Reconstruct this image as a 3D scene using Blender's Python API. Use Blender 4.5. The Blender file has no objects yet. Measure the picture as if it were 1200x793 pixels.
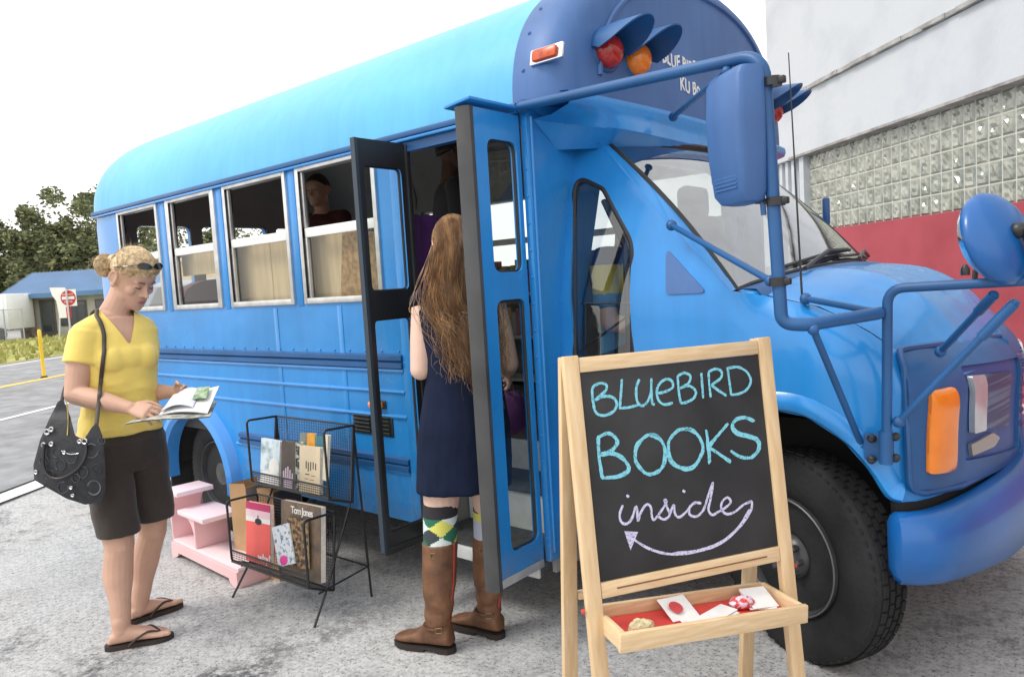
import bpy, bmesh, math, random
from math import radians, sin, cos, pi, sqrt, atan2
from mathutils import Vector, Matrix, Quaternion, noise
from mathutils.geometry import delaunay_2d_cdt

random.seed(7)
S = bpy.context.scene
COL = S.collection

# ---------------------------------------------------------------- camera
CAM = Vector((0, 0, 1.40))
CR = Vector((0.7668, 0.6391, -0.0601)).normalized()
CU = Vector((-0.0028, 0.0970, 0.9953))
CF = Vector((-0.6420, 0.7629, -0.0770)).normalized()
CR = (CR - CF * CR.dot(CF)).normalized()
CU = CR.cross(CF).normalized()
FPX = 870.0
cam = bpy.data.cameras.new('camera')
cam.sensor_fit = 'HORIZONTAL'
cam.sensor_width = 36.0
cam.lens = FPX / 1200.0 * 36.0
cam.clip_start = 0.05
cam.clip_end = 2000
camo = bpy.data.objects.new('camera', cam)
COL.objects.link(camo)
camo.matrix_world = Matrix.Translation(CAM) @ Matrix((CR, CU, -CF)).transposed().to_4x4()
S.camera = camo

# ---------------------------------------------------------------- sky and sun (bright overcast)
SUN_EL, SUN_AZ = radians(52), radians(215)          # azimuth clockwise from +Y
w = bpy.data.worlds.new('World')
S.world = w
w.use_nodes = True
nt = w.node_tree
nt.nodes.clear()
wo = nt.nodes.new('ShaderNodeOutputWorld')
bg = nt.nodes.new('ShaderNodeBackground')
sky = nt.nodes.new('ShaderNodeTexSky')
sky.sky_type = 'NISHITA'
sky.sun_disc = False
sky.sun_elevation = SUN_EL
sky.sun_rotation = SUN_AZ
sky.dust_density = 3.0
mx = nt.nodes.new('ShaderNodeMix')
mx.data_type = 'RGBA'
tc = nt.nodes.new('ShaderNodeTexCoord')
cn = nt.nodes.new('ShaderNodeTexNoise')
cn.inputs['Scale'].default_value = 2.2
cn.inputs['Detail'].default_value = 5
cr = nt.nodes.new('ShaderNodeValToRGB')
cr.color_ramp.elements[0].color = (8.6, 8.6, 8.7, 1)
cr.color_ramp.elements[1].color = (10.0, 9.8, 9.4, 1)
nt.links.new(tc.outputs['Generated'], cn.inputs['Vector'])
nt.links.new(cn.outputs['Fac'], cr.inputs['Fac'])
mx.inputs['Factor'].default_value = 0.88
nt.links.new(sky.outputs['Color'], mx.inputs['A'])
nt.links.new(cr.outputs['Color'], mx.inputs['B'])
nt.links.new(mx.outputs['Result'], bg.inputs['Color'])
bg.inputs['Strength'].default_value = 0.115
nt.links.new(bg.outputs['Background'], wo.inputs['Surface'])
sl = bpy.data.lights.new('sun', 'SUN')
sl.energy = 1.1
sl.angle = radians(16)
sl.color = (1.0, 0.955, 0.89)
so = bpy.data.objects.new('sun', sl)
COL.objects.link(so)
sd = Vector((sin(SUN_AZ) * cos(SUN_EL), cos(SUN_AZ) * cos(SUN_EL), sin(SUN_EL)))
so.rotation_euler = (-sd).to_track_quat('-Z', 'Y').to_euler()
so.location = (-4, -6, 12)
S.view_settings.view_transform = 'Standard'
S.view_settings.look = 'None'
S.view_settings.exposure = 0.70
S.view_settings.gamma = 1.0
S.view_settings.use_curve_mapping = False

# ---------------------------------------------------------------- helpers
def gz(x):
    """height of the ground: the lot falls gently towards the back of the bus"""
    if x > 3: return 0.0267 * 3.85
    if x > -7: return 0.0267 * (x + 0.85)
    return -0.164

def ray(px, py):
    return CR * ((px - 600) / FPX) - CU * ((py - 396.5) / FPX) + CF

def at(px, py, d):
    return CAM + ray(px, py) * d

def on_y(px, py, y):
    r = ray(px, py); return CAM + r * ((y - CAM.y) / r.y)

def on_x(px, py, x):
    r = ray(px, py); return CAM + r * ((x - CAM.x) / r.x)

def on_ground(px, py, dz=0.0):
    r = ray(px, py); t = 1.0
    for _ in range(30):
        p = CAM + r * t
        t = (gz(p.x) + dz - CAM.z) / r.z
    return CAM + r * t

def depth_of(p):
    return (Vector(p) - CAM).dot(CF)

# ---- materials
MATS = {}
def _n(t, typ, **kw):
    n = t.nodes.new(typ)
    for k, v in kw.items(): setattr(n, k, v)
    return n

def mat(name, col, rough=0.5, metal=0.0, var=0.0, vscale=6.0, col2=None, bump=0.0, bscale=40.0, spec=0.5,
        coat=0.0, sheen=0.0, rvar=0.0, emit=None, sss=0.0, coords='Object', stretch=None, detail=6.0, mixramp=(0.35, 0.65)):
    if name in MATS: return MATS[name]
    m = bpy.data.materials.new(name)
    m.use_nodes = True
    t = m.node_tree
    b = t.nodes['Principled BSDF']
    b.inputs['Base Color'].default_value = (*col, 1)
    b.inputs['Roughness'].default_value = rough
    b.inputs['Metallic'].default_value = metal
    b.inputs['Specular IOR Level'].default_value = spec
    b.inputs['Coat Weight'].default_value = coat
    b.inputs['Coat Roughness'].default_value = 0.08
    b.inputs['Sheen Weight'].default_value = sheen
    if sss:
        b.inputs['Subsurface Weight'].default_value = sss
        b.inputs['Subsurface Radius'].default_value = (0.012, 0.005, 0.003)
        b.inputs['Subsurface Scale'].default_value = 0.5
    tcn = _n(t, 'ShaderNodeTexCoord')
    src = tcn.outputs[coords]
    if stretch:
        mp = _n(t, 'ShaderNodeMapping')
        mp.inputs['Scale'].default_value = stretch
        t.links.new(src, mp.inputs['Vector']); src = mp.outputs['Vector']
    if col2 is not None or var:
        nz = _n(t, 'ShaderNodeTexNoise')
        nz.inputs['Scale'].default_value = vscale
        nz.inputs['Detail'].default_value = detail
        t.links.new(src, nz.inputs['Vector'])
        rp = _n(t, 'ShaderNodeValToRGB')
        rp.color_ramp.elements[0].position = mixramp[0]
        rp.color_ramp.elements[1].position = mixramp[1]
        c2 = col2 if col2 is not None else tuple(c * (1 - var) for c in col)
        c1 = col if col2 is not None else tuple(min(1, c * (1 + var)) for c in col)
        rp.color_ramp.elements[0].color = (*c2, 1)
        rp.color_ramp.elements[1].color = (*c1, 1)
        t.links.new(nz.outputs['Fac'], rp.inputs['Fac'])
        t.links.new(rp.outputs['Color'], b.inputs['Base Color'])
    if rvar:
        n2 = _n(t, 'ShaderNodeTexNoise')
        n2.inputs['Scale'].default_value = vscale * 0.7
        n2.inputs['Detail'].default_value = 5
        t.links.new(src, n2.inputs['Vector'])
        mr = _n(t, 'ShaderNodeMapRange')
        mr.inputs['To Min'].default_value = max(0.02, rough - rvar)
        mr.inputs['To Max'].default_value = min(1, rough + rvar)
        t.links.new(n2.outputs['Fac'], mr.inputs['Value'])
        t.links.new(mr.outputs['Result'], b.inputs['Roughness'])
    if bump:
        n3 = _n(t, 'ShaderNodeTexNoise')
        n3.inputs['Scale'].default_value = bscale
        n3.inputs['Detail'].default_value = 5
        t.links.new(src, n3.inputs['Vector'])
        bp = _n(t, 'ShaderNodeBump')
        bp.inputs['Strength'].default_value = min(1.0, bump)
        bp.inputs['Distance'].default_value = 0.01
        t.links.new(n3.outputs['Fac'], bp.inputs['Height'])
        t.links.new(bp.outputs['Normal'], b.inputs['Normal'])
    if emit:
        b.inputs['Emission Color'].default_value = (*emit[0], 1)
        b.inputs['Emission Strength'].default_value = emit[1]
    MATS[name] = m
    return m

def glass(name, tint=(1, 1, 1), refl=0.0, rough=0.01, ior=1.45):
    """thin window glass: clear body plus a reflection that grows at glancing angles"""
    if name in MATS: return MATS[name]
    m = bpy.data.materials.new(name); m.use_nodes = True
    t = m.node_tree; t.nodes.clear()
    o = _n(t, 'ShaderNodeOutputMaterial'); mxs = _n(t, 'ShaderNodeMixShader')
    tr = _n(t, 'ShaderNodeBsdfTransparent'); gl = _n(t, 'ShaderNodeBsdfGlossy'); lw = _n(t, 'ShaderNodeLayerWeight')
    tr.inputs['Color'].default_value = (*tint, 1); gl.inputs['Roughness'].default_value = rough
    lw.inputs['Blend'].default_value = 0.5
    pw = _n(t, 'ShaderNodeMath', operation='POWER'); pw.inputs[1].default_value = 4.0
    t.links.new(lw.outputs['Facing'], pw.inputs[0])
    sc_ = _n(t, 'ShaderNodeMath', operation='MULTIPLY_ADD'); sc_.inputs[1].default_value = 0.9; sc_.inputs[2].default_value = 0.04
    t.links.new(pw.outputs['Value'], sc_.inputs[0])
    ad = _n(t, 'ShaderNodeMath', operation='ADD'); ad.inputs[1].default_value = refl; ad.use_clamp = True
    t.links.new(sc_.outputs['Value'], ad.inputs[0]); t.links.new(ad.outputs['Value'], mxs.inputs['Fac'])
    t.links.new(tr.outputs['BSDF'], mxs.inputs[1]); t.links.new(gl.outputs['BSDF'], mxs.inputs[2])
    t.links.new(mxs.outputs['Shader'], o.inputs['Surface'])
    MATS[name] = m
    return m

# ---- mesh builder
class MB:
    def __init__(s): s.v = []; s.f = []; s.m = []
    def add(s, vs, fs, mi=0):
        o = len(s.v)
        s.v += [Vector(p) for p in vs]
        for f in fs:
            s.f.append(tuple(i + o for i in f)); s.m.append(mi)
        return s
    def box(s, c, d, rot=None, bev=0.0, mi=0, seg=2):
        bm = bmesh.new()
        bmesh.ops.create_cube(bm, size=1.0)
        for v in bm.verts: v.co = Vector((v.co.x * d[0], v.co.y * d[1], v.co.z * d[2]))
        if bev > 0:
            bmesh.ops.bevel(bm, geom=list(bm.edges), offset=min(bev, min(d) * 0.45), segments=seg, affect='EDGES', profile=0.5)
        M = Matrix.Translation(Vector(c)) @ (rot.to_4x4() if rot is not None else Matrix())
        bm.verts.index_update()
        s.add([M @ v.co for v in bm.verts], [[v.index for v in f.verts] for f in bm.faces], mi)
        bm.free(); return s
    def box2(s, a, b, bev=0.0, mi=0):
        a = Vector(a); b = Vector(b)
        return s.box((a + b) / 2, [abs(b[i] - a[i]) for i in range(3)], None, bev, mi)
    def beam(s, a, b, w, h, up=(0, 0, 1), bev=0.0, mi=0):
        """rectangular bar from a to b; h measured along up"""
        a = Vector(a); b = Vector(b); x = (b - a); L = x.length; x.normalize()
        y = Vector(up).cross(x)
        if y.length < 1e-5: y = Vector((1, 0, 0)).cross(x)
        y.normalize(); z = x.cross(y)
        R = Matrix((x, y, z)).transposed()
        return s.box((a + b) / 2, (L, w, h), R, bev, mi)
    def loft(s, rings, closed=True, cap0=True, cap1=True, mi=0):
        n = len(rings[0]); vs = [p for r in rings for p in r]; fs = []
        for i in range(len(rings) - 1):
            for j in range(n if closed else n - 1):
                k = (j + 1) % n
                fs.append((i * n + j, i * n + k, (i + 1) * n + k, (i + 1) * n + j))
        if cap0 and closed: fs.append(tuple(reversed(range(n))))
        if cap1 and closed: fs.append(tuple((len(rings) - 1) * n + j for j in range(n)))
        return s.add(vs, fs, mi)
    def tube(s, pts, r, n=8, closed=False, mi=0, cap=True, flat=1.0):
        pts = [Vector(p) for p in pts]; L = len(pts)
        rs = r if isinstance(r, (list, tuple)) else [r] * L
        rings = []; prev = None
        for i, p in enumerate(pts):
            if closed: t = pts[(i + 1) % L] - pts[i - 1]
            else: t = pts[min(i + 1, L - 1)] - pts[max(i - 1, 0)]
            if t.length < 1e-9: t = Vector((0, 0, 1))
            t.normalize()
            if prev is None:
                a = Vector((0, 0, 1)) if abs(t.z) < 0.9 else Vector((1, 0, 0))
                x = a.cross(t).normalized()
            else:
                x = prev - t * prev.dot(t)
                x = x.normalized() if x.length > 1e-6 else prev
            prev = x; y = t.cross(x)
            rings.append([p + (x * cos(2 * pi * k / n) + y * sin(2 * pi * k / n) * flat) * rs[i] for k in range(n)])
        if closed: rings.append(rings[0])
        return s.loft(rings, True, cap and not closed, cap and not closed, mi)
    def lathe(s, prof, c, ax=(0, 0, 1), n=24, mi=0, ref=None):
        """prof: list of (radius, height along ax)"""
        c = Vector(c); ax = Vector(ax).normalized()
        x = Vector(ref) if ref else (Vector((0, 0, 1)).cross(ax) if abs(ax.z) < 0.9 else Vector((1, 0, 0)))
        x = (x - ax * x.dot(ax)).normalized(); y = ax.cross(x)
        rings = [[c + ax * h + (x * cos(2 * pi * k / n) + y * sin(2 * pi * k / n)) * max(r, 1e-4) for k in range(n)] for r, h in prof]
        return s.loft(rings, True, True, True, mi)
    def ball(s, c, r, n=14, m=9, mi=0, M=None):
        rr = r if isinstance(r, (list, tuple)) else (r, r, r)
        rings = []
        for i in range(m + 1):
            a = -pi / 2 + pi * i / m; ca = max(cos(a), 1e-3)
            ring = []
            for k in range(n):
                p = Vector((rr[0] * ca * cos(2 * pi * k / n), rr[1] * ca * sin(2 * pi * k / n), rr[2] * sin(a)))
                if M is not None: p = M @ p
                ring.append(Vector(c) + p)
            rings.append(ring)
        return s.loft(rings, True, True, True, mi)
    def grid(s, rows, mi=0):
        n = len(rows[0]); fs = []
        for i in range(len(rows) - 1):
            for j in range(n - 1):
                fs.append((i * n + j, i * n + j + 1, (i + 1) * n + j + 1, (i + 1) * n + j))
        return s.add([p for r in rows for p in r], fs, mi)
    def panel(s, outline, holes, fn, th, step=None, mi=0, mi_edge=None):
        """flat outline with holes in (u,v), meshed with inner points, bent by fn(u,v,t), t from 0 to th"""
        vs = []; es = []
        for loop in [outline] + list(holes):
            loop = densify(loop, step) if step else loop
            o = len(vs); vs += [Vector((p[0], p[1])) for p in loop]
            es += [(o + i, o + (i + 1) % len(loop)) for i in range(len(loop))]
        nb = len(vs)
        if step:
            us = [v.x for v in vs]; ws = [v.y for v in vs]
            bpts = list(vs)
            x = min(us) + step * 0.5
            while x < max(us):
                z = min(ws) + step * 0.5
                while z < max(ws):
                    if inside(x, z, outline) and not any(inside(x, z, h) for h in holes):
                        if min((b.x - x) ** 2 + (b.y - z) ** 2 for b in bpts) > (step * 0.4) ** 2: vs.append(Vector((x, z)))
                    z += step
                x += step
        V, E, F, *_ = delaunay_2d_cdt(vs, es, [], 0, 1e-6)
        tris = []
        for f in F:
            c = sum((V[i] for i in f), Vector((0, 0))) / len(f)
            if inside(c.x, c.y, outline) and not any(inside(c.x, c.y, h) for h in holes): tris.append(tuple(f))
        cnt = {}
        for f in tris:
            for i in range(len(f)):
                a, b = f[i], f[(i + 1) % len(f)]
                cnt[(a, b)] = cnt.get((a, b), 0) + 1
        n = len(V)
        front = [Vector(fn(p.x, p.y, 0.0)) for p in V]
        s.add(front, tris, mi)
        if th:
            o = len(s.v)
            back = [Vector(fn(p.x, p.y, th)) for p in V]
            s.add(back, [tuple(reversed(f)) for f in tris], mi)
            for (a, b) in cnt:
                if (b, a) not in cnt:
                    s.f.append((o - n + b, o - n + a, o + a, o + b)); s.m.append(mi if mi_edge is None else mi_edge)
        return s
    def mesh(s, name, mats, smooth=35):
        me = bpy.data.meshes.new(name)
        me.from_pydata([tuple(v) for v in s.v], [], s.f)
        for m in (mats if isinstance(mats, (list, tuple)) else [mats]): me.materials.append(m)
        for p, mi in zip(me.polygons, s.m): p.material_index = mi
        bm = bmesh.new(); bm.from_mesh(me)
        bmesh.ops.remove_doubles(bm, verts=bm.verts, dist=1e-5)
        bmesh.ops.recalc_face_normals(bm, faces=bm.faces)
        bm.to_mesh(me); bm.free()
        if smooth:
            me.shade_smooth()
            me.set_sharp_from_angle(angle=radians(smooth))
        me.update()
        return me
    def build(s, name, mats, parent=None, smooth=35):
        o = bpy.data.objects.new(name, s.mesh(name, mats, smooth))
        COL.objects.link(o)
        if parent is not None: attach(o, parent)
        return o

def attach(o, parent):
    """make o a part of parent, keeping where it stands"""
    bpy.context.view_layer.update()
    o.parent = parent
    o.matrix_parent_inverse = Matrix()
    pw = Matrix()
    chain = []; q = parent
    while q: chain.append(q); q = q.parent
    for q in reversed(chain): pw = pw @ Matrix.LocRotScale(q.location, q.rotation_euler, q.scale)
    if pw != Matrix():
        inv = pw.inverted()
        if o.type == 'MESH': o.data.transform(inv)

def densify(loop, step):
    out = []
    for i in range(len(loop)):
        a = Vector(loop[i]); b = Vector(loop[(i + 1) % len(loop)])
        k = max(1, int((b - a).length / step + 0.5))
        out += [a + (b - a) * (j / k) for j in range(k)]
    return out

def inside(x, y, poly):
    r = False; n = len(poly); j = n - 1
    for i in range(n):
        xi, yi = poly[i][0], poly[i][1]; xj, yj = poly[j][0], poly[j][1]
        if (yi > y) != (yj > y) and x < (xj - xi) * (y - yi) / (yj - yi) + xi: r = not r
        j = i
    return r

def rpoly(pts, rad, n=5):
    """polygon with rounded corners; rad a number or one per corner"""
    out = []; L = len(pts)
    for i in range(L):
        p = Vector(pts[i]); a = Vector(pts[i - 1]); b = Vector(pts[(i + 1) % L])
        r = rad[i] if isinstance(rad, (list, tuple)) else rad
        if r <= 0: out.append(p); continue
        d1 = (a - p).normalized(); d2 = (b - p).normalized()
        ang = d1.angle(d2); k = min(r / math.tan(ang / 2), 0.48 * min((a - p).length, (b - p).length))
        q1 = p + d1 * k; q2 = p + d2 * k
        for j in range(n + 1):
            t = j / n
            out.append((1 - t) ** 2 * q1 + 2 * t * (1 - t) * p + t * t * q2)
    return out

def rrect(x0, y0, x1, y1, r, n=5):
    return rpoly([(x0, y0), (x1, y0), (x1, y1), (x0, y1)], r, n)

def spline(pts, k=8):
    """Catmull-Rom through pts"""
    P = [Vector(p) for p in pts]; out = []
    for i in range(len(P) - 1):
        p0 = P[max(i - 1, 0)]; p1 = P[i]; p2 = P[i + 1]; p3 = P[min(i + 2, len(P) - 1)]
        for j in range(k):
            t = j / k
            out.append(0.5 * ((2 * p1) + (p2 - p0) * t + (2 * p0 - 5 * p1 + 4 * p2 - p3) * t * t + (3 * p1 - p0 - 3 * p2 + p3) * t ** 3))
    out.append(P[-1]); return out

def bend(pts, r, n=5):
    """polyline with rounded inner corners"""
    P = [Vector(p) for p in pts]; out = [P[0]]
    for i in range(1, len(P) - 1):
        d1 = (P[i - 1] - P[i]); d2 = (P[i + 1] - P[i])
        k = min(r, d1.length * 0.45, d2.length * 0.45)
        a = P[i] + d1.normalized() * k; b = P[i] + d2.normalized() * k
        for j in range(n + 1):
            t = j / n; out.append((1 - t) ** 2 * a + 2 * t * (1 - t) * P[i] + t * t * b)
    out.append(P[-1]); return out

def lerp(a, b, t): return a + (b - a) * t

def interp(x, xs, ys):
    if x <= xs[0]: return ys[0]
    for i in range(len(xs) - 1):
        if x <= xs[i + 1]:
            return lerp(ys[i], ys[i + 1], (x - xs[i]) / (xs[i + 1] - xs[i]))
    return ys[-1]

def tag(o, label=None, cat=None, group=None, kind=None):
    if label: o['label'] = label
    if cat: o['category'] = cat
    if group: o['group'] = group
    if kind: o['kind'] = kind
    return o

def thing(name, label, cat, loc=(0, 0, 0), group=None):
    o = bpy.data.objects.new(name, None)
    o.empty_display_size = 0.2
    COL.objects.link(o)
    o.location = loc
    return tag(o, label, cat, group)

def text_mesh(body, size, M, name, m, parent, depth=0.001, align='LEFT', bold=0.0, shear=0.0, space=1.0):
    """lettering as thin mesh; M maps the text plane to the world"""
    c = bpy.data.curves.new('lettering', 'FONT')
    c.body = body; c.size = size; c.extrude = depth; c.align_x = align; c.offset = bold; c.shear = shear; c.space_character = space
    c.resolution_u = 3
    o = bpy.data.objects.new('lettering_source', c)
    COL.objects.link(o)
    me = bpy.data.meshes.new_from_object(o.evaluated_get(bpy.context.evaluated_depsgraph_get()))
    bpy.data.objects.remove(o)
    me.transform(M)
    me.materials.clear(); me.materials.append(m)
    r = bpy.data.objects.new(name, me); COL.objects.link(r)
    if parent is not None: attach(r, parent)
    return r

def frame_mat(o, x, y):
    """matrix whose local X,Y run along x,y from origin o"""
    x = Vector(x).normalized(); y = Vector(y); y = (y - x * y.dot(x)).normalized(); z = x.cross(y)
    M = Matrix((x, y, z)).transposed().to_4x4(); M.translation = Vector(o); return M
# ================================================================ the setting
def ground_mat():
    m = bpy.data.materials.new('worn_concrete'); m.use_nodes = True
    t = m.node_tree; b = t.nodes['Principled BSDF']; b.inputs['Roughness'].default_value = 0.9
    b.inputs['Specular IOR Level'].default_value = 0.25
    tcn = _n(t, 'ShaderNodeTexCoord'); src = tcn.outputs['Object']
    def nz(scale, detail, rough=0.6, typ='FBM'):
        n = _n(t, 'ShaderNodeTexNoise'); n.inputs['Scale'].default_value = scale
        n.inputs['Detail'].default_value = detail; n.inputs['Roughness'].default_value = rough
        t.links.new(src, n.inputs['Vector']); return n.outputs['Fac']
    def ramp(f, p0, p1, c0, c1):
        r = _n(t, 'ShaderNodeValToRGB'); r.color_ramp.elements[0].position = p0; r.color_ramp.elements[1].position = p1
        r.color_ramp.elements[0].color = (*c0, 1); r.color_ramp.elements[1].color = (*c1, 1)
        t.links.new(f, r.inputs['Fac']); return r.outputs['Color']
    def mix(f, a, bb, typ='MIX'):
        x = _n(t, 'ShaderNodeMix', data_type='RGBA', blend_type=typ)
        if isinstance(f, float): x.inputs['Factor'].default_value = f
        else: t.links.new(f, x.inputs['Factor'])
        t.links.new(a, x.inputs['A']); t.links.new(bb, x.inputs['B']); return x.outputs['Result']
    base = ramp(nz(0.9, 8), 0.3, 0.7, (0.475, 0.48, 0.48), (0.58, 0.58, 0.575))
    warm = ramp(nz(0.8, 5), 0.52, 0.70, (0, 0, 0), (0.35, 0.35, 0.35))
    wc = ramp(nz(6, 4), 0.3, 0.7, (0.44, 0.41, 0.37), (0.56, 0.53, 0.48))
    base = mix(warm, base, wc)
    fine = ramp(nz(42, 6, 0.75), 0.36, 0.58, (0.60, 0.60, 0.61), (1, 1, 1))
    c = mix(0.9, base, fine, 'MULTIPLY')
    dots = ramp(nz(85, 2.2, 0.6), 0.33, 0.43, (0.30, 0.30, 0.31), (1, 1, 1))
    c = mix(0.85, c, dots, 'MULTIPLY')
    chips = ramp(nz(60, 2, 0.5), 0.66, 0.72, (0, 0, 0), (0.6, 0.6, 0.6))
    cw = ramp(nz(200, 2), 0.3, 0.7, (0.60, 0.60, 0.60), (0.72, 0.72, 0.71))
    c = mix(chips, c, cw)
    blot_f = ramp(nz(3.2, 9, 0.72), 0.50, 0.62, (0, 0, 0), (1, 1, 1))          # remains of old tar coating
    reg = ramp(nz(0.55, 4, 0.5), 0.38, 0.58, (0, 0, 0), (1, 1, 1))
    spk = ramp(nz(24, 6, 0.8), 0.42, 0.52, (0, 0, 0), (1, 1, 1))
    msk = mix(1.0, mix(1.0, blot_f, reg, 'MULTIPLY'), spk, 'MULTIPLY')
    dark = ramp(nz(70, 4), 0.3, 0.7, (0.060, 0.063, 0.068), (0.15, 0.15, 0.155))
    c = mix(msk, c, dark)
    grit = ramp(nz(30, 8, 0.85), 0.56, 0.63, (0, 0, 0), (0.8, 0.8, 0.8))
    c = mix(grit, c, dark)
    # hairline cracks
    vo = _n(t, 'ShaderNodeTexVoronoi', feature='DISTANCE_TO_EDGE'); vo.inputs['Scale'].default_value = 0.55
    wv = _n(t, 'ShaderNodeTexNoise'); wv.inputs['Scale'].default_value = 2.5; wv.inputs['Detail'].default_value = 6
    t.links.new(src, wv.inputs['Vector'])
    ad = _n(t, 'ShaderNodeMix', data_type='RGBA', blend_type='LINEAR_LIGHT'); ad.inputs['Factor'].default_value = 0.25
    t.links.new(src, ad.inputs['A']); t.links.new(wv.outputs['Color'], ad.inputs['B'])
    t.links.new(ad.outputs['Result'], vo.inputs['Vector'])
    ck = ramp(vo.outputs['Distance'], 0.0, 0.008, (0.22, 0.22, 0.22), (0, 0, 0))
    c = mix(ck, c, dark)
    t.links.new(c, b.inputs['Base Color'])
    bp = _n(t, 'ShaderNodeBump'); bp.inputs['Strength'].default_value = 0.6; bp.inputs['Distance'].default_value = 0.008
    t.links.new(nz(60, 8, 0.8), bp.inputs['Height']); t.links.new(bp.outputs['Normal'], b.inputs['Normal'])
    return m

M_con = ground_mat()
M_asph = mat('asphalt', (0.26, 0.265, 0.275), 0.9, var=0.2, vscale=3.0, bump=0.5, bscale=90, spec=0.2)
M_white_line = mat('white_road_paint', (0.72, 0.72, 0.70), 0.7, var=0.12, vscale=14)
M_yellow_line = mat('yellow_road_paint', (0.72, 0.47, 0.10), 0.7, var=0.15, vscale=10)
M_grass = mat('dry_grass', (0.28, 0.31, 0.09), 0.95, col2=(0.46, 0.40, 0.18), vscale=0.9, bump=1.0, bscale=25, spec=0.1)

# one sheet to the horizon
xs = [-900, -200, -60, -30, -20, -14, -10, -8, -7.5, -7, -6.5, -6, -5, -4, -3, -2, -1, 0, 1, 2, 3, 5, 10, 60, 900]
ys = [-900, -60, -10, -3, 0, 2, 4, 6, 10, 20, 60, 200, 900]
g = MB(); g.grid([[(x, y, gz(x)) for y in ys] for x in xs])
tag(g.build('ground', M_con, smooth=0), kind='structure')

RD = Vector((-0.58, 0.815, 0)); RN = Vector((0.815, 0.58, 0))
def strip(name, c0, c1, dz, m, t0=-60, t1=400, nseg=None):
    g = MB(); rows = []
    ts = [t0 + (t1 - t0) * i / 4 for i in range(5)] if nseg is None else nseg
    ts = sorted(set([-60, -30, -20, -15, -12, -10, -8, -6, -4, -2, 0, 2, 4, 6, 8, 10, 14, 20, 40, 100, 400]))
    nc = max(1, int(abs(c1 - c0) / 0.5))
    for t in ts:
        row = []
        for k in range(nc + 1):
            p = RN * lerp(c0, c1, k / nc) + RD * t
            row.append((p.x, p.y, gz(p.x) + dz))
        rows.append(row)
    g.grid(rows)
    return tag(g.build(name, m, smooth=0), kind='structure')
strip('road', -5.0, -16.9, 0.012, M_asph)
strip('road_marking', -4.70, -4.92, 0.018, M_white_line)
strip('road_marking', -8.18, -8.32, 0.018, M_white_line)
strip('road_marking', -11.68, -11.95, 0.018, M_yellow_line)
strip('road_marking', -16.15, -16.32, 0.018, M_white_line)
strip('grass_verge', -16.95, -29.5, 0.015, M_grass)

# tufts of grass on the verge
gb = MB(); rng = random.Random(3)
for i in range(5200):
    c = -17.1 - rng.random() ** 1.3 * 11.5; t = rng.uniform(8, 60)
    p = RN * c + RD * t; p.z = gz(p.x) + 0.01
    a = rng.uniform(0, pi); h = rng.uniform(0.06, 0.2); wd = rng.uniform(0.04, 0.12)
    d = Vector((cos(a), sin(a), 0)) * wd
    tip = Vector((rng.uniform(-.06, .06), rng.uniform(-.06, .06), h))
    gb.add([p - d, p + d, p + tip + d * 0.3, p + tip - d * 0.6], [(0, 1, 2, 3)])
tag(gb.build('grass', mat('grass_blades', (0.27, 0.31, 0.085), 0.9, col2=(0.48, 0.43, 0.19), vscale=1.2, spec=0.1), smooth=0), kind='stuff')

# ---- far commercial building with a blue roof
H_R = Vector((CR.x, CR.y, 0)).normalized(); H_F = Vector((CF.x, CF.y, 0)).normalized()
Z0 = -0.164
def far(px, d, z=None):
    p = at(px, 370, d); 
    return Vector((p.x, p.y, Z0 if z is None else z))
DB = 42.0
bl = far(22, DB)
def bp(a, b, z): 
    q = bl + H_R * a + H_F * b; return Vector((q.x, q.y, Z0 + z))
shop = thing('roadside_building', 'low grey commercial building with blue metal roof, stone pier and glass door across the road', 'building', bl)
M_render = mat('grey_render', (0.42, 0.42, 0.39), 0.9, var=0.08, vscale=2, bump=0.2)
M_stone = mat('fieldstone', (0.36, 0.30, 0.23), 0.9, col2=(0.15, 0.12, 0.10), vscale=5, bump=0.8, bscale=8, detail=3)
M_blueroof = mat('blue_roof_metal', (0.085, 0.185, 0.35), 0.5, var=0.1, vscale=1)
M_dark = mat('dark_opening', (0.03, 0.032, 0.035), 0.6)
M_glassd = mat('dark_shop_glass', (0.05, 0.06, 0.065), 0.08, spec=0.8)
def bbox(mb, a0, a1, b0, b1, z0, z1, mi=0):
    vs = [bp(a, b, z) for z in (z0, z1) for b in (b0, b1) for a in (a0, a1)]
    mb.add(vs, [(0, 1, 3, 2), (4, 6, 7, 5), (0, 4, 5, 1), (2, 3, 7, 6), (0, 2, 6, 4), (1, 5, 7, 3)], mi)
LW = 9.0
m = MB(); bbox(m, 0, LW, 0, 9, 0, 2.45); m.build('wall', M_render, shop, 0)
m = MB(); bbox(m, 0.15, 0.95, -0.12, 0.3, 0, 2.4); m.build('stone_pier', M_stone, shop, 0)
m = MB(); bbox(m, 7.2, 8.0, -0.12, 0.3, 0, 2.4); m.build('stone_pier', M_stone, shop, 0)
m = MB()
for k in range(48):
    a0 = -0.6 + k * (LW + 1.2) / 48
    a1 = a0 + (LW + 1.2) / 48
    m.add([bp(a0, -0.7, 2.42), bp(a1, -0.7, 2.42), bp(a1, 2.6, 3.75), bp(a0, 2.6, 3.75)], [(0, 1, 2, 3)])
    m.add([bp(a0, -0.7, 2.47), bp(a0 + .05, -0.7, 2.47), bp(a0 + .05, 2.6, 3.80), bp(a0, 2.6, 3.80)], [(0, 1, 2, 3)])
m.add([bp(-0.6, 2.6, 3.75), bp(LW + .6, 2.6, 3.75), bp(LW + .6, 9.5, 2.42), bp(-0.6, 9.5, 2.42)], [(0, 1, 2, 3)])
bbox(m, -0.6, LW + 0.6, -0.74, -0.705, 2.2, 2.46)
m.build('roof', M_blueroof, shop, 0)
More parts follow.
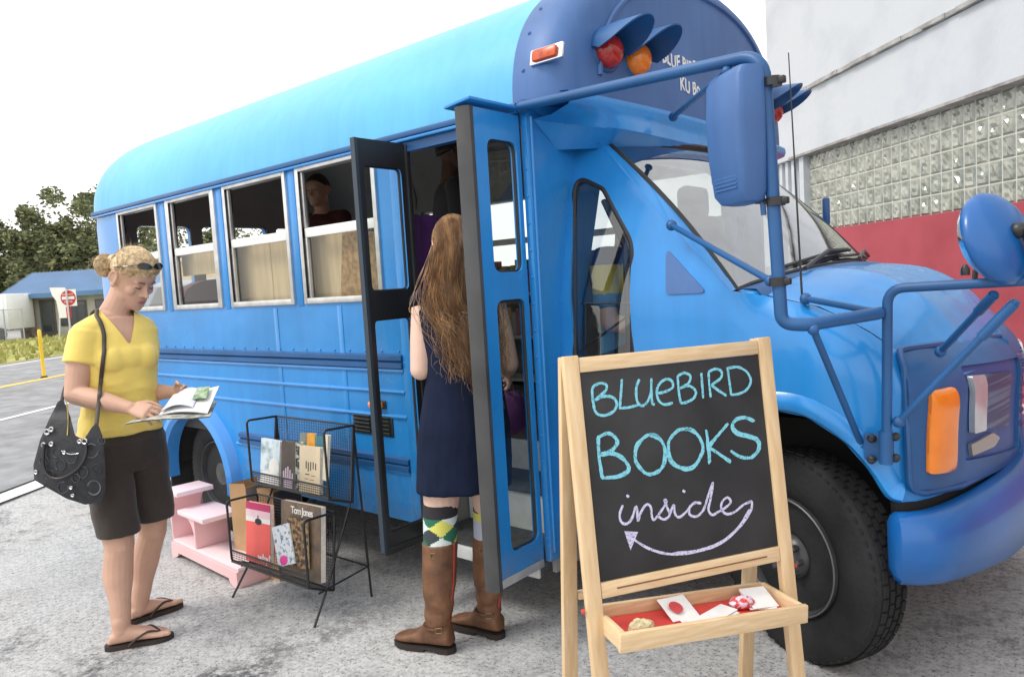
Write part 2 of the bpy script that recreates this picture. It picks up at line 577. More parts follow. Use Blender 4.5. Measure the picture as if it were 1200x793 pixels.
m = MB(); bbox(m, 1.25, 2.1, -0.06, 0.05, 0, 2.1); dr = m.build('door', mat('door_bronze', (0.10, 0.085, 0.07), 0.5), shop, 0)
m = MB(); bbox(m, 1.36, 1.99, -0.08, -0.065, 0.3, 1.95); m.build('pane', M_glassd, dr, 0)
for (a0, a1) in ((2.35, 3.9), (4.4, 6.7)):
    m = MB(); bbox(m, a0, a1, -0.05, 0.05, 0.55, 1.95); wn = m.build('window', mat('door_bronze', (0.1, 0.08, 0.07)), shop, 0)
    m = MB(); bbox(m, a0 + .07, a1 - .07, -0.07, -0.055, 0.62, 1.88); m.build('pane', M_glassd, wn, 0)

# ---- white trailer and chain-link fence left of it
tl0 = far(-60, 40.5)
M_trail = mat('white_trailer_paint', (0.78, 0.80, 0.82), 0.5, var=0.06, vscale=1.5)
tr = thing('box_trailer', 'white box trailer parked beside the blue-roofed building', 'trailer', tl0)
m = MB()
R3 = Matrix((H_R, H_F, Vector((0, 0, 1)))).transposed()
cc = far(-22, 40.5); m.box(cc + Vector((0, 0, 1.55)), (4.4, 2.2, 1.9), R3, 0.05); m.build('body', M_trail, tr)
m = MB()
for k in range(9): m.box(cc + H_R * (-2.0 + k * .5) - H_F * 1.11 + Vector((0, 0, 1.55)), (0.03, 0.03, 1.8), R3)
m.build('side_rib', M_trail, tr, 0)
for a in (0.9, 1.75):
    m = MB(); m.lathe([(0.1, 0), (0.33, 0.0), (0.36, 0.05), (0.36, 0.17), (0.33, 0.2), (0.1, 0.2)], cc + H_R * a - H_F * 1.12 + Vector((0, 0, 0.36)), -H_F, 20)
    m.build('wheel', mat('old_rubber', (0.03, 0.03, 0.03), 0.8), tr)
f0 = far(-40, 38.0)
fe = thing('chain_link_fence', 'grey chain-link fence along the grass in front of the white trailer', 'fence', f0)
M_galv = mat('galvanised_wire', (0.42, 0.43, 0.44), 0.5, metal=0.4)
m2 = MB()
fl = far(26, 39.0) - f0
for k in range(4):
    p = f0 + fl * (k / 3.0)
    m = MB(); m.tube([p, p + Vector((0, 0, 1.7))], 0.035, 8); m.build('post', M_galv, fe)
for z in (0.08, 1.66): m2.tube([f0 + Vector((0, 0, z)), f0 + fl + Vector((0, 0, z))], 0.022, 6)
m2.build('rail', M_galv, fe)
m = MB(); LF = fl.length; fd = fl.normalized()
k = -1.6
while k < LF:
    for sgn in (0, 1):
        a0, a1 = max(0, k), min(LF, k + 1.6)
        if a1 > a0:
            za, zb = ((a0 - k), (a1 - k)) if sgn == 0 else (1.6 - (a0 - k), 1.6 - (a1 - k))
            m.tube([f0 + fd * a0 + Vector((0, 0, za + .05)), f0 + fd * a1 + Vector((0, 0, zb + .05))], 0.006, 3, cap=False)
    k += 0.13
m.build('mesh', M_galv, fe, 0)

# ---- signs on the verge
sp = on_ground(84, 402); ds = depth_of(sp)
sg = thing('do_not_enter_sign', 'red and white do not enter sign with a red plate under it on a post', 'road sign', sp)
M_alu = mat('sign_aluminium', (0.55, 0.56, 0.57), 0.4, metal=0.6)
M_swhite = mat('sign_white', (0.80, 0.80, 0.80), 0.45)
M_sred = mat('sign_red', (0.52, 0.03, 0.045), 0.45)
k = ds / FPX
sx = H_R; sy = Vector((0, 0, 1)); sn = -H_F
pc = at(81, 349, ds)
m = MB(); m.tube([sp, Vector((sp.x, sp.y, pc.z + 11 * k))], 0.04, 8); m.build('post', M_alu, sg)
Rs = Matrix((H_R, H_F, sy)).transposed()
m = MB(); m.box(pc + sn * .06, (19 * k, 0.012, 19.5 * k), Rs, .004); pl = m.build('sign_plate', M_swhite, sg, 0)
m = MB(); m.lathe([(8.9 * k, 0), (8.9 * k, 0.006)], pc + sn * .068, sn, 32); m.build('red_disc', M_sred, pl, 0)
m = MB(); m.box(pc + sn * .078, (14.6 * k, 0.004, 3.4 * k), Rs); m.build('white_bar', M_swhite, pl, 0)
for tx, dz in (('DO NOT', 3.1), ('ENTER', -5.6)):
    text_mesh(tx, 3.2 * k, frame_mat(pc + sn * .078 + sy * dz * k, sx, sy), 'lettering', M_swhite, pl, align='CENTER')
m = MB(); m.box(at(81.5, 366, ds) + sn * .06, (5.5 * k, 0.012, 13 * k), Rs); m.build('red_plate', M_sred, sg, 0)
p2 = on_ground(70, 402) - H_F * 0.0; 
wsn = thing('white_road_sign', 'plain white notched road sign standing behind the do not enter sign', 'road sign', p2)
m = MB(); m.tube([p2, at(70, 340, ds + .6)], 0.035, 8); m.build('post', M_alu, wsn)
m = MB(); o2 = at(70, 355, ds + .55)
m.panel([(-10.5, 19), (8, 18), (9, 11), (7, 8), (9, -18), (-2, -18), (-4, 3), (-8, 9)], [], lambda u, v, t: o2 + sx * u * k + sy * v * k - sn * t, 0.012)
m.build('sign_plate', M_swhite, wsn, 0)

# ---- yellow delineator post on the centre line
dp = on_ground(52, 443)
de = thing('delineator_post', 'yellow flexible delineator post on the painted yellow line of the road', 'post', dp)
M_dely = mat('delineator_yellow', (0.82, 0.55, 0.03), 0.5)
kd = depth_of(dp) / FPX
m = MB(); m.lathe([(4.2 * kd, 0), (3.4 * kd, 1.6 * kd), (2 * kd, 2.2 * kd)], dp + Vector((0, 0, .012)), (0, 0, 1), 16); m.build('base', mat('black_rubber_base', (0.04, 0.04, 0.04), 0.8), de)
m = MB(); top = at(46, 390, depth_of(dp))
m.lathe([(1.9 * kd, 0), (1.9 * kd, 0.86), (2.1 * kd, .87), (1.9 * kd, 1.06), (1.2 * kd, 1.09)], dp + Vector((0, 0, .03)), top - dp, 14); m.build('post', M_dely, de)

# ---- trees behind
M_bark = mat('bark', (0.14, 0.11, 0.085), 0.95, var=0.3, vscale=8, bump=0.8)
LEAFS = [mat('leaf_dark', (0.115, 0.135, 0.07), 0.7, var=0.3, vscale=0.6, spec=0.2), mat('leaf_mid', (0.17, 0.19, 0.09), 0.7, var=0.3, vscale=0.6, spec=0.2),
         mat('leaf_light', (0.30, 0.29, 0.14), 0.7, var=0.25, vscale=0.6, spec=0.2)]
def tree(label, base, h, spread, seed, n_leaf=6000, ls=0.30, low=0.25):
    rg = random.Random(seed)
    t = thing('tree', label, 'tree', base, 'trees across the road')
    tm = MB(); tips = []
    def limb(p, d, L, r, lvl):
        pts = [p]; q = Vector(p); dd = Vector(d)
        for i in range(4):
            dd = (dd + Vector((rg.uniform(-.25, .25), rg.uniform(-.25, .25), rg.uniform(-.08, .2)))).normalized()
            q = q + dd * L / 4; pts.append(Vector(q))
        tm.tube(pts, [r, r * .85, r * .7, r * .55, r * .4], 6 if lvl else 10)
        if lvl < 2:
            for i in range(4 if lvl == 0 else 3):
                a = rg.uniform(0, 2 * pi); up = rg.uniform(0.1, 0.9)
                nd = (Vector((cos(a), sin(a), up)) + dd * .4).normalized()
                limb(pts[rg.randint(2, 4)], nd, L * rg.uniform(.55, .8), r * .45, lvl + 1)
        if lvl >= 1: tips.extend(pts[2:])
    limb(Vector(base), Vector((0, 0, 1)), h * 0.42, h * 0.028, 0)
    tm.build('trunk', M_bark, t)
    # clumps through the crown's volume
    clumps = []
    for i in range(46):
        a = rg.uniform(0, 2 * pi); rr = sqrt(rg.random()); zz = rg.uniform(low, 1.0)
        prof = sqrt(max(0.03, 1 - ((zz - 0.55) / 0.5) ** 2)) if zz > .3 else .8
        c = Vector(base) + Vector((cos(a) * rr * spread * prof, sin(a) * rr * spread * prof, h * zz))
        clumps.append((c, rg.uniform(.10, .24) * spread))
    for p in tips: clumps.append((p + Vector((rg.uniform(-.5, .5), rg.uniform(-.5, .5), rg.uniform(0, .8))), rg.uniform(.10, .17) * spread))
    vs = []; fs = []; ms = []
    lm = MB()
    for i in range(n_leaf):
        c, r = clumps[rg.randrange(len(clumps))]
        d = Vector((rg.gauss(0, 1), rg.gauss(0, 1), rg.gauss(0, .8))).normalized()
        rad = r * rg.random() ** .45
        p = c + d * rad
        x = Vector((rg.gauss(0, 1), rg.gauss(0, 1), rg.gauss(0, .6))).normalized()
        y = x.cross(Vector((rg.gauss(0, 1), rg.gauss(0, 1), rg.gauss(0, 1)))).normalized()
        s1 = ls * rg.uniform(.6, 1.3)
        mi = rg.choices((0, 1, 2), (4, 4, 2))[0]
        lm.add([p - x * s1, p + y * s1 * .5, p + x * s1, p - y * s1 * .5], [(0, 1, 2, 3)], mi)
    lm.build('crown', LEAFS, t, 0)
    return t
TREES = [(-40, 62, 9.0, 5.5, 'rounded dark green tree left of all behind the white trailer'),
         (22, 66, 8.7, 5.5, 'dense olive tree rising above the left end of the blue roof'),
         (84, 58, 10.9, 4.8, 'tall open-crowned oak rising beside the rear corner of the blue bus'),
         (112, 66, 11.0, 5.5, 'oak half hidden behind the rear edge of the blue bus'),
         (55, 72, 9.2, 5.0, 'mid green tree filling the gap between the oak and the olive tree'),
         (190, 60, 8.5, 6.0, 'tree seen through the rear windows of the blue bus'),
         (265, 64, 8.5, 6.0, 'tree seen through the middle windows of the blue bus')]
for i, (px, d, h, spd, lab) in enumerate(TREES):
    tree(lab, far(px, d), h, spd, 20 + i, 13000 if i < 5 else 5000, 0.20, 0.12)

# ---- white building with glass-block window, to the right behind the bus
WP = Vector((-0.8, 8.1, 0)); WD = Vector((-0.724, 0.689, 0)).normalized(); WN = Vector((-WD.y, WD.x, 0))
if WN.dot(CAM - WP) < 0: WN = -WN
def wp(s, z, o=0.0): return WP + WD * s + WN * o + Vector((0, 0, z))
bd = thing('white_building', 'white stucco building with red painted base and glass-block window band behind the bus', 'building', wp(0, 0))
M_stucco = mat('white_stucco', (0.53, 0.55, 0.58), 0.9, col2=(0.46, 0.48, 0.515), vscale=1.3, bump=0.35, bscale=14, mixramp=(0.3, 0.5))
M_redp = mat('faded_red_paint', (0.38, 0.060, 0.080), 0.75, col2=(0.31, 0.042, 0.058), vscale=1.6, bump=0.25, bscale=10)
M_ledge = mat('weathered_ledge', (0.22, 0.21, 0.20), 0.9, col2=(0.42, 0.41, 0.40), vscale=5, bump=0.5)
M_mortar = mat('block_mortar', (0.56, 0.555, 0.50), 0.9)
M_gblock = mat('glass_block', (0.33, 0.34, 0.28), 0.06, col2=(0.20, 0.21, 0.17), vscale=6, bump=.35, bscale=30, spec=1.0, detail=2, mixramp=(0.40, 0.60), coat=.6)
M_pil = mat('painted_steel_pilaster', (0.50, 0.53, 0.56), 0.6, var=0.06)
def wbox(mb, s0, s1, z0, z1, o0, o1, mi=0):
    vs = [wp(s, z, o) for z in (z0, z1) for o in (o0, o1) for s in (s0, s1)]
    mb.add(vs, [(0, 1, 3, 2), (4, 6, 7, 5), (0, 4, 5, 1), (2, 3, 7, 6), (0, 2, 6, 4), (1, 5, 7, 3)], mi)
SL, SR = 4.75, -9.0
m = MB(); wbox(m, SR, SL - .75, -0.05, 1.83, -0.30, -0.02); m.build('painted_base', M_redp, bd, 0)
m = MB(); wbox(m, SR, SL, 2.88, 3.70, -0.3, 0.06)
for i in range(0): pass
m.build('lintel_band', M_stucco, bd, 0)
m = MB(); wbox(m, SR, SL, 3.75, 9.0, -0.3, 0.0); wbox(m, SL - .02, SL, -.05, 2.879, -6, -0.3); wbox(m, SL - .3, SL, 3.751, 8.99, -6, -0.301)
m.build('upper_wall', M_stucco, bd, 0)
m = MB()                                                   # ragged drip ledge
rg = random.Random(5); s = SR
while s < SL + .05:
    e = s + rg.uniform(.08, .3)
    wbox(m, s, min(e, SL + .05), 3.698 + rg.uniform(0, .012), 3.752, -0.05, 0.085 + rg.uniform(0, .035)); s = e
wbox(m, SR, SL - .70, 2.875, 2.905, -0.1, 0.075)
m.build('drip_ledge', M_ledge, bd, 0)
m = MB(); wbox(m, SL - 1.02, SL - .9, -.05, 2.875, -.3, 0.02); wbox(m, SL - .75, SL - .02, -.05, 2.875, -.3, -0.05)
for k in range(4): wbox(m, SL - .72 + k * .18, SL - .64 + k * .18, -.05, 2.874, -.05, 0.0)
m.build('pilaster', M_pil, bd, 0)
gw = MB(); wbox(gw, SR, SL - 1.02, 1.83, 2.875, -.3, -0.075); gwo = gw.build('glass_block_window', M_mortar, bd, 0)
m = MB(); bw = 0.165
ns = int((SL - 1.02 - SR) / bw); nr = 5; bh = 1.045 / nr
for i in range(ns):
    for j in range(nr):
        s0 = SL - 1.02 - (i + 1) * bw + .007; s1 = s0 + bw - .014; z0 = 1.83 + j * bh + .007; z1 = z0 + bh - .014
        a = .02
        v = [wp(s0, z0, -.074), wp(s1, z0, -.074), wp(s1, z1, -.074), wp(s0, z1, -.074),
             wp(s0 + a, z0 + a, -.058), wp(s1 - a, z0 + a, -.058), wp(s1 - a, z1 - a, -.058), wp(s0 + a, z1 - a, -.058)]
        m.add(v, [(0, 1, 5, 4), (1, 2, 6, 5), (2, 3, 7, 6), (3, 0, 4, 7)])
        gp = [[wp(lerp(s0 + a, s1 - a, q_ / 4), lerp(z0 + a, z1 - a, w_ / 4), -.058 + (0 if q_ in (0, 4) or w_ in (0, 4) else rg.uniform(-.016, .010))) for q_ in range(5)] for w_ in range(5)]
        m.grid(gp)
m.build('glass_blocks', M_gblock, gwo, 0)
# ================================================================ the bus
bus = thing('book_bus', 'bright blue short school bus used as a bookshop, with its folding entrance door open', 'bus', (-3.4, 3.45, gz(-3.4)))
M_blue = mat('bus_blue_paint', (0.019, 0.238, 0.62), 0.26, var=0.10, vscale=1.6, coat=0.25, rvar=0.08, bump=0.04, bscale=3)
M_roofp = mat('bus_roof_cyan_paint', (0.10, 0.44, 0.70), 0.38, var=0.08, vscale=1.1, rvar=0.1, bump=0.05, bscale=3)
M_denim = mat('bus_dull_blue_paint', (0.050, 0.135, 0.34), 0.48, var=0.10, vscale=3, rvar=0.1, bump=0.05, bscale=20)
M_navy = mat('bus_dark_blue_paint', (0.013, 0.088, 0.25), 0.42, var=0.12, vscale=4, rvar=0.1)
M_bump = mat('bumper_blue_paint', (0.006, 0.100, 0.34), 0.30, var=0.10, vscale=4, coat=0.2, rvar=0.06)
M_black = mat('black_rubber', (0.018, 0.018, 0.02), 0.6, var=0.3, vscale=9)
M_blackp = mat('black_paint', (0.020, 0.021, 0.024), 0.4, var=0.25, vscale=6)
M_silver = mat('aluminium_frame', (0.60, 0.60, 0.60), 0.42, metal=0.75, var=0.12, vscale=12)
M_wframe = mat('white_sash_rail', (0.80, 0.80, 0.78), 0.5, var=0.06, vscale=9)
M_liner = mat('interior_liner', (0.30, 0.295, 0.28), 0.7, var=0.12, vscale=2)
M_floor = mat('interior_floor', (0.06, 0.06, 0.06), 0.8)
M_tread = mat('ribbed_tread', (0.055, 0.058, 0.06), 0.8, var=0.2, vscale=30, bump=0.4, bscale=80)
M_riser = mat('scuffed_riser', (0.52, 0.54, 0.53), 0.6, var=0.14, vscale=7, bump=0.1)
M_tyre = mat('tyre_rubber', (0.017, 0.017, 0.018), 0.8, var=0.3, vscale=7, bump=0.3, bscale=60, spec=0.3)
M_rim = mat('black_steel_rim', (0.050, 0.052, 0.056), 0.36, var=0.3, vscale=8)
M_chrome = mat('chrome', (0.75, 0.75, 0.76), 0.12, metal=1.0)
M_steelw = mat('worn_steel', (0.45, 0.45, 0.46), 0.4, metal=0.8)
M_amber = mat('amber_lens', (0.85, 0.22, 0.008), 0.2, var=.08, vscale=9, coat=0.6)
M_redl = mat('red_lens', (0.42, 0.018, 0.012), 0.2, var=0.25, vscale=40, coat=0.5, bump=0.3, bscale=60)
M_chass = mat('chassis_black', (0.02, 0.02, 0.02), 0.8)
M_glass = glass('clear_glass', (0.93, 0.96, 0.95), 0.02)
M_glassw = glass('window_glass', (0.84, 0.87, 0.85), 0.0)
M_glasst = glass('tinted_glass', (0.80, 0.83, 0.82), 0.0)
M_wind = glass('windscreen_glass', (0.80, 0.86, 0.85), 0.52)
M_lens = mat('lamp_glass', (0.55, 0.60, 0.64), 0.10, metal=0.35, coat=.6, var=.1)
M_dashg = mat('dash_grey', (0.42, 0.42, 0.41), 0.7, var=0.08, vscale=4)
M_lettw = mat('white_lettering', (0.75, 0.75, 0.75), 0.5)

def weather(m, grime=(.17, .155, .13), top=.36, streak=.14):
    """rain streaks down the paint and road dirt splashed along the bottom edge"""
    t = m.node_tree; b = t.nodes['Principled BSDF']; src = b.inputs['Base Color'].links[0].from_socket
    tc_ = _n(t, 'ShaderNodeTexCoord'); mp = _n(t, 'ShaderNodeMapping'); mp.inputs['Scale'].default_value = (16, 16, .9)
    t.links.new(tc_.outputs['Object'], mp.inputs['Vector'])
    nz = _n(t, 'ShaderNodeTexNoise'); nz.inputs['Scale'].default_value = 1.0; nz.inputs['Detail'].default_value = 7; nz.inputs['Roughness'].default_value = .65
    t.links.new(mp.outputs['Vector'], nz.inputs['Vector'])
    rp = _n(t, 'ShaderNodeValToRGB'); rp.color_ramp.elements[0].position = .34; rp.color_ramp.elements[1].position = .62
    rp.color_ramp.elements[0].color = (1 - streak, 1 - streak, 1 - streak * .8, 1); rp.color_ramp.elements[1].color = (1, 1, 1, 1)
    t.links.new(nz.outputs['Fac'], rp.inputs['Fac'])
    mx_ = _n(t, 'ShaderNodeMix', data_type='RGBA', blend_type='MULTIPLY'); mx_.inputs['Factor'].default_value = 1
    t.links.new(src, mx_.inputs['A']); t.links.new(rp.outputs['Color'], mx_.inputs['B'])
    # splashes: a ragged band of dirt low on the body
    sp = _n(t, 'ShaderNodeSeparateXYZ'); t.links.new(tc_.outputs['Object'], sp.inputs['Vector'])
    n2 = _n(t, 'ShaderNodeTexNoise'); n2.inputs['Scale'].default_value = 9; n2.inputs['Detail'].default_value = 8; n2.inputs['Roughness'].default_value = .7
    t.links.new(tc_.outputs['Object'], n2.inputs['Vector'])
    ma = _n(t, 'ShaderNodeMath', operation='MULTIPLY_ADD'); ma.inputs[1].default_value = .9; t.links.new(n2.outputs['Fac'], ma.inputs[0]); t.links.new(sp.outputs['Z'], ma.inputs[2])
    mr = _n(t, 'ShaderNodeMapRange'); mr.inputs['From Min'].default_value = top + .42; mr.inputs['From Max'].default_value = top + .74; mr.inputs['To Min'].default_value = .42; mr.inputs['To Max'].default_value = 0
    t.links.new(ma.outputs['Value'], mr.inputs['Value'])
    m3 = _n(t, 'ShaderNodeMix', data_type='RGBA'); t.links.new(mr.outputs['Result'], m3.inputs['Factor']); t.links.new(mx_.outputs['Result'], m3.inputs['A']); m3.inputs['B'].default_value = (*grime, 1)
    t.links.new(m3.outputs['Result'], b.inputs['Base Color'])
    # panels that are not quite flat
    n4 = _n(t, 'ShaderNodeTexNoise'); n4.inputs['Scale'].default_value = 2.6; n4.inputs['Detail'].default_value = 2
    t.links.new(tc_.outputs['Object'], n4.inputs['Vector'])
    bp_ = _n(t, 'ShaderNodeBump'); bp_.inputs['Strength'].default_value = .35; bp_.inputs['Distance'].default_value = .03
    t.links.new(n4.outputs['Fac'], bp_.inputs['Height']); t.links.new(bp_.outputs['Normal'], b.inputs['Normal'])
weather(M_blue, top=.22, streak=.10); weather(M_roofp, top=-2, streak=.09); weather(M_denim, top=-2, streak=.12)

YS, YF, YC, HW = 2.30, 4.60, 3.45, 1.15
XR, XB, XP = -6.0, -2.52, -1.83
ZB, ZG, RH = 0.29, 2.07, 0.68
WINS = [(-5.50, -4.89), (-4.77, -4.16), (-4.06, -3.42), (-3.33, -2.70)]
ACX, ACZ, AR = -4.62, 0.27, 0.43

def rear_round(u, t, sgn, y0):
    """side wall plan: straight, turning in at the rear corner"""
    R = 0.14
    if u >= XR + R: return (u, y0 + sgn * t)
    a = min(1.0, (XR + R - u) / R) * (pi / 2)
    return (XR + R - sin(a) * (R - t), y0 + sgn * (R - cos(a) * (R - t)))

def side_fn(y0, sgn):
    def f(u, v, t):
        x, y = rear_round(u, t, sgn, y0)
        return (x, y, v)
    return f

def arch(cx, cz, r, zb, n=18):
    a0 = math.asin(max(-1, min(1, (zb - cz) / r)))
    return [(cx + r * cos(a0 + (pi - 2 * a0) * i / n), cz + r * sin(a0 + (pi - 2 * a0) * i / n)) for i in range(n + 1)]

# --- curb-side wall
ol = [(XR, ZB)] + list(reversed(arch(ACX, ACZ, AR, ZB))) + [(XB, ZB), (XB, ZG), (XR, ZG)]
holes = [rrect(a, 1.345, b, 2.045, 0.02, 3) for a, b in WINS]
m = MB(); m.panel(ol, holes, side_fn(YS, 1), 0.045, step=0.16)
m.build('side_wall', [M_blue], bus, 40)
# far side wall
holes2 = [rrect(a, 1.345, b, 2.045, 0.02, 3) for a, b in WINS + [(-2.58, -2.0)]]
ol2 = [(XR, ZB)] + list(reversed(arch(ACX, ACZ, AR, ZB))) + [(XP + .06, ZB), (XP + .06, ZG), (XR, ZG)]
m = MB(); m.panel(ol2, holes2, side_fn(YF, -1), 0.045, step=0.25)
m.build('side_wall', [M_blue], bus, 40)
# rear wall
m = MB(); m.panel([(YS + .14, ZB), (YF - .14, ZB), (YF - .14, ZG + .20), (4.1, ZG + .44), (2.8, ZG + .44), (YS + .14, ZG + .20)], [rrect(2.62, 1.3, 3.05, 2.0, .05), rrect(3.15, .95, 3.75, 2.0, .05), rrect(3.85, 1.3, 4.28, 2.0, .05)],
                  lambda u, v, t: (XR + t, u, v), 0.045)
m.build('rear_wall', M_blue, bus, 30)

# --- roof
def roof_ring(x, sy=1.0, sh=1.0, n=40, e=2.35, inset=0.0, zb=ZG):
    out = []
    for i in range(n + 1):
        a = pi * i / n
        c, s_ = cos(a), sin(a)
        y = YC - (HW * sy - inset) * (abs(c) ** (2 / e)) * (1 if c > 0 else -1)
        z = zb + (RH * sh - inset) * (abs(s_) ** (2 / e))
        out.append(Vector((x, y, z)))
    return out
xs = [-1.845, -2.4, -3.0, -3.6, -4.2, -4.8, -5.4, -5.72, -5.83, -5.90, -5.95, -5.985, -6.0]
sh = [1, 1, 1, 1, 1, 1, 1, 0.997, 0.985, 0.962, 0.93, 0.88, 0.80]
sy = [1, 1, 1, 1, 1, 1, 1, 1.0, 0.998, 0.992, 0.98, 0.96, 0.93]
m = MB(); m.loft([roof_ring(x, a, b) for x, a, b in zip(xs, sy, sh)], closed=False)
rr = roof_ring(-6.0, .92, .75); c0 = Vector((-6.0, YC, ZG)); m.add([c0] + rr, [(0, i + 1, i + 2) for i in range(len(rr) - 1)])
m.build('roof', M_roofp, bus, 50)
m = MB(); m.loft([roof_ring(x, inset=0.05) for x in (-1.84, -3, -4.5, -5.8)] + [roof_ring(-5.90, .97, .88, inset=.05), roof_ring(-5.95, .92, .78, inset=.05)], closed=False); m.build('ceiling_liner', M_liner, bus, 50)
m = MB()
for x in (-2.62, -3.38, -4.11, -4.83): m.tube(roof_ring(x, inset=0.055), 0.012, 6)
m.build('ceiling_rib', M_liner, bus)
# gutter rail
for y in (YS - 0.012, YF + 0.012):
    m = MB(); m.box2((-5.9, y - .012, ZG - .012), (-1.83, y + .012, ZG + .014), 0.006)
    m.build('gutter', M_navy, bus)
    m = MB(); m.box2((-5.9, y - .010, ZG - .028), (-1.83, y + .008, ZG - .014), 0.004)
    m.build('gutter_lip', M_blue, bus)

# --- rub rails and beads on the curb side
def rail(x0, x1, z, h, prot, mtl, name):
    m = MB(); y = YS
    prof = [(0, -h / 2), (prot, -h / 2 + h * .12), (prot, -h * .1), (prot * .35, 0), (prot, h * .1), (prot, h / 2 - h * .12), (0, h / 2)]
    m.loft([[Vector((x, y + .002 - p, z + q)) for p, q in prof] for x in (x0, x1)], closed=True)
    return m.build(name, mtl, bus, 30)
rail(-5.86, -2.60, 1.056, 0.075, 0.020, M_navy, 'rub_rail')
rail(-4.10, -2.60, 0.565, 0.075, 0.020, M_navy, 'rub_rail')
rail(-5.86, -5.14, 0.565, 0.075, 0.020, M_navy, 'rub_rail')
for z in (1.012, 0.912, 0.793, 0.527):
    for (a, b) in (((-5.86, -2.60),) if z > .8 else (((-4.15, -2.60),) if z < .6 else ((-5.86, -2.60),))):
        m = MB(); m.tube([(a, YS, z), (b, YS, z)], 0.011, 8); m.build('bead', M_blue, bus)
m = MB()
for x in [-5.8 + i * .122 for i in range(27)]: m.lathe([(.007, 0), (.006, .004), (.002, .006)], (x, YS, 1.105), (0, -1, 0), 8)
for z in [0.4 + i * .11 for i in range(8)]: m.lathe([(.007, 0), (.006, .004), (.002, .006)], (-2.56, YS, z), (0, -1, 0), 8)
for o_ in [m.build('rivet_row', M_blue, bus)]: o_['kind'] = 'stuff'
# vertical seams
for x in (-4.82, -4.11, -3.375):
    m = MB(); m.box2((x - .028, YS - .004, 1.335), (x + .028, YS + .01, 2.05), .003); m.build('window_post', M_blue, bus)
m = MB(); m.box2((-2.60, YS - .008, ZB), (XB, YS + .002, 2.05), .004); m.build('door_post', M_blue, bus)

for x in (-5.45, -3.62, -3.05):                                       # panel joints below the windows
    m = MB(); m.box2((x - .018, YS - .003, ZB + .01), (x + .018, YS + .002, 1.33), .0015); m.build('panel_joint', M_blue, bus)
# vent grille, side marker
m = MB(); m.box2((-3.005, YS - .006, .69), (-2.705, YS + .004, .795), .004); vg = m.build('vent_grille', M_blackp, bus)
m = MB()
for i in range(5):
    for x0, x1 in ((-2.99, -2.865), (-2.845, -2.72)):
        m.box(((x0 + x1) / 2, YS - .012, .705 + i * .019), (x1 - x0, .004, .016), Matrix.Rotation(radians(35), 3, 'X'))
m.build('louvres', mat('louvre_dark', (.03, .035, .03), .5), vg)
m = MB(); m.box2((-2.865, YS - .008, .825), (-2.745, YS + .002, .865), .005); ml = m.build('side_marker_base', M_blackp, bus)
m = MB(); m.box2((-2.855, YS - .030, .829), (-2.755, YS - .006, .861), .012); m.build('marker_lens', M_amber, ml)

# fender flare over the rear wheel
m = MB(); rings = []
for i in range(29):
    a = radians(-8 + 196 * i / 28)
    d = Vector((cos(a), 0, sin(a))); c = Vector((ACX, 0, ACZ))
    pts = []
    for (r, y) in ((AR - .035, YS + .04), (AR - .035, YS - .045), (AR - .01, YS - .065), (AR + .035, YS - .055), (AR + .050, YS - .025), (AR + .062, YS + .004), (AR, YS + .04)):
        pts.append(c + d * r + Vector((0, y, 0)))
    rings.append(pts)
m.loft(rings, True); m.build('wheel_flare', mat('flare_light_blue', (0.05, 0.27, 0.70), 0.33, var=.08, vscale=2, coat=.2), bus, 40)
m = MB(); m.box2((ACX - .50, YS + .02, .12), (ACX - .48, YS + .5, .6), .004); m.build('mud_flap', M_black, bus)

# --- windows
def window(a, b, y, sgn, lower_open=False, thick=0.028, upper=False, glassm=None):
    z0, z1, zm = 1.345, 2.045, 1.712
    fr = MB(); yo = y - sgn * 0.012; yi = y + sgn * .04
    def bx(mb, x0, x1, za, zb, ya, yb, bev=.003): mb.box2((x0, ya, za), (x1, yb, zb), bev)
    bx(fr, a, a + thick, z0, z1, yo, yi); bx(fr, b - thick, b, z0, z1, yo, yi)
    bx(fr, a + thick, b - thick, z0, z0 + .03, yo, yi); bx(fr, a + thick, b - thick, z1 - .022, z1, yo, yi)
    f = fr.build('window', M_silver, bus)
    s = MB(); bx(s, a + thick + .002, b - thick - .002, zm - .024, zm + .024, y + sgn * .004, y + sgn * .03); s.build('sash_rail', M_wframe, f)
    s = MB(); bx(s, a + thick + .002, a + thick + .02, zm + .025, z1 - .023, y + sgn * .002, y + sgn * .02, .002); bx(s, a + thick + .002, a + thick + .02, z0 + .031, zm - .025, y + sgn * .002, y + sgn * .02, .002)
    s.build('sash_channel', M_silver, f)
    p = MB(); p.add([(a + thick, y + sgn * .016, z0 + .03), (b - thick, y + sgn * .016, z0 + .03), (b - thick, y + sgn * .016, zm - .02), (a + thick, y + sgn * .016, zm - .02)], [(0, 1, 2, 3)])
    p.build('pane', glassm or M_glassw, f, 0)
    if upper:
        p = MB(); p.add([(a + thick, y + sgn * .02, zm + .02), (b - thick, y + sgn * .02, zm + .02), (b - thick, y + sgn * .02, z1 - .02), (a + thick, y + sgn * .02, z1 - .02)], [(0, 1, 2, 3)])
        p.build('pane', glassm or M_glassw, f, 0)
    return f
for i, (a, b) in enumerate(WINS): window(a, b, YS, 1, thick=0.045 if i == 1 else 0.028)
for i, (a, b) in enumerate(WINS + [(-2.58, -2.0)]): window(a, b, YF, -1, upper=True, glassm=M_glasst)

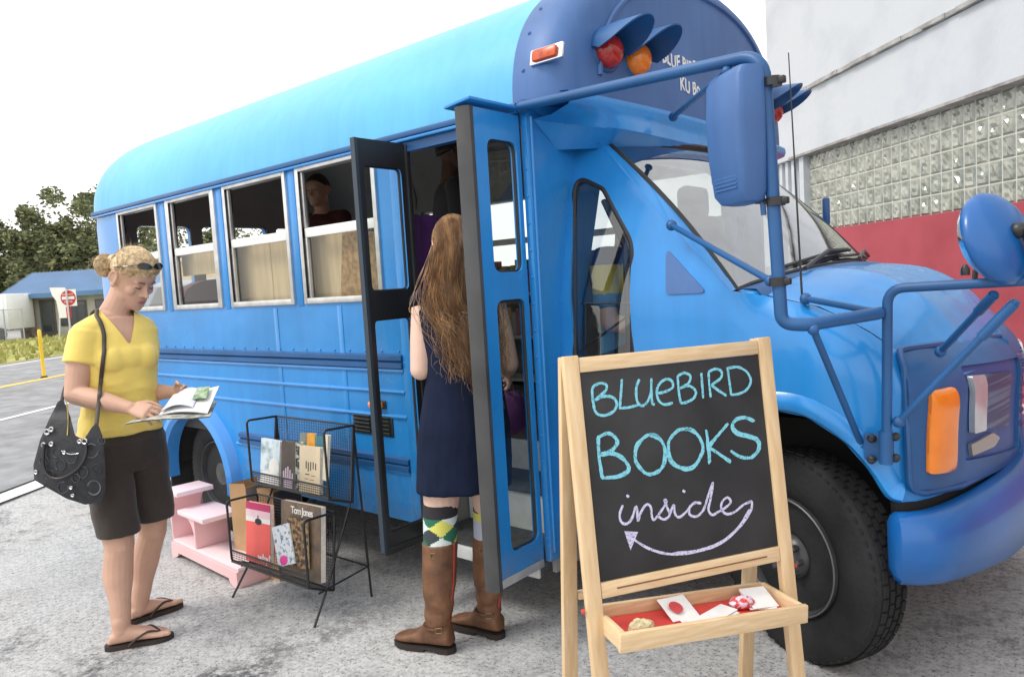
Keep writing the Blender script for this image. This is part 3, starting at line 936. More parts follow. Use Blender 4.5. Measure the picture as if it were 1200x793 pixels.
# --- interior lining of the far wall and of the wall over the cab
m = MB(); m.panel([(-5.9, .62), (-1.82, .62), (-1.82, ZG + .1), (-5.9, ZG + .1)], holes2, lambda u, v, t: (u, YF - .05 - t, v), .006); m.build('wall_liner', M_liner, bus, 0)
m = MB(); m.panel([(2.36, .62), (4.54, .62), (4.54, 2.2), (4.2, 2.6), (3.45, 2.7), (2.7, 2.6), (2.36, 2.2)], [[(2.62, 1.3), (3.05, 1.3), (3.05, 2.0), (2.62, 2.0)], [(3.15, .95), (3.75, .95), (3.75, 2.0), (3.15, 2.0)], [(3.85, 1.3), (4.28, 1.3), (4.28, 2.0), (3.85, 2.0)]], lambda u, v, t: (XR + .052 + t, u, v), .005); m.build('wall_liner', M_liner, bus, 0)
m = MB(); m.add([(-1.875, p.y, p.z) for p in roof_ring(0, inset=.055)] + [(-1.875, 4.5, 1.95), (-1.875, 2.37, 1.95)], [tuple(range(43))]); m.build('front_liner', M_liner, bus, 0)
# --- floor, steps, entrance
m = MB(); m.box2((XR + .05, YS + .05, .56), (XB, YF - .05, .62)); m.box2((XB, 2.86, .56), (-1.2, YF - .05, .62)); m.build('floor', M_floor, bus, 0)
st = MB(); st.box2((XB + .01, YS - .03, .205), (XP, 2.58, .255), .006); o_ = st.build('entrance_step', M_tread, bus)
st = MB(); st.box2((XB + .01, YS - .046, .20), (XP, YS - .031, .258), .004); st.build('step_edge', M_riser, o_)
st = MB(); st.box2((XB + .01, 2.581, .205), (XP, 2.60, .425)); st.build('step_riser', M_riser, o_, 0)
st = MB(); st.box2((XB + .01, 2.57, .426), (XP, 2.85, .45), .004); o_ = st.build('entrance_step', M_tread, bus)
st = MB(); st.box2((XB + .01, 2.84, .451), (XP, 2.858, .60)); st.build('step_riser', M_riser, o_, 0)
st = MB(); st.box2((XB - .02, YS + .046, .2), (XB, 2.86, .56)); st.box2((XP, YS + .046, .2), (XP + .02, 2.86, .56)); st.build('stepwell_side', M_liner, bus, 0)
m = MB(); m.box2((XB, YS, 2.0), (XP, YS + .045, ZG)); m.build('door_header', M_navy, bus, 0)
# front post and bulkhead
m = MB(); m.box2((XP, YS, .26), (XP + .032, YS + .12, ZG), .006); m.build('door_post', M_blue, bus)
m = MB(); m.panel([(2.312, .30), (2.58, .30), (2.58, 1.15), (2.80, 1.80), (2.86, 1.93), (4.04, 1.93), (4.10, 1.80), (4.32, 1.15), (4.32, .3), (4.588, .3), (4.588, 2.06), (2.312, 2.06)], [], lambda u, v, t: (XP + .034 - t, u, v), .03, step=.2)
m.build('front_bulkhead', M_blue, bus, 20)
m = MB(); m.tube(spline([(XP + .036, 2.32, .3), (XP + .036, 2.32, 1.2), (XP + .036, 2.325, 2.03)], 4), .007, 6)
for i in range(16): m.lathe([(.006, 0), (.005, .004), (.001, .006)], (XP + .018, YS, .36 + i * .105), (0, -1, 0), 8)
m.build('post_seam', M_blue, bus)

# --- entrance door leaves (open, standing out from the side)
def leaf(x, y0, y1, hinge_seal, outer, inner, flip):
    z0, z1 = .275, 2.035
    lf = MB(); yo = min(y0, y1)
    a_, b_ = (yo + .07, max(y0, y1) - .022) if not flip else (yo + .026, max(y0, y1) - .026)
    hl = [rrect(a_, 1.435, b_, 1.93, .04), rrect(a_, .36, b_, 1.33, .04)] if not flip else [rrect(a_, 1.39, b_, 1.925, .03), rrect(a_, .335, b_, 1.27, .03)]
    lf.panel([(y0, z0), (y1, z0), (y1, z1), (y0, z1)], hl, lambda u, v, t: (x - t, u, v), .032 if not flip else .022, mi=0)
    o = lf.build('door_leaf', [outer, inner], bus, 20)
    for p in o.data.polygons:
        if (p.normal.x < -.5) != flip: p.material_index = 1 if not flip else 0
        if flip: p.material_index = 1 if p.normal.x > -.5 and abs(p.normal.y) < .5 else 0
    for h in hl:
        s = MB(); s.tube([(x - .016, p[0], p[1]) for p in h], .0075, 6, closed=True); s.build('glass_seal', M_black, o)
        g_ = MB(); g_.panel(h, [], lambda u, v, t: (x - .016, u, v), 0); g_.build('pane', M_glassw, o, 0)
    s = MB()
    if not flip:
        s.loft([[Vector((x + .004, yo, z)), Vector((x - .045, yo - .004, z)), Vector((x - .062, yo - .022, z)), Vector((x - .05, yo - .038, z)), Vector((x - .012, yo - .034, z)), Vector((x + .006, yo - .02, z))] for z in (z0 - .04, .9, 1.5, z1)], True)
    else:
        s.loft([[Vector((x + .003, yo, z)), Vector((x - .024, yo, z)), Vector((x - .024, yo - .016, z)), Vector((x + .003, yo - .016, z))] for z in (z0 - .02, z1)], True)
    s.build('edge_seal', mat('door_edge_rubber', (.055, .057, .06), .55, var=.25, vscale=5) if not flip else mat('slate_edge_rubber', (.030, .045, .065), .5), o, 40)
    s = MB(); s.box2((x - .034, yo - .005, z0 - .035), (x + .003, max(y0, y1), z0 - .001), .004); s.build('bottom_seal', M_black if flip else mat('bottom_sweep', (.35, .36, .37), .6, var=.2, vscale=8), o)
    return o
L1 = leaf(XP, 2.028, 2.292, None, M_blue, M_navy, False)
s = MB(); s.box((XP - .045, 2.145, 2.052), (.13, .30, .012), Matrix.Rotation(radians(-6), 3, 'Y'), .003); s.build('top_flap', M_blue, L1)
L2 = leaf(-2.49, 2.03, 2.292, None, M_blue, M_blackp, True)
s = MB(); s.box2((-2.516, 2.292, .28), (-2.478, 2.318, 2.03), .006); s.build('hinge_post', M_blackp, L2)

# --- front roof cap
def cap_face_x(y): return -1.629 + 0.07 * (1 - ((y - YC) / HW) ** 2)
def cap_ring(x, sc, e=2.35, n=48, zdrop=0.0):
    out = []; zc = 2.25
    for i in range(n + 1):
        a = pi * i / n; c, s_ = cos(a), sin(a)
        y = YC - HW * (abs(c) ** (2 / e)) * (1 if c > 0 else -1); z = ZG + RH * (abs(s_) ** (2 / e))
        out.append(Vector((x, YC + (y - YC) * sc, zc + (z - zc) * sc - zdrop)))
    return out
def capx(p, bow):
    return p
m = MB()
spec = [(-1.855, 1.004), (-1.845, 1.008), (-1.72, 1.008), (-1.66, 1.0), (-1.62, .982), (-1.595, .955), (-1.580, .92), (-1.574, .87)]
rings = []
for x, sc in spec:
    r = cap_ring(x, sc)
    for p in r:                                    # the face bows forward in the middle
        k = 1 - ((p.y - YC) / HW) ** 2
        p.x += (0.07 * k - .055) * max(0, (x + 1.86) / .286)
    rings.append(r)
m.loft(rings, closed=False)
rows = []
for j in range(1, 9):
    t = j / 8; row = []
    for p in rings[-1]:
        q = Vector((p.x, lerp(p.y, YC, t * .98), lerp(p.z, 2.088, t)))
        q.x = cap_face_x(q.y)
        row.append(q)
    rows.append(row)
m.loft([rings[-1]] + rows, closed=False)
cap = m.build('roof_cap', M_denim, bus, 50)
# raised bead round the face
bd_ = cap_ring(-1.57, .80)
m = MB(); m.tube([Vector((cap_face_x(p.y) + .002, p.y, p.z + .02)) for p in bd_ if p.z > 2.13], .012, 6); m.build('face_bead', M_denim, cap)
m = MB()
for (x, z) in ((-1.80, 2.35), (-1.80, 2.2), (-1.80, 2.46), (-1.78, 2.56)):
    yy = YC - HW * 1.008 * max(0.01, 1 - ((z - ZG) / RH) ** 2.35) ** (1 / 2.35)
    m.ball((x, yy, z), .008, 8, 5)
o_ = m.build('cap_rivets', M_denim, cap); o_['kind'] = 'stuff'
# underside, bright blue lip and header down to the windscreen
m = MB(); rows = []
for j in range(21):
    y = lerp(2.33, 4.57, j / 20); k = 1 - ((y - YC) / HW) ** 2
    xf = cap_face_x(y)
    e = min(1, max(0, (abs(y - YC) - .80) / .30)); e = e * e * (3 - 2 * e)
    xw = lerp(-1.545, -1.795, e); zw = lerp(1.965, 2.02, e)
    fwd = lerp(0.0, 1, 1)
    rows.append([Vector((xf - .03, y, 2.10)), Vector((xf + .012, y, 2.095)), Vector((xf + .018, y, 2.07)), Vector((xf + .008, y, 2.045)), Vector((lerp(xf, xw, .45), y, 2.02)), Vector((xw, y, zw))])
m.grid(rows); m.build('cap_underside', M_blue, bus, 60)
for s_ in (1, -1):
    m = MB(); m.grid([[(x, YC - s_ * (YC - y), 2.068 + .012 * (y > 2.6)) for y in (2.296, 2.45, 2.62, 2.8)] for x in (-1.85, -1.75, -1.655)]); m.build('cap_floor', M_blue, bus, 30)
# header between the cap and the windscreen
m = MB(); hd_ = []
for j in range(33):
    y = lerp(2.33, 4.57, j / 32); a = abs(y - YC)
    e = min(1, max(0, (a - .80) / .30)); e = e * e * (3 - 2 * e)
    k = min(1, a / .80); u_ = min(a, .80) / .80
    bx_, bz_ = -1.54 - .115 * u_ * u_, 1.960 - .030 * u_ * u_
    if a > .80: t_ = min(1, (a - .80) / .16); bx_, bz_ = lerp(bx_, -1.80, t_), lerp(bz_, 1.93, t_)
    hd_.append([Vector((lerp(-1.545, -1.795, e) + .004, y, lerp(1.965, 2.02, e) + .004)), Vector((bx_ + .004, YC + max(-.96, min(.96, y - YC)), bz_ - .012))])
m.grid(hd_); m.build('windscreen_header', M_blue, bus, 60)
# cab roof behind the windscreen
m = MB(); m.grid([[(-1.54 - .12 * (abs(y - YC) / .85) ** 2, y, 1.962 - .03 * (abs(y - YC) / .85) ** 2.5), (-1.71, y, 2.0 - .04 * (abs(y - YC) / .85) ** 2), (-1.79, y, 2.03)] for y in [YC - .86 + i * .0955 for i in range(19)]])
m.build('cab_roof', M_blue, bus, 60)
# gusset between the post and the cap
m = MB()
for s_ in (1, -1):
    y0 = YC - s_ * (YC - 2.33); y1 = YC - s_ * (YC - 2.56)
    m = MB(); m.add([(XP + .036, y0, 2.07), (-1.64, y0 + s_ * .22, 2.06), (XP + .036, y1, 1.93), (XP + .036, y0, 2.0)], [(0, 1, 2), (0, 2, 3)])
    m.build('cap_gusset', M_blue, bus, 0)

# warning lamps on the cap: red, amber, amber, red, each under a visor
for (y, mm) in ((2.580, M_redl), (2.775, M_amber), (4.125, M_amber), (4.320, M_redl)):
    x = cap_face_x(y) - .012; z = 2.275
    ax = Vector((1, .22 * (-1 if y > YC else 1) * -0.6, 0)).normalized()
    b = MB(); b.lathe([(.082, -.02), (.082, .015), (.074, .022), (.02, .022)], (x, y, z), ax, 28); lamp = b.build('warning_lamp', M_navy, bus)
    b = MB(); b.lathe([(.066, .015), (.067, .030), (.060, .052), (.042, .070), (.02, .078), (.001, .080)], (x, y, z), ax, 28); b.build('lens', mm, lamp, 60)
    v = MB(); rg_ = []
    for i in range(17):
        a = radians(2 + 176 * i / 16)
        Lr = 0.03 + 0.205 * (sin(a) ** .6)
        d = Vector((0, cos(a), sin(a)))
        rg_.append((d, Lr))
    side = ax.cross(Vector((0, 0, 1))).normalized()
    out = []; inn = []
    for d, Lr in rg_:
        dd = side * d.y + Vector((0, 0, d.z))
        out.append([Vector((x, y, z)) + dd * .090 + ax * 0.0, Vector((x, y, z)) + dd * .093 + ax * Lr * .5 , Vector((x, y, z)) + dd * .096 + ax * Lr + Vector((0, 0, -.012))])
        inn.append([q - dd * .006 for q in out[-1]])
    v.grid(out); v.grid(inn)
    for k in range(len(out) - 1):
        v.add([out[k][2], out[k + 1][2], inn[k + 1][2], inn[k][2]], [(0, 1, 2, 3)])
    v.build('visor', [M_navy], lamp, 60)
# clearance marker on the side of the cap
yy = YC - HW * 1.008 * max(0.01, 1 - ((2.235 - ZG) / RH) ** 2.35) ** (1 / 2.35)
b = MB(); b.box((-1.685, yy - .004, 2.235), (.155, .016, .062), Matrix.Rotation(radians(-12), 3, 'X'), .007); cmk = b.build('clearance_marker', M_chrome, bus)
b = MB(); b.box((-1.685, yy - .018, 2.235), (.115, .024, .046), Matrix.Rotation(radians(-12), 3, 'X'), .010); b.build('lens', mat('marker_orange', (.50, .075, .02), .3, var=.3, vscale=30), cmk)
b = MB(); b.box2((-6.03, YS + .10, 2.09), (-5.97, YS + .17, 2.14), .01); cmk = b.build('clearance_marker', M_redl, bus)
# hand-painted lettering
for tx, y0, z0, sz in (('BLUE BIRD', 2.985, 2.300, .078), ('KU Bo', 3.13, 2.205, .080)):
    o = text_mesh(tx, sz, frame_mat((0, 0, 0), (0, 1, 0), (0, 0, 1)), 'lettering', M_lettw, None, .0008, space=1.05, bold=.0022)
    for v in o.data.vertices:
        y = v.co.y * .84 + y0
        wob = .006 * sin(v.co.y * 40)
        v.co = Vector((cap_face_x(y) + .002 + v.co.x, y, z0 + v.co.z + wob))
    attach(o, cap)

# --- cab: one strip along the side and round the front corner
PATH = spline([(-1.80, 2.452), (-1.45, 2.446), (-1.1, 2.446), (-.80, 2.45), (-.66, 2.456), (-.585, 2.476), (-.53, 2.515), (-.487, 2.60), (-.445, 2.75), (-.405, 2.95), (-.37, 3.2), (-.355, 3.45)], 10)
PATH = [Vector((p[0], p[1])) if len(p) == 2 else p for p in PATH]
ARC = [0.0]
for i in range(1, len(PATH)): ARC.append(ARC[-1] + (PATH[i] - PATH[i - 1]).length)
SOFF = -1.80
def path_at(s):
    s -= SOFF
    if s <= 0: d = (PATH[1] - PATH[0]).normalized(); return PATH[0] + d * s, d
    for i in range(len(ARC) - 1):
        if s <= ARC[i + 1]:
            t = (s - ARC[i]) / (ARC[i + 1] - ARC[i])
            d0 = (PATH[i + 1] - PATH[max(i - 1, 0)]).normalized(); d1 = (PATH[min(i + 2, len(PATH) - 1)] - PATH[i]).normalized()
            return PATH[i].lerp(PATH[i + 1], t), d0.lerp(d1, t).normalized()
    d = (PATH[-1] - PATH[-2]).normalized(); return PATH[-1] + d * (s - ARC[-1]), d
SEND = SOFF + ARC[-1]
def s_of(x=None, y=None):
    lo, hi = SOFF, SEND
    for _ in range(40):
        mid = (lo + hi) / 2; p, d = path_at(mid)
        if (x is not None and p.x < x) or (y is not None and p.y < y and mid > SOFF + .9) or (y is not None and mid <= SOFF + .9): lo = mid
        else: hi = mid
    return lo
def top_z(s):
    return interp(s, [-1.85, -1.70, -1.675, -1.06, -.80, -.62, s_of(x=-.53), s_of(y=2.75), SEND], [1.95, 1.945, 1.93, 1.318, 1.255, 1.165, 1.105, 1.075, 1.055])
def cab_fn(off=0.0, mir=False):
    def f(s, z, t):
        p, d = path_at(s); nrm = Vector((d.y, -d.x))           # outward
        o = off - t
        tz = top_z(s)
        if s < -1.0:
            if z > 1.30: o -= .165 * ((z - 1.30) / .6) ** 1.15
        else:
            k = max(0, (z - (tz - .13)) / .13); o -= .06 * k * k
        if z < 0.72: o -= .03 * ((0.72 - z) / .4) ** 2
        o += .012 * math.exp(-((z - 1.0) / .12) ** 2)              # body-side swell
        y = p.y + nrm.y * o
        return (p.x + nrm.x * o, 2 * YC - y if mir else y, z)
    return f
# outline in (s, z)
ss = [-1.765, -1.60, -1.56]
outl = [(-1.80, .34), (-1.43, .34), (-1.40, .55), (-1.30, .73), (-1.16, .85), (-1.02, .905), (-.92, .915), (-.82, .90), (-.71, .83), (-.64, .745), (s_of(x=-.595), .66), (s_of(x=-.56), .64)]
k = s_of(x=-.56)
outl += [(lerp(k, SEND, i / 8), lerp(.64, .62, i / 8)) for i in range(1, 9)]
tops = [(lerp(SEND, -1.06, i / 24), 0) for i in range(25)]
outl += [(s, top_z(s)) for s, _ in tops]
outl += [(lerp(-1.06, -1.675, i / 6), lerp(1.318, 1.93, i / 6)) for i in range(1, 7)] + [(-1.72, 1.965), (-1.80, 1.97)]
def side_hit(px, py):
    y = 2.45
    for _ in range(12):
        p = on_y(px, py, y); y = cab_fn(0)(p.x, p.z, 0)[1]
    return p.x, p.z
_w = [side_hit(*q) for q in ((741, 412), (741, 286), (706, 222), (673, 206), (673, 412))]
WINH = rpoly([(_w[4][0] - .002, .72), (_w[0][0] + .012, .72)] + _w[:4] + [_w[4]], [.05, .05, 0, .16, .05, .10, 0], 7)
for mir in (False, True):
    m = MB(); m.panel(outl, [WINH], cab_fn(0, mir), .02, step=.07)
    m.build('cab_side', M_blue, bus, 50)
    f = cab_fn(-.006, mir)
    m = MB(); m.tube([f(p[0], p[1], 0) for p in WINH], .011, 6, closed=True); cw = m.build('cab_window', M_black, bus)
    m = MB(); m.panel(WINH, [], cab_fn(-.012, mir), 0, step=.1); m.build('pane', glass('cab_glass', (.66, .70, .72), .10), cw, 60)
    m = MB(); fi = cab_fn(-.03, mir)
    m.tube([fi(*side_hit(676, 356), 0), fi(*side_hit(738, 356), 0)], .005, 6); m.tube([fi(*side_hit(675, 412), 0), fi(*side_hit(738, 366), 0)], .005, 6)
    m.tube([fi(-1.50, .78, 0), fi(*side_hit(732, 400), 0), fi(*side_hit(728, 290), 0), fi(*side_hit(702, 235), 0)], .012, 6)
    m.build('guard_rods', M_blackp, cw)
    # quarter trim, dull blue
    m = MB(); m.panel(rpoly([side_hit(*q) for q in ((781, 345), (829, 343), (781, 290))], .012, 3), [], cab_fn(.004, mir), .004, step=.05); m.build('quarter_trim', M_denim, bus, 50)
    # arch lip
    m = MB(); f = cab_fn(.006, mir); fo = cab_fn(.022, mir); ap = spline([Vector((a, b)) for a, b in outl[1:12]], 4)
    rgs = []
    for i, p in enumerate(ap):
        d = (ap[min(i + 1, len(ap) - 1)] - ap[max(i - 1, 0)]).normalized(); nn = Vector((-d.y, d.x))
        if nn.dot(p - Vector((-.93, .45))) < 0: nn = -nn
        rgs.append([f(p.x, p.y, .03), f(p.x, p.y, .0), fo(p.x + nn.x * .012, p.y + nn.y * .012, 0), fo(p.x + nn.x * .04, p.y + nn.y * .04, .004), f(p.x + nn.x * .065, p.y + nn.y * .065, .006)])
    m.grid(rgs); m.build('wheel_arch_lip', M_blue, bus, 60)

# hood
def hood_edge(s, mir=False): return Vector(cab_fn(0, mir)(s, top_z(s), 0))
NV = 28
m = MB(); rows = []
corner = s_of(y=2.62)
for i in range(NV + 1):
    t = i / NV                                   # 0 at the cowl, 1 at the front edge
    row = []
    NU = 40
    for j in range(NU + 1):
        q = j / NU; mir = q > .5; qq = (q if not mir else 1 - q) * 2      # 0 edge, 1 centre
        L = hood_edge(lerp(-1.06, corner, t))
        Ft = lerp(corner, SEND, qq); Fp = hood_edge(Ft)
        C0 = Vector((-1.06 + (.115) * (1 - (1 - qq) ** 2), lerp(2.50, YC, qq), 1.318 + .075 * (1 - (1 - qq) ** 2)))
        L0 = hood_edge(-1.06); L1_ = hood_edge(corner)
        Mx = Vector((-.945, YC, 1.393)).lerp(hood_edge(SEND), t); Mx.z += .088 * sin(pi * t ** 1.25) ; 
        p = (1 - qq) * L + qq * Mx + (1 - t) * C0 + t * Fp - ((1 - qq) * (1 - t) * L0 + qq * (1 - t) * Vector((-.945, YC, 1.393)) + (1 - qq) * t * L1_ + qq * t * hood_edge(SEND))
        p.z += .048 * sin(pi * min(1, qq * 1.0)) ** .8 * sin(pi * t) ** .7 * (1 - qq * .6)
        p.z += .012 * math.exp(-((qq - .52) / .10) ** 2) * sin(pi * t) ** .5        # hood crease
        if mir: p.y = 2 * YC - p.y
        row.append(p)
    rows.append(row)
m.grid(rows); hood = m.build('hood', M_blue, bus, 60)
HOOD = rows
m = MB(); m.tube([p + Vector((.006, 0, -.004)) for p in rows[-1]], .007, 6); m.build('hood_gap', M_blackp, bus)

# windscreen and its surround
def ws(u, v, off=0.0):
    """u -1..1 across, v 0 bottom to 1 top"""
    yb = YC + u * .925; yt = YC + u * .80; k = u * u
    B = Vector((-.975 - .105 * k, yb, 1.388 - .07 * k)); T = Vector((-1.54 - .115 * k, yt, 1.960 - .030 * k))
    p = B.lerp(T, v); p += Vector((.74, 0, .67)) * (.025 * sin(pi * v) + off); return p
m = MB(); m.grid([[ws(lerp(-1, 1, j / 24), i / 10) for j in range(25)] for i in range(11)]); wsc = m.build('windscreen', M_wind, bus, 60)
edge = [ws(-1, i / 8, .004) for i in range(9)] + [ws(lerp(-1, 1, j / 20), 1, .004) for j in range(1, 20)] + [ws(1, 1 - i / 8, .004) for i in range(9)] + [ws(lerp(1, -1, j / 20), 0, .004) for j in range(1, 20)]
m = MB(); m.tube(edge, .013, 6, closed=True); m.build('windscreen_seal', M_black, wsc)
for mir in (False, True):                                                  # pillar strip closing the gap to the side panel
    m = MB(); rows_ = []
    for i in range(13):
        v = i / 12; p = ws(-1, v, .006); s_ = lerp(-1.06, -1.675, v); q = Vector(cab_fn(.002)(s_, top_z(s_), 0))
        if mir: p.y = 2 * YC - p.y; q.y = 2 * YC - q.y
        rows_.append([q, q.lerp(p, .5) + Vector((.006, -.006 if not mir else .006, .004)), p])
    m.grid(rows_); m.build('windscreen_pillar', M_blue, bus, 60)
# cowl panel and wipers
m = MB(); m.grid([[ws(u, 0) + Vector((-.01, 0, .004)), ws(u, 0) + Vector((.035, 0, .006)), ws(u, 0) + Vector((.075, 0, .004)), ws(u, 0) + Vector((.10, 0, -.025))] for u in [-1 + i / 12 for i in range(25)]])
m.build('cowl_panel', M_navy, bus, 60)
for (u0, u1) in ((-.62, .12), (.0, .72)):
    m = MB(); a = ws(u0, 0, .03) + Vector((.04, 0, 0)); b = ws(u1, .07, .03)
    m.tube([a, a.lerp(b, .5) + Vector((0, 0, .03)), b], .009, 6); m.tube([ws(u0 - .05, .035, .018), ws((u0 + u1) / 2, .055, .02), ws(u1 + .12, .085, .018)], .007, 6)
    m.build('wiper', M_blackp, bus)
m = MB(); m.lathe([(.02, 0), (.02, .03), (.008, .05)], (-.60, 4.0, 1.30), (0, 0, 1), 12); m.build('washer_nozzle', M_blackp, bus)
# cab interior: dashboard, wheel, seats, sun screen edge
m = MB(); m.loft([[Vector((-1.0, y, 1.325)), Vector((-1.18, y, 1.335)), Vector((-1.27, y, 1.27)), Vector((-1.26, y, .98)), Vector((-1.0, y, .97))] for y in (2.56, 3.0, 3.45, 3.9, 4.34)], True); m.build('dashboard', M_dashg, bus, 40)
m = MB(); ax = Vector((-.75, 0, .55)).normalized(); c = Vector((-1.33, 3.93, 1.27))
sx_ = Vector((0, 1, 0)); sy_ = ax.cross(sx_)
m.tube([c + (sx_ * cos(2 * pi * i / 24) + sy_ * sin(2 * pi * i / 24)) * .19 for i in range(24)], .014, 8, closed=True)
m.tube([c - sx_ * .18, c + ax * -.03, c + sx_ * .18], .014, 6); m.tube([c - ax * .03, c - ax * .25], .03, 8); m.build('steering_wheel', M_blackp, bus)
m = MB(); m.box((-1.62, 3.95, 1.02), (.5, .5, .14), None, .05); m.box((-1.86, 3.95, 1.36), (.14, .48, .7), Matrix.Rotation(radians(-10), 3, 'Y'), .05); m.box((-1.92, 3.95, 1.78), (.1, .26, .18), None, .04)
m.build('driver_seat', mat('seat_grey', (.12, .12, .125), .85), bus)
m = MB(); m.box2((-1.78, 2.50, .50), (-1.45, 4.40, .56)); m.box2((-1.449, 2.95, .50), (-1.05, 3.95, .56)); m.build('cab_floor', M_floor, bus, 0)
m = MB(); m.tube([ws(-.27, .99, -.02), ws(-.29, .85, -.05), ws(-.25, .62, -.06)], .006, 6); m.build('mirror_stem', M_black, bus)
m = MB(); m.box(ws(.02, .86, -.09), (.03, .24, .07), None, .01); m.build('interior_mirror', M_blackp, bus)

# --- front end details, placed on the cab strip
def front_hit(px, py):
    r = ray(px, py); lo, hi = SOFF, SEND
    f = lambda s: (path_at(s)[0].x - CAM.x) * r.y - (path_at(s)[0].y - CAM.y) * r.x
    lo = -.9
    a = f(lo)
    for _ in range(50):
        mid = (lo + hi) / 2
        if (f(mid) > 0) == (a > 0): lo = mid
        else: hi = mid
    p = path_at(lo)[0]
    t = (p.y - CAM.y) / r.y
    return lo, CAM.z + r.z * t
def fpoly(pts): return [front_hit(*p) for p in pts]
def mirror_mesh(o):
    """the same part on the driver's side"""
    me = o.data.copy(); c = o.copy(); c.data = me; COL.objects.link(c); c.parent = o.parent
    oy = (bus.location.y)
    for v in me.vertices: v.co.y = 2 * (YC - oy) - v.co.y
    me.flip_normals()
    return c
bez = rpoly(fpoly([(1058, 411), (1120, 405), (1197, 393), (1198, 535), (1120, 568), (1062, 577)]), [.05, .3, .02, .04, .3, .06], 8)
lampbox = rpoly(fpoly([(1125, 429), (1188, 418), (1188, 523), (1125, 539)]), .018, 5)
m = MB(); m.panel(bez, [lampbox], cab_fn(.016), .022, step=.04)
bz = m.build('headlight_bezel', M_navy, bus, 50)
f = cab_fn(.018); m = MB(); m.tube([f(*p, 0) for p in bez], .010, 6, closed=True); m.build('bezel_rim', M_navy, bz)
m = MB(); m.panel(lampbox, [], cab_fn(.003), 0, step=.05); m.build('lamp_pocket', mat('pocket_blue', (.02, .085, .27), .45, var=.1), bz, 50)
am = rpoly(fpoly([(1079, 457), (1104, 452), (1111, 490), (1110, 550), (1080, 553)]), [.012, .014, .03, .012, .012], 5)
def domed(pts, o_, k_):
    """a lens bulging out of its seat; the edge is rounded"""
    us = [p[0] for p in pts]; vs_ = [p[1] for p in pts]; uc, vc = (min(us) + max(us)) / 2, (min(vs_) + max(vs_)) / 2; uh, vh = (max(us) - min(us)) / 2, (max(vs_) - min(vs_)) / 2
    def g_(s_, z_, t_):
        e = max(0.0, 1 - ((s_ - uc) / uh) ** 4) * max(0.0, 1 - ((z_ - vc) / vh) ** 6)
        return cab_fn(o_ + (k_ * e ** .5 if t_ == 0 else 0))(s_, z_, t_)
    return g_
m = MB(); m.panel(am, [], domed(am, .022, .018), .012, step=.009)
cxm = sum(p[0] for p in am) / len(am)
ts = m.build('turn_signal', M_amber, bz, 55)
hp = rpoly(fpoly([(1129, 440), (1144, 438), (1147, 503), (1133, 507)]), .010, 4)
m = MB(); m.panel(hp, [], cab_fn(.024), .018, step=.02); hl = m.build('headlamp', M_lens, bz, 55)
m = MB(); m.panel(rpoly(fpoly([(1146, 438), (1177, 434), (1177, 497), (1149, 502)]), .008, 3), [], cab_fn(.014), .01, step=.02); m.build('lamp_housing', mat('headlamp_ribs', (.10, .16, .26), .38, col2=(.035, .07, .14), vscale=1, stretch=(1, 1, 90), detail=0, spec=.3, mixramp=(.45, .55)), hl, 30)
m = MB(); m.panel(fpoly([(1132, 520), (1158, 506), (1166, 512), (1160, 522), (1134, 533)]), [], cab_fn(.016), .012, step=.02); m.build('lower_lamp', mat('lens_dull', (.35, .33, .30), .2, metal=.4), bz, 30)
for o in [bz] + list(bz.children): pass
def mirror_tree(o, par):
    c = mirror_mesh(o); c.parent = par
    for ch in list(o.children): mirror_tree(ch, c)
mirror_tree(bz, bus)
# grille between the bezels
gs0 = max(p[0] for p in bez) + .02
m = MB(); m.panel([(gs0, .70), (SEND, .70), (SEND, 1.02), (gs0, 1.03)], [], cab_fn(.006), .01, step=.05)
m.panel([(gs0, .70), (SEND, .70), (SEND, 1.02), (gs0, 1.03)], [], cab_fn(.006, True), .01, step=.05)
gr = m.build('grille', M_blackp, bus, 40)
m = MB()
for i in range(6):
    z = .73 + i * .052
    pts = [cab_fn(.016)(lerp(gs0, SEND, j / 8), z, 0) for j in range(9)] + [cab_fn(.016, True)(lerp(SEND, gs0, j / 8), z, 0) for j in range(1, 9)]
    m.tube(pts, .011, 6)
o_ = m.build('grille_bars', mat('grille_plum', (.10, .05, .16), .4, var=.2), gr)
# bumper
m = MB(); rings = []
prof = [(.00, .415), (.055, .405), (.085, .43), (.095, .50), (.092, .555), (.075, .60), (.04, .622), (.0, .615)]
sl_ = [s_of(x=-.575) + (SEND - s_of(x=-.575)) * i / 24 for i in range(25)]
for mir in (False,):
    def brow(s, mir, sc=1.0):
        f = cab_fn(0, mir); p, d = path_at(s); out = []
        for o, z in prof:
            q = Vector(cab_fn(.012 + o * sc - .012 * math.exp(-((z - 1.0) / .12) ** 2), mir)(s, .75, 0)); z2 = z - (.055 if z < .47 else (.02 if z < .56 else 0)) * min(1, max(0, (s - sl_[0]) / .5)); q.z = z2 if sc == 1 else lerp(.51, z, .5 + .5 * sc); out.append(q)
        return out
    L = [brow(sl_[0] - .02, False, .35), brow(sl_[0] - .012, False, .8)] + [brow(s, False) for s in sl_] + [brow(s, True) for s in reversed(sl_[:-1])] + [brow(sl_[0] - .012, True, .8), brow(sl_[0] - .02, True, .35)]
m.loft(L, True); m.build('bumper', M_bump, bus, 50)
m = MB(); m.grid([[Vector(cab_fn(-.01)(s, z, 0)) for z in (.42, .64)] for s in sl_]); m.grid([[Vector(cab_fn(-.01, True)(s, z, 0)) for z in (.42, .64)] for s in sl_]); m.build('bumper_backing', M_chass, bus, 0)
# rocker sill under the cab door
m = MB(); m.box2((-1.76, 2.46, .26), (-1.44, 2.52, .36), .015); m.build('sill', M_navy, bus)

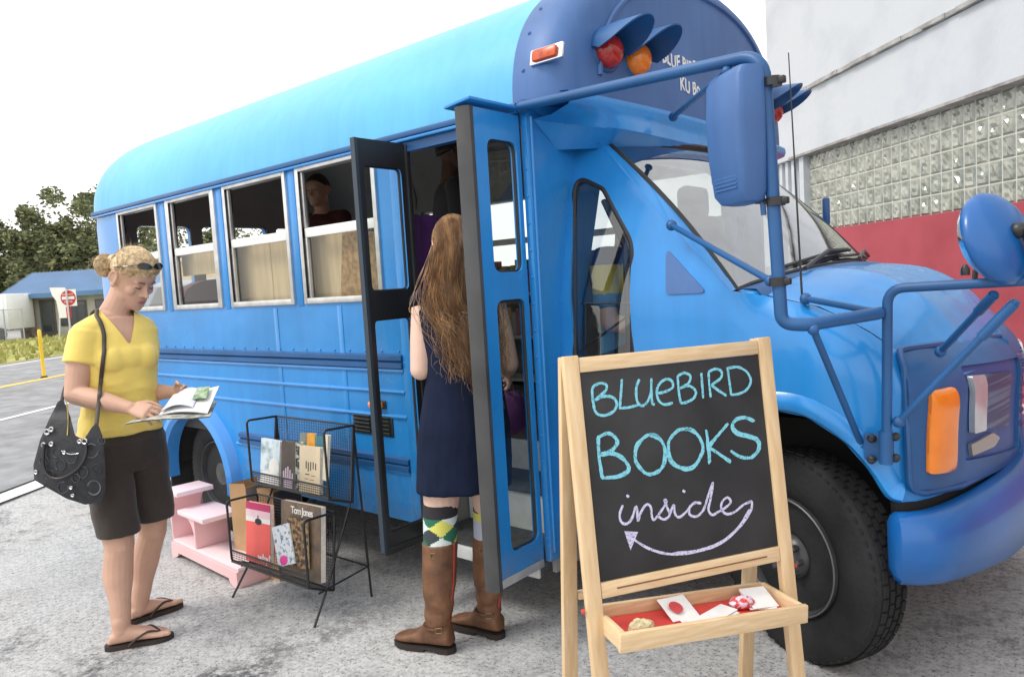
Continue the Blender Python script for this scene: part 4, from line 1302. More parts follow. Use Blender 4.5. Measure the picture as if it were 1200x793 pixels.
# --- chassis, inner arches
m = MB()
for y in (2.95, 3.95): m.box2((-5.8, y - .05, .30), (-.55, y + .05, .46))
m.box2((-4.6, 2.5, .20), (-4.46, 4.4, .34)); m.box2((-.96, 2.85, .30), (-.88, 4.05, .38)); m.box2((-3.9, 3.3, .2), (-3.0, 3.9, .5)); m.box2((-1.7, 2.9, .30), (-.6, 4.0, .8))
m.lathe([(.16, -.2), (.16, .2)], (-4.53, 3.45, .28), (0, 1, 0), 16); m.build('chassis', M_chass, bus, 0)
for s_ in (1, -1):
    m = MB(); pts = [(-1.43, .35), (-1.40, .60), (-1.28, .78), (-1.0, .93), (-.80, .92), (-.66, .80), (-.58, .66), (-.57, .45)]
    m.grid([[(x, YC - s_ * (YC - y), z) for y in (2.47, 2.95)] for x, z in pts]); m.add([(x, YC - s_ * (YC - 2.95), z) for x, z in pts], [tuple(range(len(pts)))]); m.build('inner_arch', M_chass, bus, 0)
    m = MB(); pts = arch(ACX, ACZ, AR + .005, ZB); m.grid([[(x, YC - s_ * (YC - y), z) for y in (2.345, 2.85)] for x, z in pts]); m.add([(x, YC - s_ * (YC - 2.85), z) for x, z in pts], [tuple(range(len(pts)))]); m.build('inner_arch', M_chass, bus, 0)

# --- wheels
def wheel(c, ax, R, Wd, rimR, dual=False, slots=6):
    """ax points outward"""
    c = Vector(c); ax = Vector(ax).normalized()
    t = MB()
    t.lathe([(rimR, -Wd * .96), (R * .80, -Wd), (R * .95, -Wd * .97), (R * .992, -Wd * .88), (R, -Wd * .7), (R, -Wd * .3), (R * .992, -Wd * .12), (R * .955, -.03 * Wd), (R * .90, 0.0), (R * .80, .010), (R * .72, .006), (rimR * 1.03, -.012), (rimR, -.02)], c, ax, 56)
    ref = (Vector((0, 0, 1)) - ax * ax.z).normalized(); oth = ax.cross(ref)
    for ring, (h0, h1) in enumerate(((-.16, -.30), (-.34, -.48), (-.52, -.66), (-.70, -.84))):
        for i in range(52):
            a = 2 * pi * (i + .5 * (ring % 2)) / 52; d = ref * cos(a) + oth * sin(a); tg = ref * -sin(a) + oth * cos(a)
            t.box(c + d * (R + .003) + ax * Wd * (h0 + h1) / 2, (.005, R * .098, Wd * .13), Matrix((d, tg, ax)).transposed())
    for i in range(60):
        a = 2 * pi * i / 60; d = ref * cos(a) + oth * sin(a); tg = ref * -sin(a) + oth * cos(a)
        t.box(c + d * R * .965 - ax * Wd * .035, (R * .02, R * .045, .004), Matrix((d, tg, ax)).transposed())
    w_ = t.build('wheel', M_tyre, bus, 40)
    r = MB()
    if not dual:
        r.lathe([(rimR, -.05), (rimR * 1.03, -.008), (rimR * .99, .004), (rimR * .95, -.012), (rimR * .90, -.045), (rimR * .78, -.055), (rimR * .60, -.035), (rimR * .42, -.02), (rimR * .38, -.02), (rimR * .33, .0), (rimR * .22, .012), (.001, .014)], c, ax, 48)
    else:
        r.lathe([(rimR, -.04), (rimR * 1.03, -.006), (rimR * .99, .004), (rimR * .94, -.03), (rimR * .86, -.10), (rimR * .66, -.12), (rimR * .62, -.07), (rimR * .36, -.06), (rimR * .34, -.02), (.001, -.01)], c, ax, 48)
    rm = r.build('rim', M_rim, w_, 45)
    h = MB()
    for i in range(slots):
        a = 2 * pi * (i + .5) / slots; d = ref * cos(a) + oth * sin(a); tg = ref * -sin(a) + oth * cos(a)
        base = c + d * rimR * .69 + ax * ((-.043) if not dual else -.118)
        h.ball(base, (.5, .5, .5), 12, 6, M=Matrix((d * rimR * .26, tg * rimR * .36, ax * .016)).transposed())
    h.build('rim_slots', mat('slot_black', (.004, .004, .004), .9), rm)
    h = MB()
    for i in range(8):
        a = 2 * pi * i / 8; d = ref * cos(a) + oth * sin(a)
        h.lathe([(.013, 0), (.013, .022), (.008, .028)], c + d * rimR * .30 + ax * (.0 if not dual else -.05), ax, 6)
    h.build('wheel_nuts', M_rim, rm)
    h = MB(); h.tube([c + (ref * cos(2 * pi * i / 48) + oth * sin(2 * pi * i / 48)) * rimR * 1.015 + ax * .003 for i in range(48)], .0035, 5, closed=True); h.build('rim_edge', mat('dull_rim_edge', (.16, .16, .165), .5, metal=.5) if not dual else M_rim, rm)
    return w_
STEER = radians(26)
FWX, FWR = -.888, .372
fz = gz(FWX) + FWR - .004
axf = Vector((-sin(STEER), -cos(STEER), 0))
wheel(Vector((FWX, 2.675, fz)) + axf * .12, axf, FWR, .15, .205)
wheel(Vector((FWX, 4.20, fz)) + Vector((sin(STEER), cos(STEER), 0)) * .12, Vector((sin(STEER), cos(STEER), 0)), FWR, .15, .205)
RWX, RWR = -4.53, .372
rz = gz(RWX) + RWR - .004
wheel((RWX, 2.365, rz), (0, -1, 0), RWR, .22, .212, True)
wheel((RWX, 2.365 + .27, rz), (0, -1, 0), RWR, .22, .212, True)
wheel((RWX, 4.535, rz), (0, 1, 0), RWR, .22, .212, True)
m = MB(); m.lathe([(FWR * .55, 0), (FWR * .55, .03)], (0, 0, 0), (0, 1, 0))

# --- mirrors on tubular arms
mt = spline
loop = bend([(-1.80, 2.275, 2.062), (-1.60, 2.245, 2.05), (-.79, 2.115, 1.985), (-.775, 2.10, 1.28 + .03), (-.765, 2.10, 1.235), (-.56, 2.36, 1.245)], .10, 8)
loop = bend([(-1.80, 2.275, 2.062), on_y(882, 66, 2.10) + Vector((.03, 0, 0)), on_y(916, 379, 2.10), on_y(945, 381, 2.12), on_y(1030, 367, 2.36)], .075, 8)
m = MB(); m.tube(loop, .0185, 12); arm = m.build('mirror_arm', M_navy, bus, 60)
m = MB(); m.lathe([(.028, -.006), (.028, .006), (.02, .02)], loop[0] + Vector((0, .012, 0)), (0, -1, 0), 12); m.box(on_y(1030, 367, 2.40), (.05, .10, .02), None, .005); m.build('arm_foot', M_navy, arm)
for a, b in ((on_y(852, 84, 2.115), on_x(789, 137, -1.50)), (on_y(903, 329, 2.10), on_y(787, 264, 2.43)), (on_y(953, 386, 2.13), on_y(1010, 522, 2.455)), (on_y(1030, 366, 2.36), on_y(944, 350, 2.50))):
    m = MB(); m.tube([a, b], .0105, 8); m.ball(b, .02, 10, 6); m.ball(a, .017, 10, 6); m.build('arm_brace', M_navy, arm, 60)
for py_ in (96, 236, 330):
    m = MB(); c = on_y(lerp(905, 912, (py_ - 90) / 240), py_, 2.10); m.lathe([(.026, -.012), (.026, .012)], c, (0, 0, 1), 12); m.box(c + Vector((.028, -.005, 0)), (.02, .02, .02), None, .004)
    m.build('clamp', M_blackp, arm)
# rear-view mirror head: a rounded box, back towards the front of the bus
hc = on_y(872, 162, 2.12)
hx = Vector((.80, -.60, 0)).normalized(); hy = Vector((.60, .80, 0)).normalized()
m = MB(); rg2 = []
for z, sx1, d1 in ((-.190, .055, .025), (-.185, .076, .045), (-.160, .088, .060), (-.05, .094, .072), (.05, .096, .075), (.16, .096, .070), (.184, .090, .055), (.19, .066, .03)):
    ring = rrect(-sx1, -.02, sx1, d1, .022, 3)
    rg2.append([hc + hx * p[0] + hy * -p[1] * .0 + Vector((0, 0, z)) + (Vector((.60, .80, 0)) * -1) * (-p[1]) * -1.0 for p in ring])
m.loft(rg2, True)
mh = m.build('mirror_head', M_denim, arm, 40)
m = MB()
for i in range(26):
    z = -.145 + i * .011
    m.box(hc + hx * .0 - hy * .0625 + Vector((0, 0, z - .0)), (.12, .006, .004), Matrix((hx, hy, Vector((0, 0, 1)))).transposed())
m.build('mirror_ribs', M_denim, mh)
m = MB(); m.tube([on_y(893, 228, 2.10), on_y(895, 252, 2.10)], .008, 6); m.build('mirror_post', M_denim, mh)
m = MB(); m.tube([on_y(885, 96, 2.10), on_y(905, 96, 2.10)], .009, 6); m.tube([on_y(885, 236, 2.10), on_y(912, 236, 2.10)], .009, 6); m.build('head_mount', M_blackp, mh)

# cross-view mirror on its hoop
h0 = on_y(1039, 535, 2.40)
hoop = bend([h0, on_y(1040, 338, 2.38), on_y(1200, 329, 2.38), on_y(1200, 329, 2.38) + Vector((.16, .25, 0)), Vector((-.02, 3.45, 1.27))], .05, 8)
m = MB(); m.tube(hoop, .0145, 10); hp_ = m.build('crossview_hoop', M_navy, bus, 60)
m = MB(); m.box(on_y(1030, 524, 2.425), (.085, .012, .085), None, .008)
m.lathe([(.02, -.05), (.02, .05)], on_y(1038, 524, 2.40), (0, 0, 1), 12)
hb = m.build('hinge_bracket', M_navy, hp_)
for q in ((1022, 513), (1022, 538), (1050, 511), (1050, 536)):
    m = MB(); m.lathe([(.013, 0), (.013, .01), (.007, .016)], on_y(*q, 2.418), (0, -1, 0), 10); m.build('bolt', M_blackp, hp_)
for a, b in ((on_y(1053, 494, 2.40), on_y(1192, 352, 2.36)), (on_y(1102, 412, 2.62), on_y(1166, 344, 2.38))):
    m = MB(); m.tube([a, b], .0105, 8); m.ball(a, .018, 10, 6); m.tube([b.lerp(a, .02), b.lerp(a, .28)], .0145, 8); m.build('hoop_brace', M_navy, hp_, 60)
rc = on_y(1170, 279, 2.38); rax = Vector((.86, -.42, .30)).normalized()
m = MB(); m.lathe([(.128, -.012), (.131, 0), (.124, .012), (.112, .022), (.085, .038), (.045, .047), (.03, .05), (.001, .05)], rc, rax, 40); cm = m.build('crossview_mirror', M_bump, hp_, 50)
m = MB(); m.lathe([(.126, -.012), (.115, -.03), (.09, -.05), (.05, -.064), (.001, -.069)], rc, rax, 40); m.build('mirror_glass', M_chrome, cm, 60)
m = MB(); m.tube([rc + rax * .05, rc + rax * .075, on_y(1200, 330, 2.38) + Vector((.03, 0, 0))], .012, 8); m.ball(rc + rax * .055, .022, 10, 6); m.build('mirror_stalk', M_blackp, cm)
m = MB(); m.tube([on_y(1142, 332, 2.38), on_y(1143, 318, 2.38), on_y(1152, 312, 2.38)], .008, 6); m.build('stalk_hook', M_blackp, hp_)

# antenna
ab = on_y(941, 367, 2.52)
m = MB(); m.lathe([(.018, 0), (.016, .01), (.008, .03)], ab - Vector((0, 0, .012)), (0, 0, 1), 12); m.tube([ab, on_y(924, 62, 2.52)], [.004, .0018], 6); m.build('antenna', M_blackp, bus)
# small far fender mirror and roof fittings seen over the top
m = MB(); m.box(on_y(968, 248, 4.55), (.04, .05, .16), Matrix.Rotation(radians(20), 3, 'Z'), .012); m.build('far_mirror', M_navy, bus)
m = MB(); m.tube([(-5.45, 3.35, 2.74), (-5.45, 3.35, 2.80)], .006, 6); m.build('roof_aerial', M_blackp, bus)
m = MB(); m.box((-3.25, 3.2, 2.755), (.28, .22, .03), None, .01); m.build('roof_hatch', M_roofp, bus)
# ================================================================ chalkboard easel
M_pine = mat('pale_pine', (0.76, 0.58, 0.36), 0.55, col2=(0.64, 0.44, 0.235), vscale=5, stretch=(14, 14, 1.2), bump=0.08, bscale=30, mixramp=(.35, .75))
M_pine2 = mat('pale_pine_across', (0.77, 0.60, 0.385), 0.55, col2=(0.65, 0.455, 0.25), vscale=5, stretch=(2.2, 2.2, 22), bump=0.08, bscale=30, mixramp=(.35, .75))
M_board = mat('chalkboard', (0.038, 0.039, 0.042), 0.65, col2=(0.020, 0.021, 0.023), vscale=5, detail=8, bump=0.05, bscale=120, spec=0.35)
def chalky(name, c, c2):
    m = mat(name, c, .95, col2=c2, vscale=90, spec=.05, detail=3, mixramp=(.30, .5)); t = m.node_tree
    b_ = t.nodes['Principled BSDF']; o_ = [n for n in t.nodes if n.type == 'OUTPUT_MATERIAL'][0]
    nz = _n(t, 'ShaderNodeTexNoise'); nz.inputs['Scale'].default_value = 170; nz.inputs['Detail'].default_value = 4; nz.inputs['Roughness'].default_value = .7
    tc_ = _n(t, 'ShaderNodeTexCoord'); t.links.new(tc_.outputs['Object'], nz.inputs['Vector'])
    rp = _n(t, 'ShaderNodeValToRGB'); rp.color_ramp.elements[0].position = .33; rp.color_ramp.elements[1].position = .44
    t.links.new(nz.outputs['Fac'], rp.inputs['Fac'])
    tr = _n(t, 'ShaderNodeBsdfTransparent'); mxs = _n(t, 'ShaderNodeMixShader')
    t.links.new(rp.outputs['Color'], mxs.inputs['Fac']); t.links.new(tr.outputs['BSDF'], mxs.inputs[1]); t.links.new(b_.outputs['BSDF'], mxs.inputs[2])
    t.links.new(mxs.outputs['Shader'], o_.inputs['Surface']); return m
M_chalkb = chalky('blue_chalk', (0.24, 0.62, 0.74), (0.13, 0.40, 0.50))
M_chalkw = chalky('lilac_chalk', (0.62, 0.60, 0.80), (0.40, 0.39, 0.54))
M_redtray = mat('red_tray', (0.62, 0.055, 0.045), 0.45, var=.1, vscale=6)
EL = Vector((-1.207, 1.677, 1.18)); EE = Vector((.519, .855, 0)).normalized(); EN = Vector((EE.y, -EE.x, 0))
TL = 0.11
ED = (Vector((0, 0, -1)) + EN * TL).normalized(); EQ = ED.cross(EE)
if EQ.dot(EN) < 0: EQ = -EQ
ED2 = (Vector((0, 0, -1)) - EN * TL).normalized()
def B(u, v, o=0.0): return EL + EE * u + ED * v + EQ * o
def binv(px, py):
    d = ray(px, py); t = (EL - CAM).dot(EQ) / d.dot(EQ); P = CAM + d * t - EL
    return P.dot(EE), P.dot(ED)
ez = EL + EE * .32; ez.z = gz(ez.x)
easel = thing('chalkboard_easel', 'wooden A-frame chalkboard easel reading Bluebird Books inside with a curved arrow', 'easel', ez)
RB = Matrix((EE, ED, EQ)).transposed()
RT = Matrix((EE, ED, EE.cross(ED))).transposed()
for u in (0, .642):
    m = MB(); e = (EL.z - (gz(EL.x))) / (-ED.z)
    m.box(B(u, e / 2 - .002, 0), (.046, e, .026), RB, .004); m.build('leg', M_pine, easel)
    m = MB(); a0 = EL + EE * u - EN * .020; e2 = (EL.z - gz(EL.x - .1)) / (-ED2.z)
    R2 = Matrix((EE, ED2, EE.cross(ED2))).transposed()
    m.box(a0 + ED2 * (e2 / 2 + .003), (.046, e2, .024), R2, .004); m.build('leg', M_pine, easel)
m = MB(); m.box(B(.321, .026, 0), (.594, .042, .022), RB, .003); m.build('frame_rail', M_pine2, easel)
m = MB(); m.box(B(.321, .652, 0), (.594, .044, .022), RB, .003); m.build('frame_rail', M_pine2, easel)
m = MB(); m.box(B(.321, .652, .0115), (.50, .004, .002), RB); m.build('painted_groove_shade', mat('groove_shadow', (.20, .10, .04), .8), easel)  # thin dark strip on the rail; a groove's shade put into its colour
m = MB(); m.box(B(.321, .338, 0), (.594, .58, .012), RB, .001); bdv = m.build('blackboard', M_board, easel)
m = MB(); a = EL + EE * .025 - EN * .02 + ED2 * .735; b = EL + EE * .617 - EN * .02 + ED2 * .735
m.beam(a, b, .03, .02, bev=.003); m.build('cross_rail', M_pine2, easel)
for u in (-.03, .672):
    m = MB(); m.lathe([(.007, 0), (.007, .006), (.003, .008)], EL + EE * u + ED * .70, EE * (-1 if u < 0 else 1), 10); m.build('hinge_bolt', mat('red_bolt_cap', (.6, .05, .04), .5), easel)
# tray
tz = .438
def TP(u, b, z): return EL + EE * u * .985 + EN * b + Vector((0, 0, z - EL.z - .07 * u + .004))      # the tray hangs a little low at its right end
ET = (EE + Vector((0, 0, -.07))).normalized(); RTy = Matrix((ET, -EN, ET.cross(-EN))).transposed()
m = MB()
m.box(TP(.316, .200, tz - .0), (.60, .016, .052), RTy, .003); m.box(TP(.316, .018, tz), (.568, .014, .052), RTy, .003)
m.box(TP(.026, .105, tz), (.016, .172, .052), RTy, .003); m.box(TP(.606, .105, tz), (.016, .172, .052), RTy, .003)
trf = m.build('tray_frame', M_pine2, easel)
m = MB(); m.box(TP(.316, .109, tz - .014), (.562, .164, .008), RTy); m.build('tray_base', M_redtray, trf)

# chalk writing, stroke by stroke (measured on the board)
def z8(p): return binv(640 + p[0] / 1.919, 380 + p[1] / 1.919)
rngc = random.Random(11)
def chalk(mb, pts, w=.0075, jit=0.0, smooth=True):
    q = [Vector((*z8((p[0] + rngc.uniform(-jit, jit), p[1] + rngc.uniform(-jit, jit))), 0)) for p in pts]
    if smooth and len(q) > 2: q = spline(q, 6)
    elif len(q) == 2: q = [q[0].lerp(q[1], i / 6) for i in range(7)]
    L = []; R_ = []
    for i in range(len(q)):
        d = (q[min(i + 1, len(q) - 1)] - q[max(i - 1, 0)]).normalized(); n_ = Vector((-d.y, d.x, 0))
        ww = w * .5 * rngc.uniform(.78, 1.12)
        if i == 0 or i == len(q) - 1: ww *= .7
        L.append(q[i] + n_ * ww); R_.append(q[i] - n_ * ww)
    o = .0068 + rngc.uniform(0, .0006)
    mb.grid([[B(p.x, p.y, o) for p in L], [B(p.x, p.y, o) for p in R_]])
def ell(cx, cy, rx, ry, a0=0, n=14, tilt=0.0):
    out = []
    for i in range(n + 2):
        a = a0 + 2 * pi * i / n; x, y = rx * cos(a), ry * sin(a)
        out.append((cx + x * cos(tilt) - y * sin(tilt), cy + x * sin(tilt) + y * cos(tilt)))
    return out
m = MB()
for st in ([(101, 146), (102, 165), (106, 190)], [(101, 146), (106, 138), (120, 132), (133, 136), (132, 148), (120, 159), (107, 171)], [(107, 171), (125, 162), (145, 163), (156, 176), (150, 194), (130, 204), (113, 201), (106, 190)],
           [(168, 123), (166, 150), (163, 190)], [(163, 188), (185, 186), (205, 180)],
           [(207, 123), (200, 144), (202, 172), (213, 183), (226, 172), (234, 150)], [(234, 121), (234, 150), (236, 176), (242, 180)],
           [(247, 155), (265, 151), (281, 142), (280, 128), (268, 123), (253, 132), (246, 150), (250, 170), (263, 180), (282, 176)],
           [(293, 116), (295, 148), (300, 178)], [(293, 116), (308, 109), (321, 116), (317, 132), (297, 144)], [(297, 144), (318, 138), (333, 149), (330, 164), (315, 174), (300, 177)],
           [(346, 109), (348, 137), (350, 166)], [(362, 107), (364, 135), (367, 164)], [(362, 107), (378, 100), (391, 106), (389, 121), (368, 136)], [(368, 136), (384, 148), (402, 160)],
           [(405, 98), (409, 128), (413, 159)], [(403, 99), (428, 96), (449, 108), (457, 127), (448, 146), (430, 156), (413, 158)]):
    chalk(m, st, .0082); chalk(m, st, .006, 1.2)
for k in range(3):
    j = 2.6
    for st in ([(114, 252), (119, 300), (124, 346)], [(114, 252), (135, 243), (152, 250), (157, 265), (146, 281), (121, 293)], [(121, 293), (148, 289), (171, 301), (183, 318), (179, 332), (158, 342), (124, 346)],
               ell(232, 292, 34, 44, -1.6 + .3 * k), ell(310, 279, 39, 45, -1.7 + .3 * k),
               [(357, 238), (360, 272), (364, 311)], [(405, 221), (385, 246), (362, 275)], [(362, 275), (386, 291), (411, 308)],
               [(464, 216), (446, 207), (426, 213), (415, 228), (426, 243), (450, 250), (471, 260), (476, 279), (460, 297), (431, 297), (413, 284)]):
        chalk(m, st, .0085, j)
ltb = m.build('lettering', M_chalkb, bdv, 0)
m = MB()
for st in ([(170, 405), (163, 425), (166, 442), (178, 447), (190, 435), (200, 408), (204, 440), (209, 424), (221, 405), (232, 408), (235, 430), (241, 437), (258, 415), (268, 398), (263, 394), (270, 412), (275, 427), (263, 437), (250, 431)],
           [(275, 427), (284, 405), (287, 424), (296, 432), (308, 424), (320, 411)],
           [(346, 401), (331, 400), (319, 412), (321, 427), (336, 430), (351, 415), (361, 385), (372, 354), (367, 390), (362, 415), (371, 427), (384, 420), (401, 410), (412, 398), (405, 388), (393, 397), (391, 414), (403, 425), (421, 420), (441, 404), (460, 396)],
           [(178, 383), (184, 387)], [(304, 372), (310, 376)],
           [(460, 396), (456, 420), (431, 455), (390, 490), (340, 508), (280, 515), (230, 503), (192, 480)]):
    chalk(m, st, .0078)
chalk(m, [(455, 415), (430, 455), (390, 489), (340, 507), (281, 514)], .010)
tri = [z8(p) for p in ((173, 463), (204, 465), (187, 506))]
m.add([B(*p, .0075) for p in tri], [(0, 1, 2)])
m.build('lettering', M_chalkw, bdv, 0)

# things lying in the tray
M_paper = mat('white_card', (0.78, 0.77, 0.75), 0.7, var=.06, vscale=12)
def on_tray(u, b, dz=0.0): return TP(u, b, tz - .0095 + dz)
def card(name, label, cat, u, b, w, h, rot, mt, dz=0.0, n=1, tilt=0.0):
    m = MB()
    for i in range(n):
        R = RTy @ Matrix.Rotation(rot + (i * .15 if n > 1 else 0), 3, 'Z') @ Matrix.Rotation(tilt, 3, 'X')
        m.box(on_tray(u + i * .004, b, dz + .002 + i * .004 + abs(sin(tilt)) * h * .5), (w, h, .0025), R, .0006)
    o = m.build(name, mt, None, 0)
    return tag(o, label, cat)
c1 = card('card', 'white card printed with a red disc, leaning in the middle of the easel tray', 'card', .27, .075, .095, .085, .12, M_paper, 0, 1, .42)
m = MB(); R = RTy @ Matrix.Rotation(.12, 3, 'Z') @ Matrix.Rotation(.42, 3, 'X')
m.lathe([(.021, 0), (.021, .0006)], on_tray(.258, .082, .0265), R @ Vector((0, 0, 1)), 24); m.build('red_emblem', mat('red_print', (.55, .06, .06), .6), c1)
tag(card('flyer_pile', 'untidy pile of torn white flyers in the easel tray, below the white card', 'flyers', .335, .140, .17, .055, .0, M_paper, 0, 4), None)
card('card', 'white card with jagged edge standing at the right end of the easel tray', 'card', .535, .090, .085, .085, -.2, M_paper, .002, 2, .35)
m = MB()
rg = random.Random(2); base_pts = [(.035 * cos(a) * rg.uniform(.8, 1.15), .026 * sin(a) * rg.uniform(.8, 1.15)) for a in [2 * pi * i / 16 for i in range(16)]]
rings = []
for sc, z in ((1.0, .001), (1.06, .010), (.95, .022), (.6, .029), (.15, .031)): rings.append([on_tray(.115 + x * sc, .135 + y * sc, z + .003 * sin(8 * x * 40)) for x, y in base_pts])
m.loft(rings, True); tag(m.build('cleaning_cloth', mat('cream_cloth', (.66, .58, .36), .95, var=.15, vscale=30, bump=.6, bscale=80)), 'crumpled cream cloth at the left end of the easel tray', 'cloth')
m = MB(); m.ball(on_tray(.475, .095, .018), (.042, .025, .02), 16, 8, M=RTy)
tag(m.build('patterned_pouch', mat('red_white_pattern', (.62, .06, .07), .6, col2=(.75, .62, .70), vscale=55, detail=2, mixramp=(.48, .52))), 'small red and white patterned pouch between the flyers and the right-hand card in the tray', 'pouch')

# ================================================================ wire magazine rack
M_wire = mat('black_wire', (0.016, 0.016, 0.018), 0.4)
RO = Vector((-3.39, 1.795, 0)); RW = Vector((1, .015, 0)); RDp = Vector((-.08, 1, 0))
def K(u, d, z): return RO + RW * u + RDp * d + Vector((0, 0, z))
WR = .625
rk = Vector(K(WR / 2, .15, 0)); rk.z = gz(rk.x)
rack = thing('magazine_rack', 'black wire two-tier magazine rack standing on the ground beside the bus', 'rack', rk)
def gzk(u, d): p = K(u, d, 0); return gz(p.x)
for u in (.0, WR):
    du = .03 if u else -.01
    m = MB(); m.tube([K(u + du, -.01, gzk(u, 0)), K(u, .10, .08), K(u, .275, .43), K(u, .325, .78)], .0058, 8); m.build('leg', M_wire, rack)
    m = MB(); m.tube([K(u + du * .7, .34, gzk(u, .34)), K(u, .33, .62), K(u, .325, .77)], .0055, 8); m.build('leg', M_wire, rack)
    m = MB(); m.tube([K(u + .006, .045, .075), K(u + .02, .335, .10)], .0042, 6); m.build('side_bar', M_wire, rack)
m = MB(); m.tube([K(0, .335, .10), K(WR + .02, .335, .10)], .0042, 6); m.build('rear_bar', M_wire, rack)
TIERS = [((0, .115), (.135, .055), (.175, .405), (0, .415)), ((.150, .470), (.285, .420), (.330, .775), (.150, .785))]
for fb, bb, bt, ft in TIERS:
    t_ = MB()
    for u in (0, WR):
        t_.tube(bend([K(u, *bb), K(u, *fb), K(u, *ft), K(u, *bt), K(u, *bb)], .02, 4), .0058, 8)
    for q in (fb, bb, bt): t_.tube([K(0, *q), K(WR, *q)], .005, 8)
    lip = (fb[0] + .003, fb[1] + .055)
    t_.tube([K(0, *lip), K(WR, *lip)], .005, 8)
    tr_ = t_.build('tier_frame', M_wire, rack, 60)
    w_ = MB(); n_ = 26
    for i in range(1, n_):                                     # horizontal wires of back, floor and lip
        q = (lerp(bb[0], bt[0], i / n_), lerp(bb[1], bt[1], i / n_)); w_.tube([K(0, *q), K(WR, *q)], .0013, 4, cap=False)
    for i in range(1, 8):
        q = (lerp(fb[0], bb[0], i / 8), lerp(fb[1], bb[1], i / 8)); w_.tube([K(0, *q), K(WR, *q)], .0014, 4, cap=False)
    for i in range(1, 5):
        q = (lerp(fb[0], lip[0], i / 5), lerp(fb[1], lip[1], i / 5)); w_.tube([K(0, *q), K(WR, *q)], .0018, 4, cap=False)
    for i in range(1, 44):
        u = WR * i / 44
        w_.tube([K(u, *lip), K(u, *fb), K(u, *bb), K(u, *bt)], .0011, 4, cap=False)
    o_ = w_.build('wire_mesh', M_wire, tr_, 0)
# books and magazines: corners measured in the photograph laid on the slope of the tier
def slope_pt(px, py, tier, off):
    """point on the plane parallel to the back of a tier, off metres in front of it"""
    fb, bb, bt, ft = TIERS[tier]
    p0 = K(0, *bb); e2 = (K(0, *bt) - p0).normalized(); nrm = RW.normalized().cross(e2).normalized()
    if nrm.y > 0: nrm = -nrm
    p0 = p0 + nrm * off; d = ray(px, py)
    return CAM + d * ((p0 - CAM).dot(nrm) / d.dot(nrm)), e2, nrm
def book(label, tier, off, quad, th, mcov, cat='book', name='book', extra=None):
    """quad: four photo points TL, TR, BR, BL of the front cover"""
    P = [slope_pt(*q, tier, off)[0] for q in quad]; _, e2, nr = slope_pt(*quad[0], tier, off)
    c = sum(P, Vector()) / 4
    X = ((P[1] - P[0]) + (P[2] - P[3])); X -= nr * X.dot(nr); w_ = X.length / 2; X.normalize()
    Y = nr.cross(X); 
    if Y.z < 0: Y = -Y
    h_ = abs(((P[0] - P[3]) + (P[1] - P[2])).dot(Y)) / 2
    R = Matrix((X, Y, X.cross(Y))).transposed()
    nn = X.cross(Y); s_ = 1 if nn.dot(nr) > 0 else -1
    if s_ < 0: X = -X; R = Matrix((X, Y, X.cross(Y))).transposed(); nn = X.cross(Y)
    root = thing(name, label, cat, c - Y * h_ / 2)
    m = MB(); m.box(c + nn * 0, (w_, h_, .002), R, .0005); m.box(c - nn * (th - .001), (w_, h_, .002), R, .0005)
    if th > .008: m.box(c - nn * (th / 2) - X * (w_ / 2 - .001), (.002, h_, th - .0045), R)
    cv = m.build('cover', mcov, root, 0)
    if th > .003:
        m = MB(); m.box(c - nn * (th / 2) + X * .0015, (w_ - .006, h_ - .006, th - .0045), R); m.build('pages', mat('page_edges', (.74, .70, .62), .9, var=.1, vscale=60, stretch=(1, 1, 1)), root, 0)
    def put(tx, u, v, size, mt, **kw):          # u,v in 0..1 from lower left
        o = c + X * (u - .5) * w_ + Y * (v - .5) * h_ + nn * .0016
        text_mesh(tx, size, frame_mat(o, X, Y), 'lettering', mt, cv, depth=.0003, **kw)
    def patch(u0, v0, u1, v1, mt, dz=.0012, nm='cover_print', rnd=0):
        m = MB(); o = lambda u, v: c + X * (u - .5) * w_ + Y * (v - .5) * h_ + nn * dz
        if rnd:
            m.add([o((u0 + u1) / 2 + (u1 - u0) / 2 * cos(2 * pi * i / 24), (v0 + v1) / 2 + (v1 - v0) / 2 * sin(2 * pi * i / 24)) for i in range(24)], [tuple(range(24))])
        else: m.add([o(u0, v0), o(u1, v0), o(u1, v1), o(u0, v1)], [(0, 1, 2, 3)])
        m.build(nm, mt, cv, 0)
    return put, patch
M_cream = mat('cream_cover', (.72, .60, .42), .6, var=.06, vscale=10)
M_inkd = mat('dark_ink', (.03, .028, .03), .7)
M_inkr = mat('rust_ink', (.42, .16, .07), .7)
M_skyc = mat('pale_blue_cover', (.62, .72, .78), .5, col2=(.16, .24, .26), vscale=14, detail=4, mixramp=(.30, .52))
M_umber = mat('umber_cover', (.085, .065, .055), .5, var=.2, vscale=12)
M_pinkw = mat('mauve_print', (.62, .50, .62), .6, var=.15, vscale=50)
M_coral = mat('coral_cover', (.80, .12, .10), .45, var=.04, vscale=5)
M_crim = mat('crimson_print', (.52, .03, .13), .5)
M_brownc = mat('sepia_cover', (.105, .085, .07), .45, col2=(.22, .15, .10), vscale=16, detail=4)
M_tap = mat('tapestry_print', (.36, .22, .09), .6, col2=(.05, .035, .04), vscale=48, detail=4, mixramp=(.42, .58))
M_cart = mat('cartoon_print', (.66, .70, .76), .6, col2=(.16, .22, .30), vscale=42, detail=3, mixramp=(.36, .46))
M_hotp = mat('hot_pink_print', (.80, .07, .36), .5, var=.05)
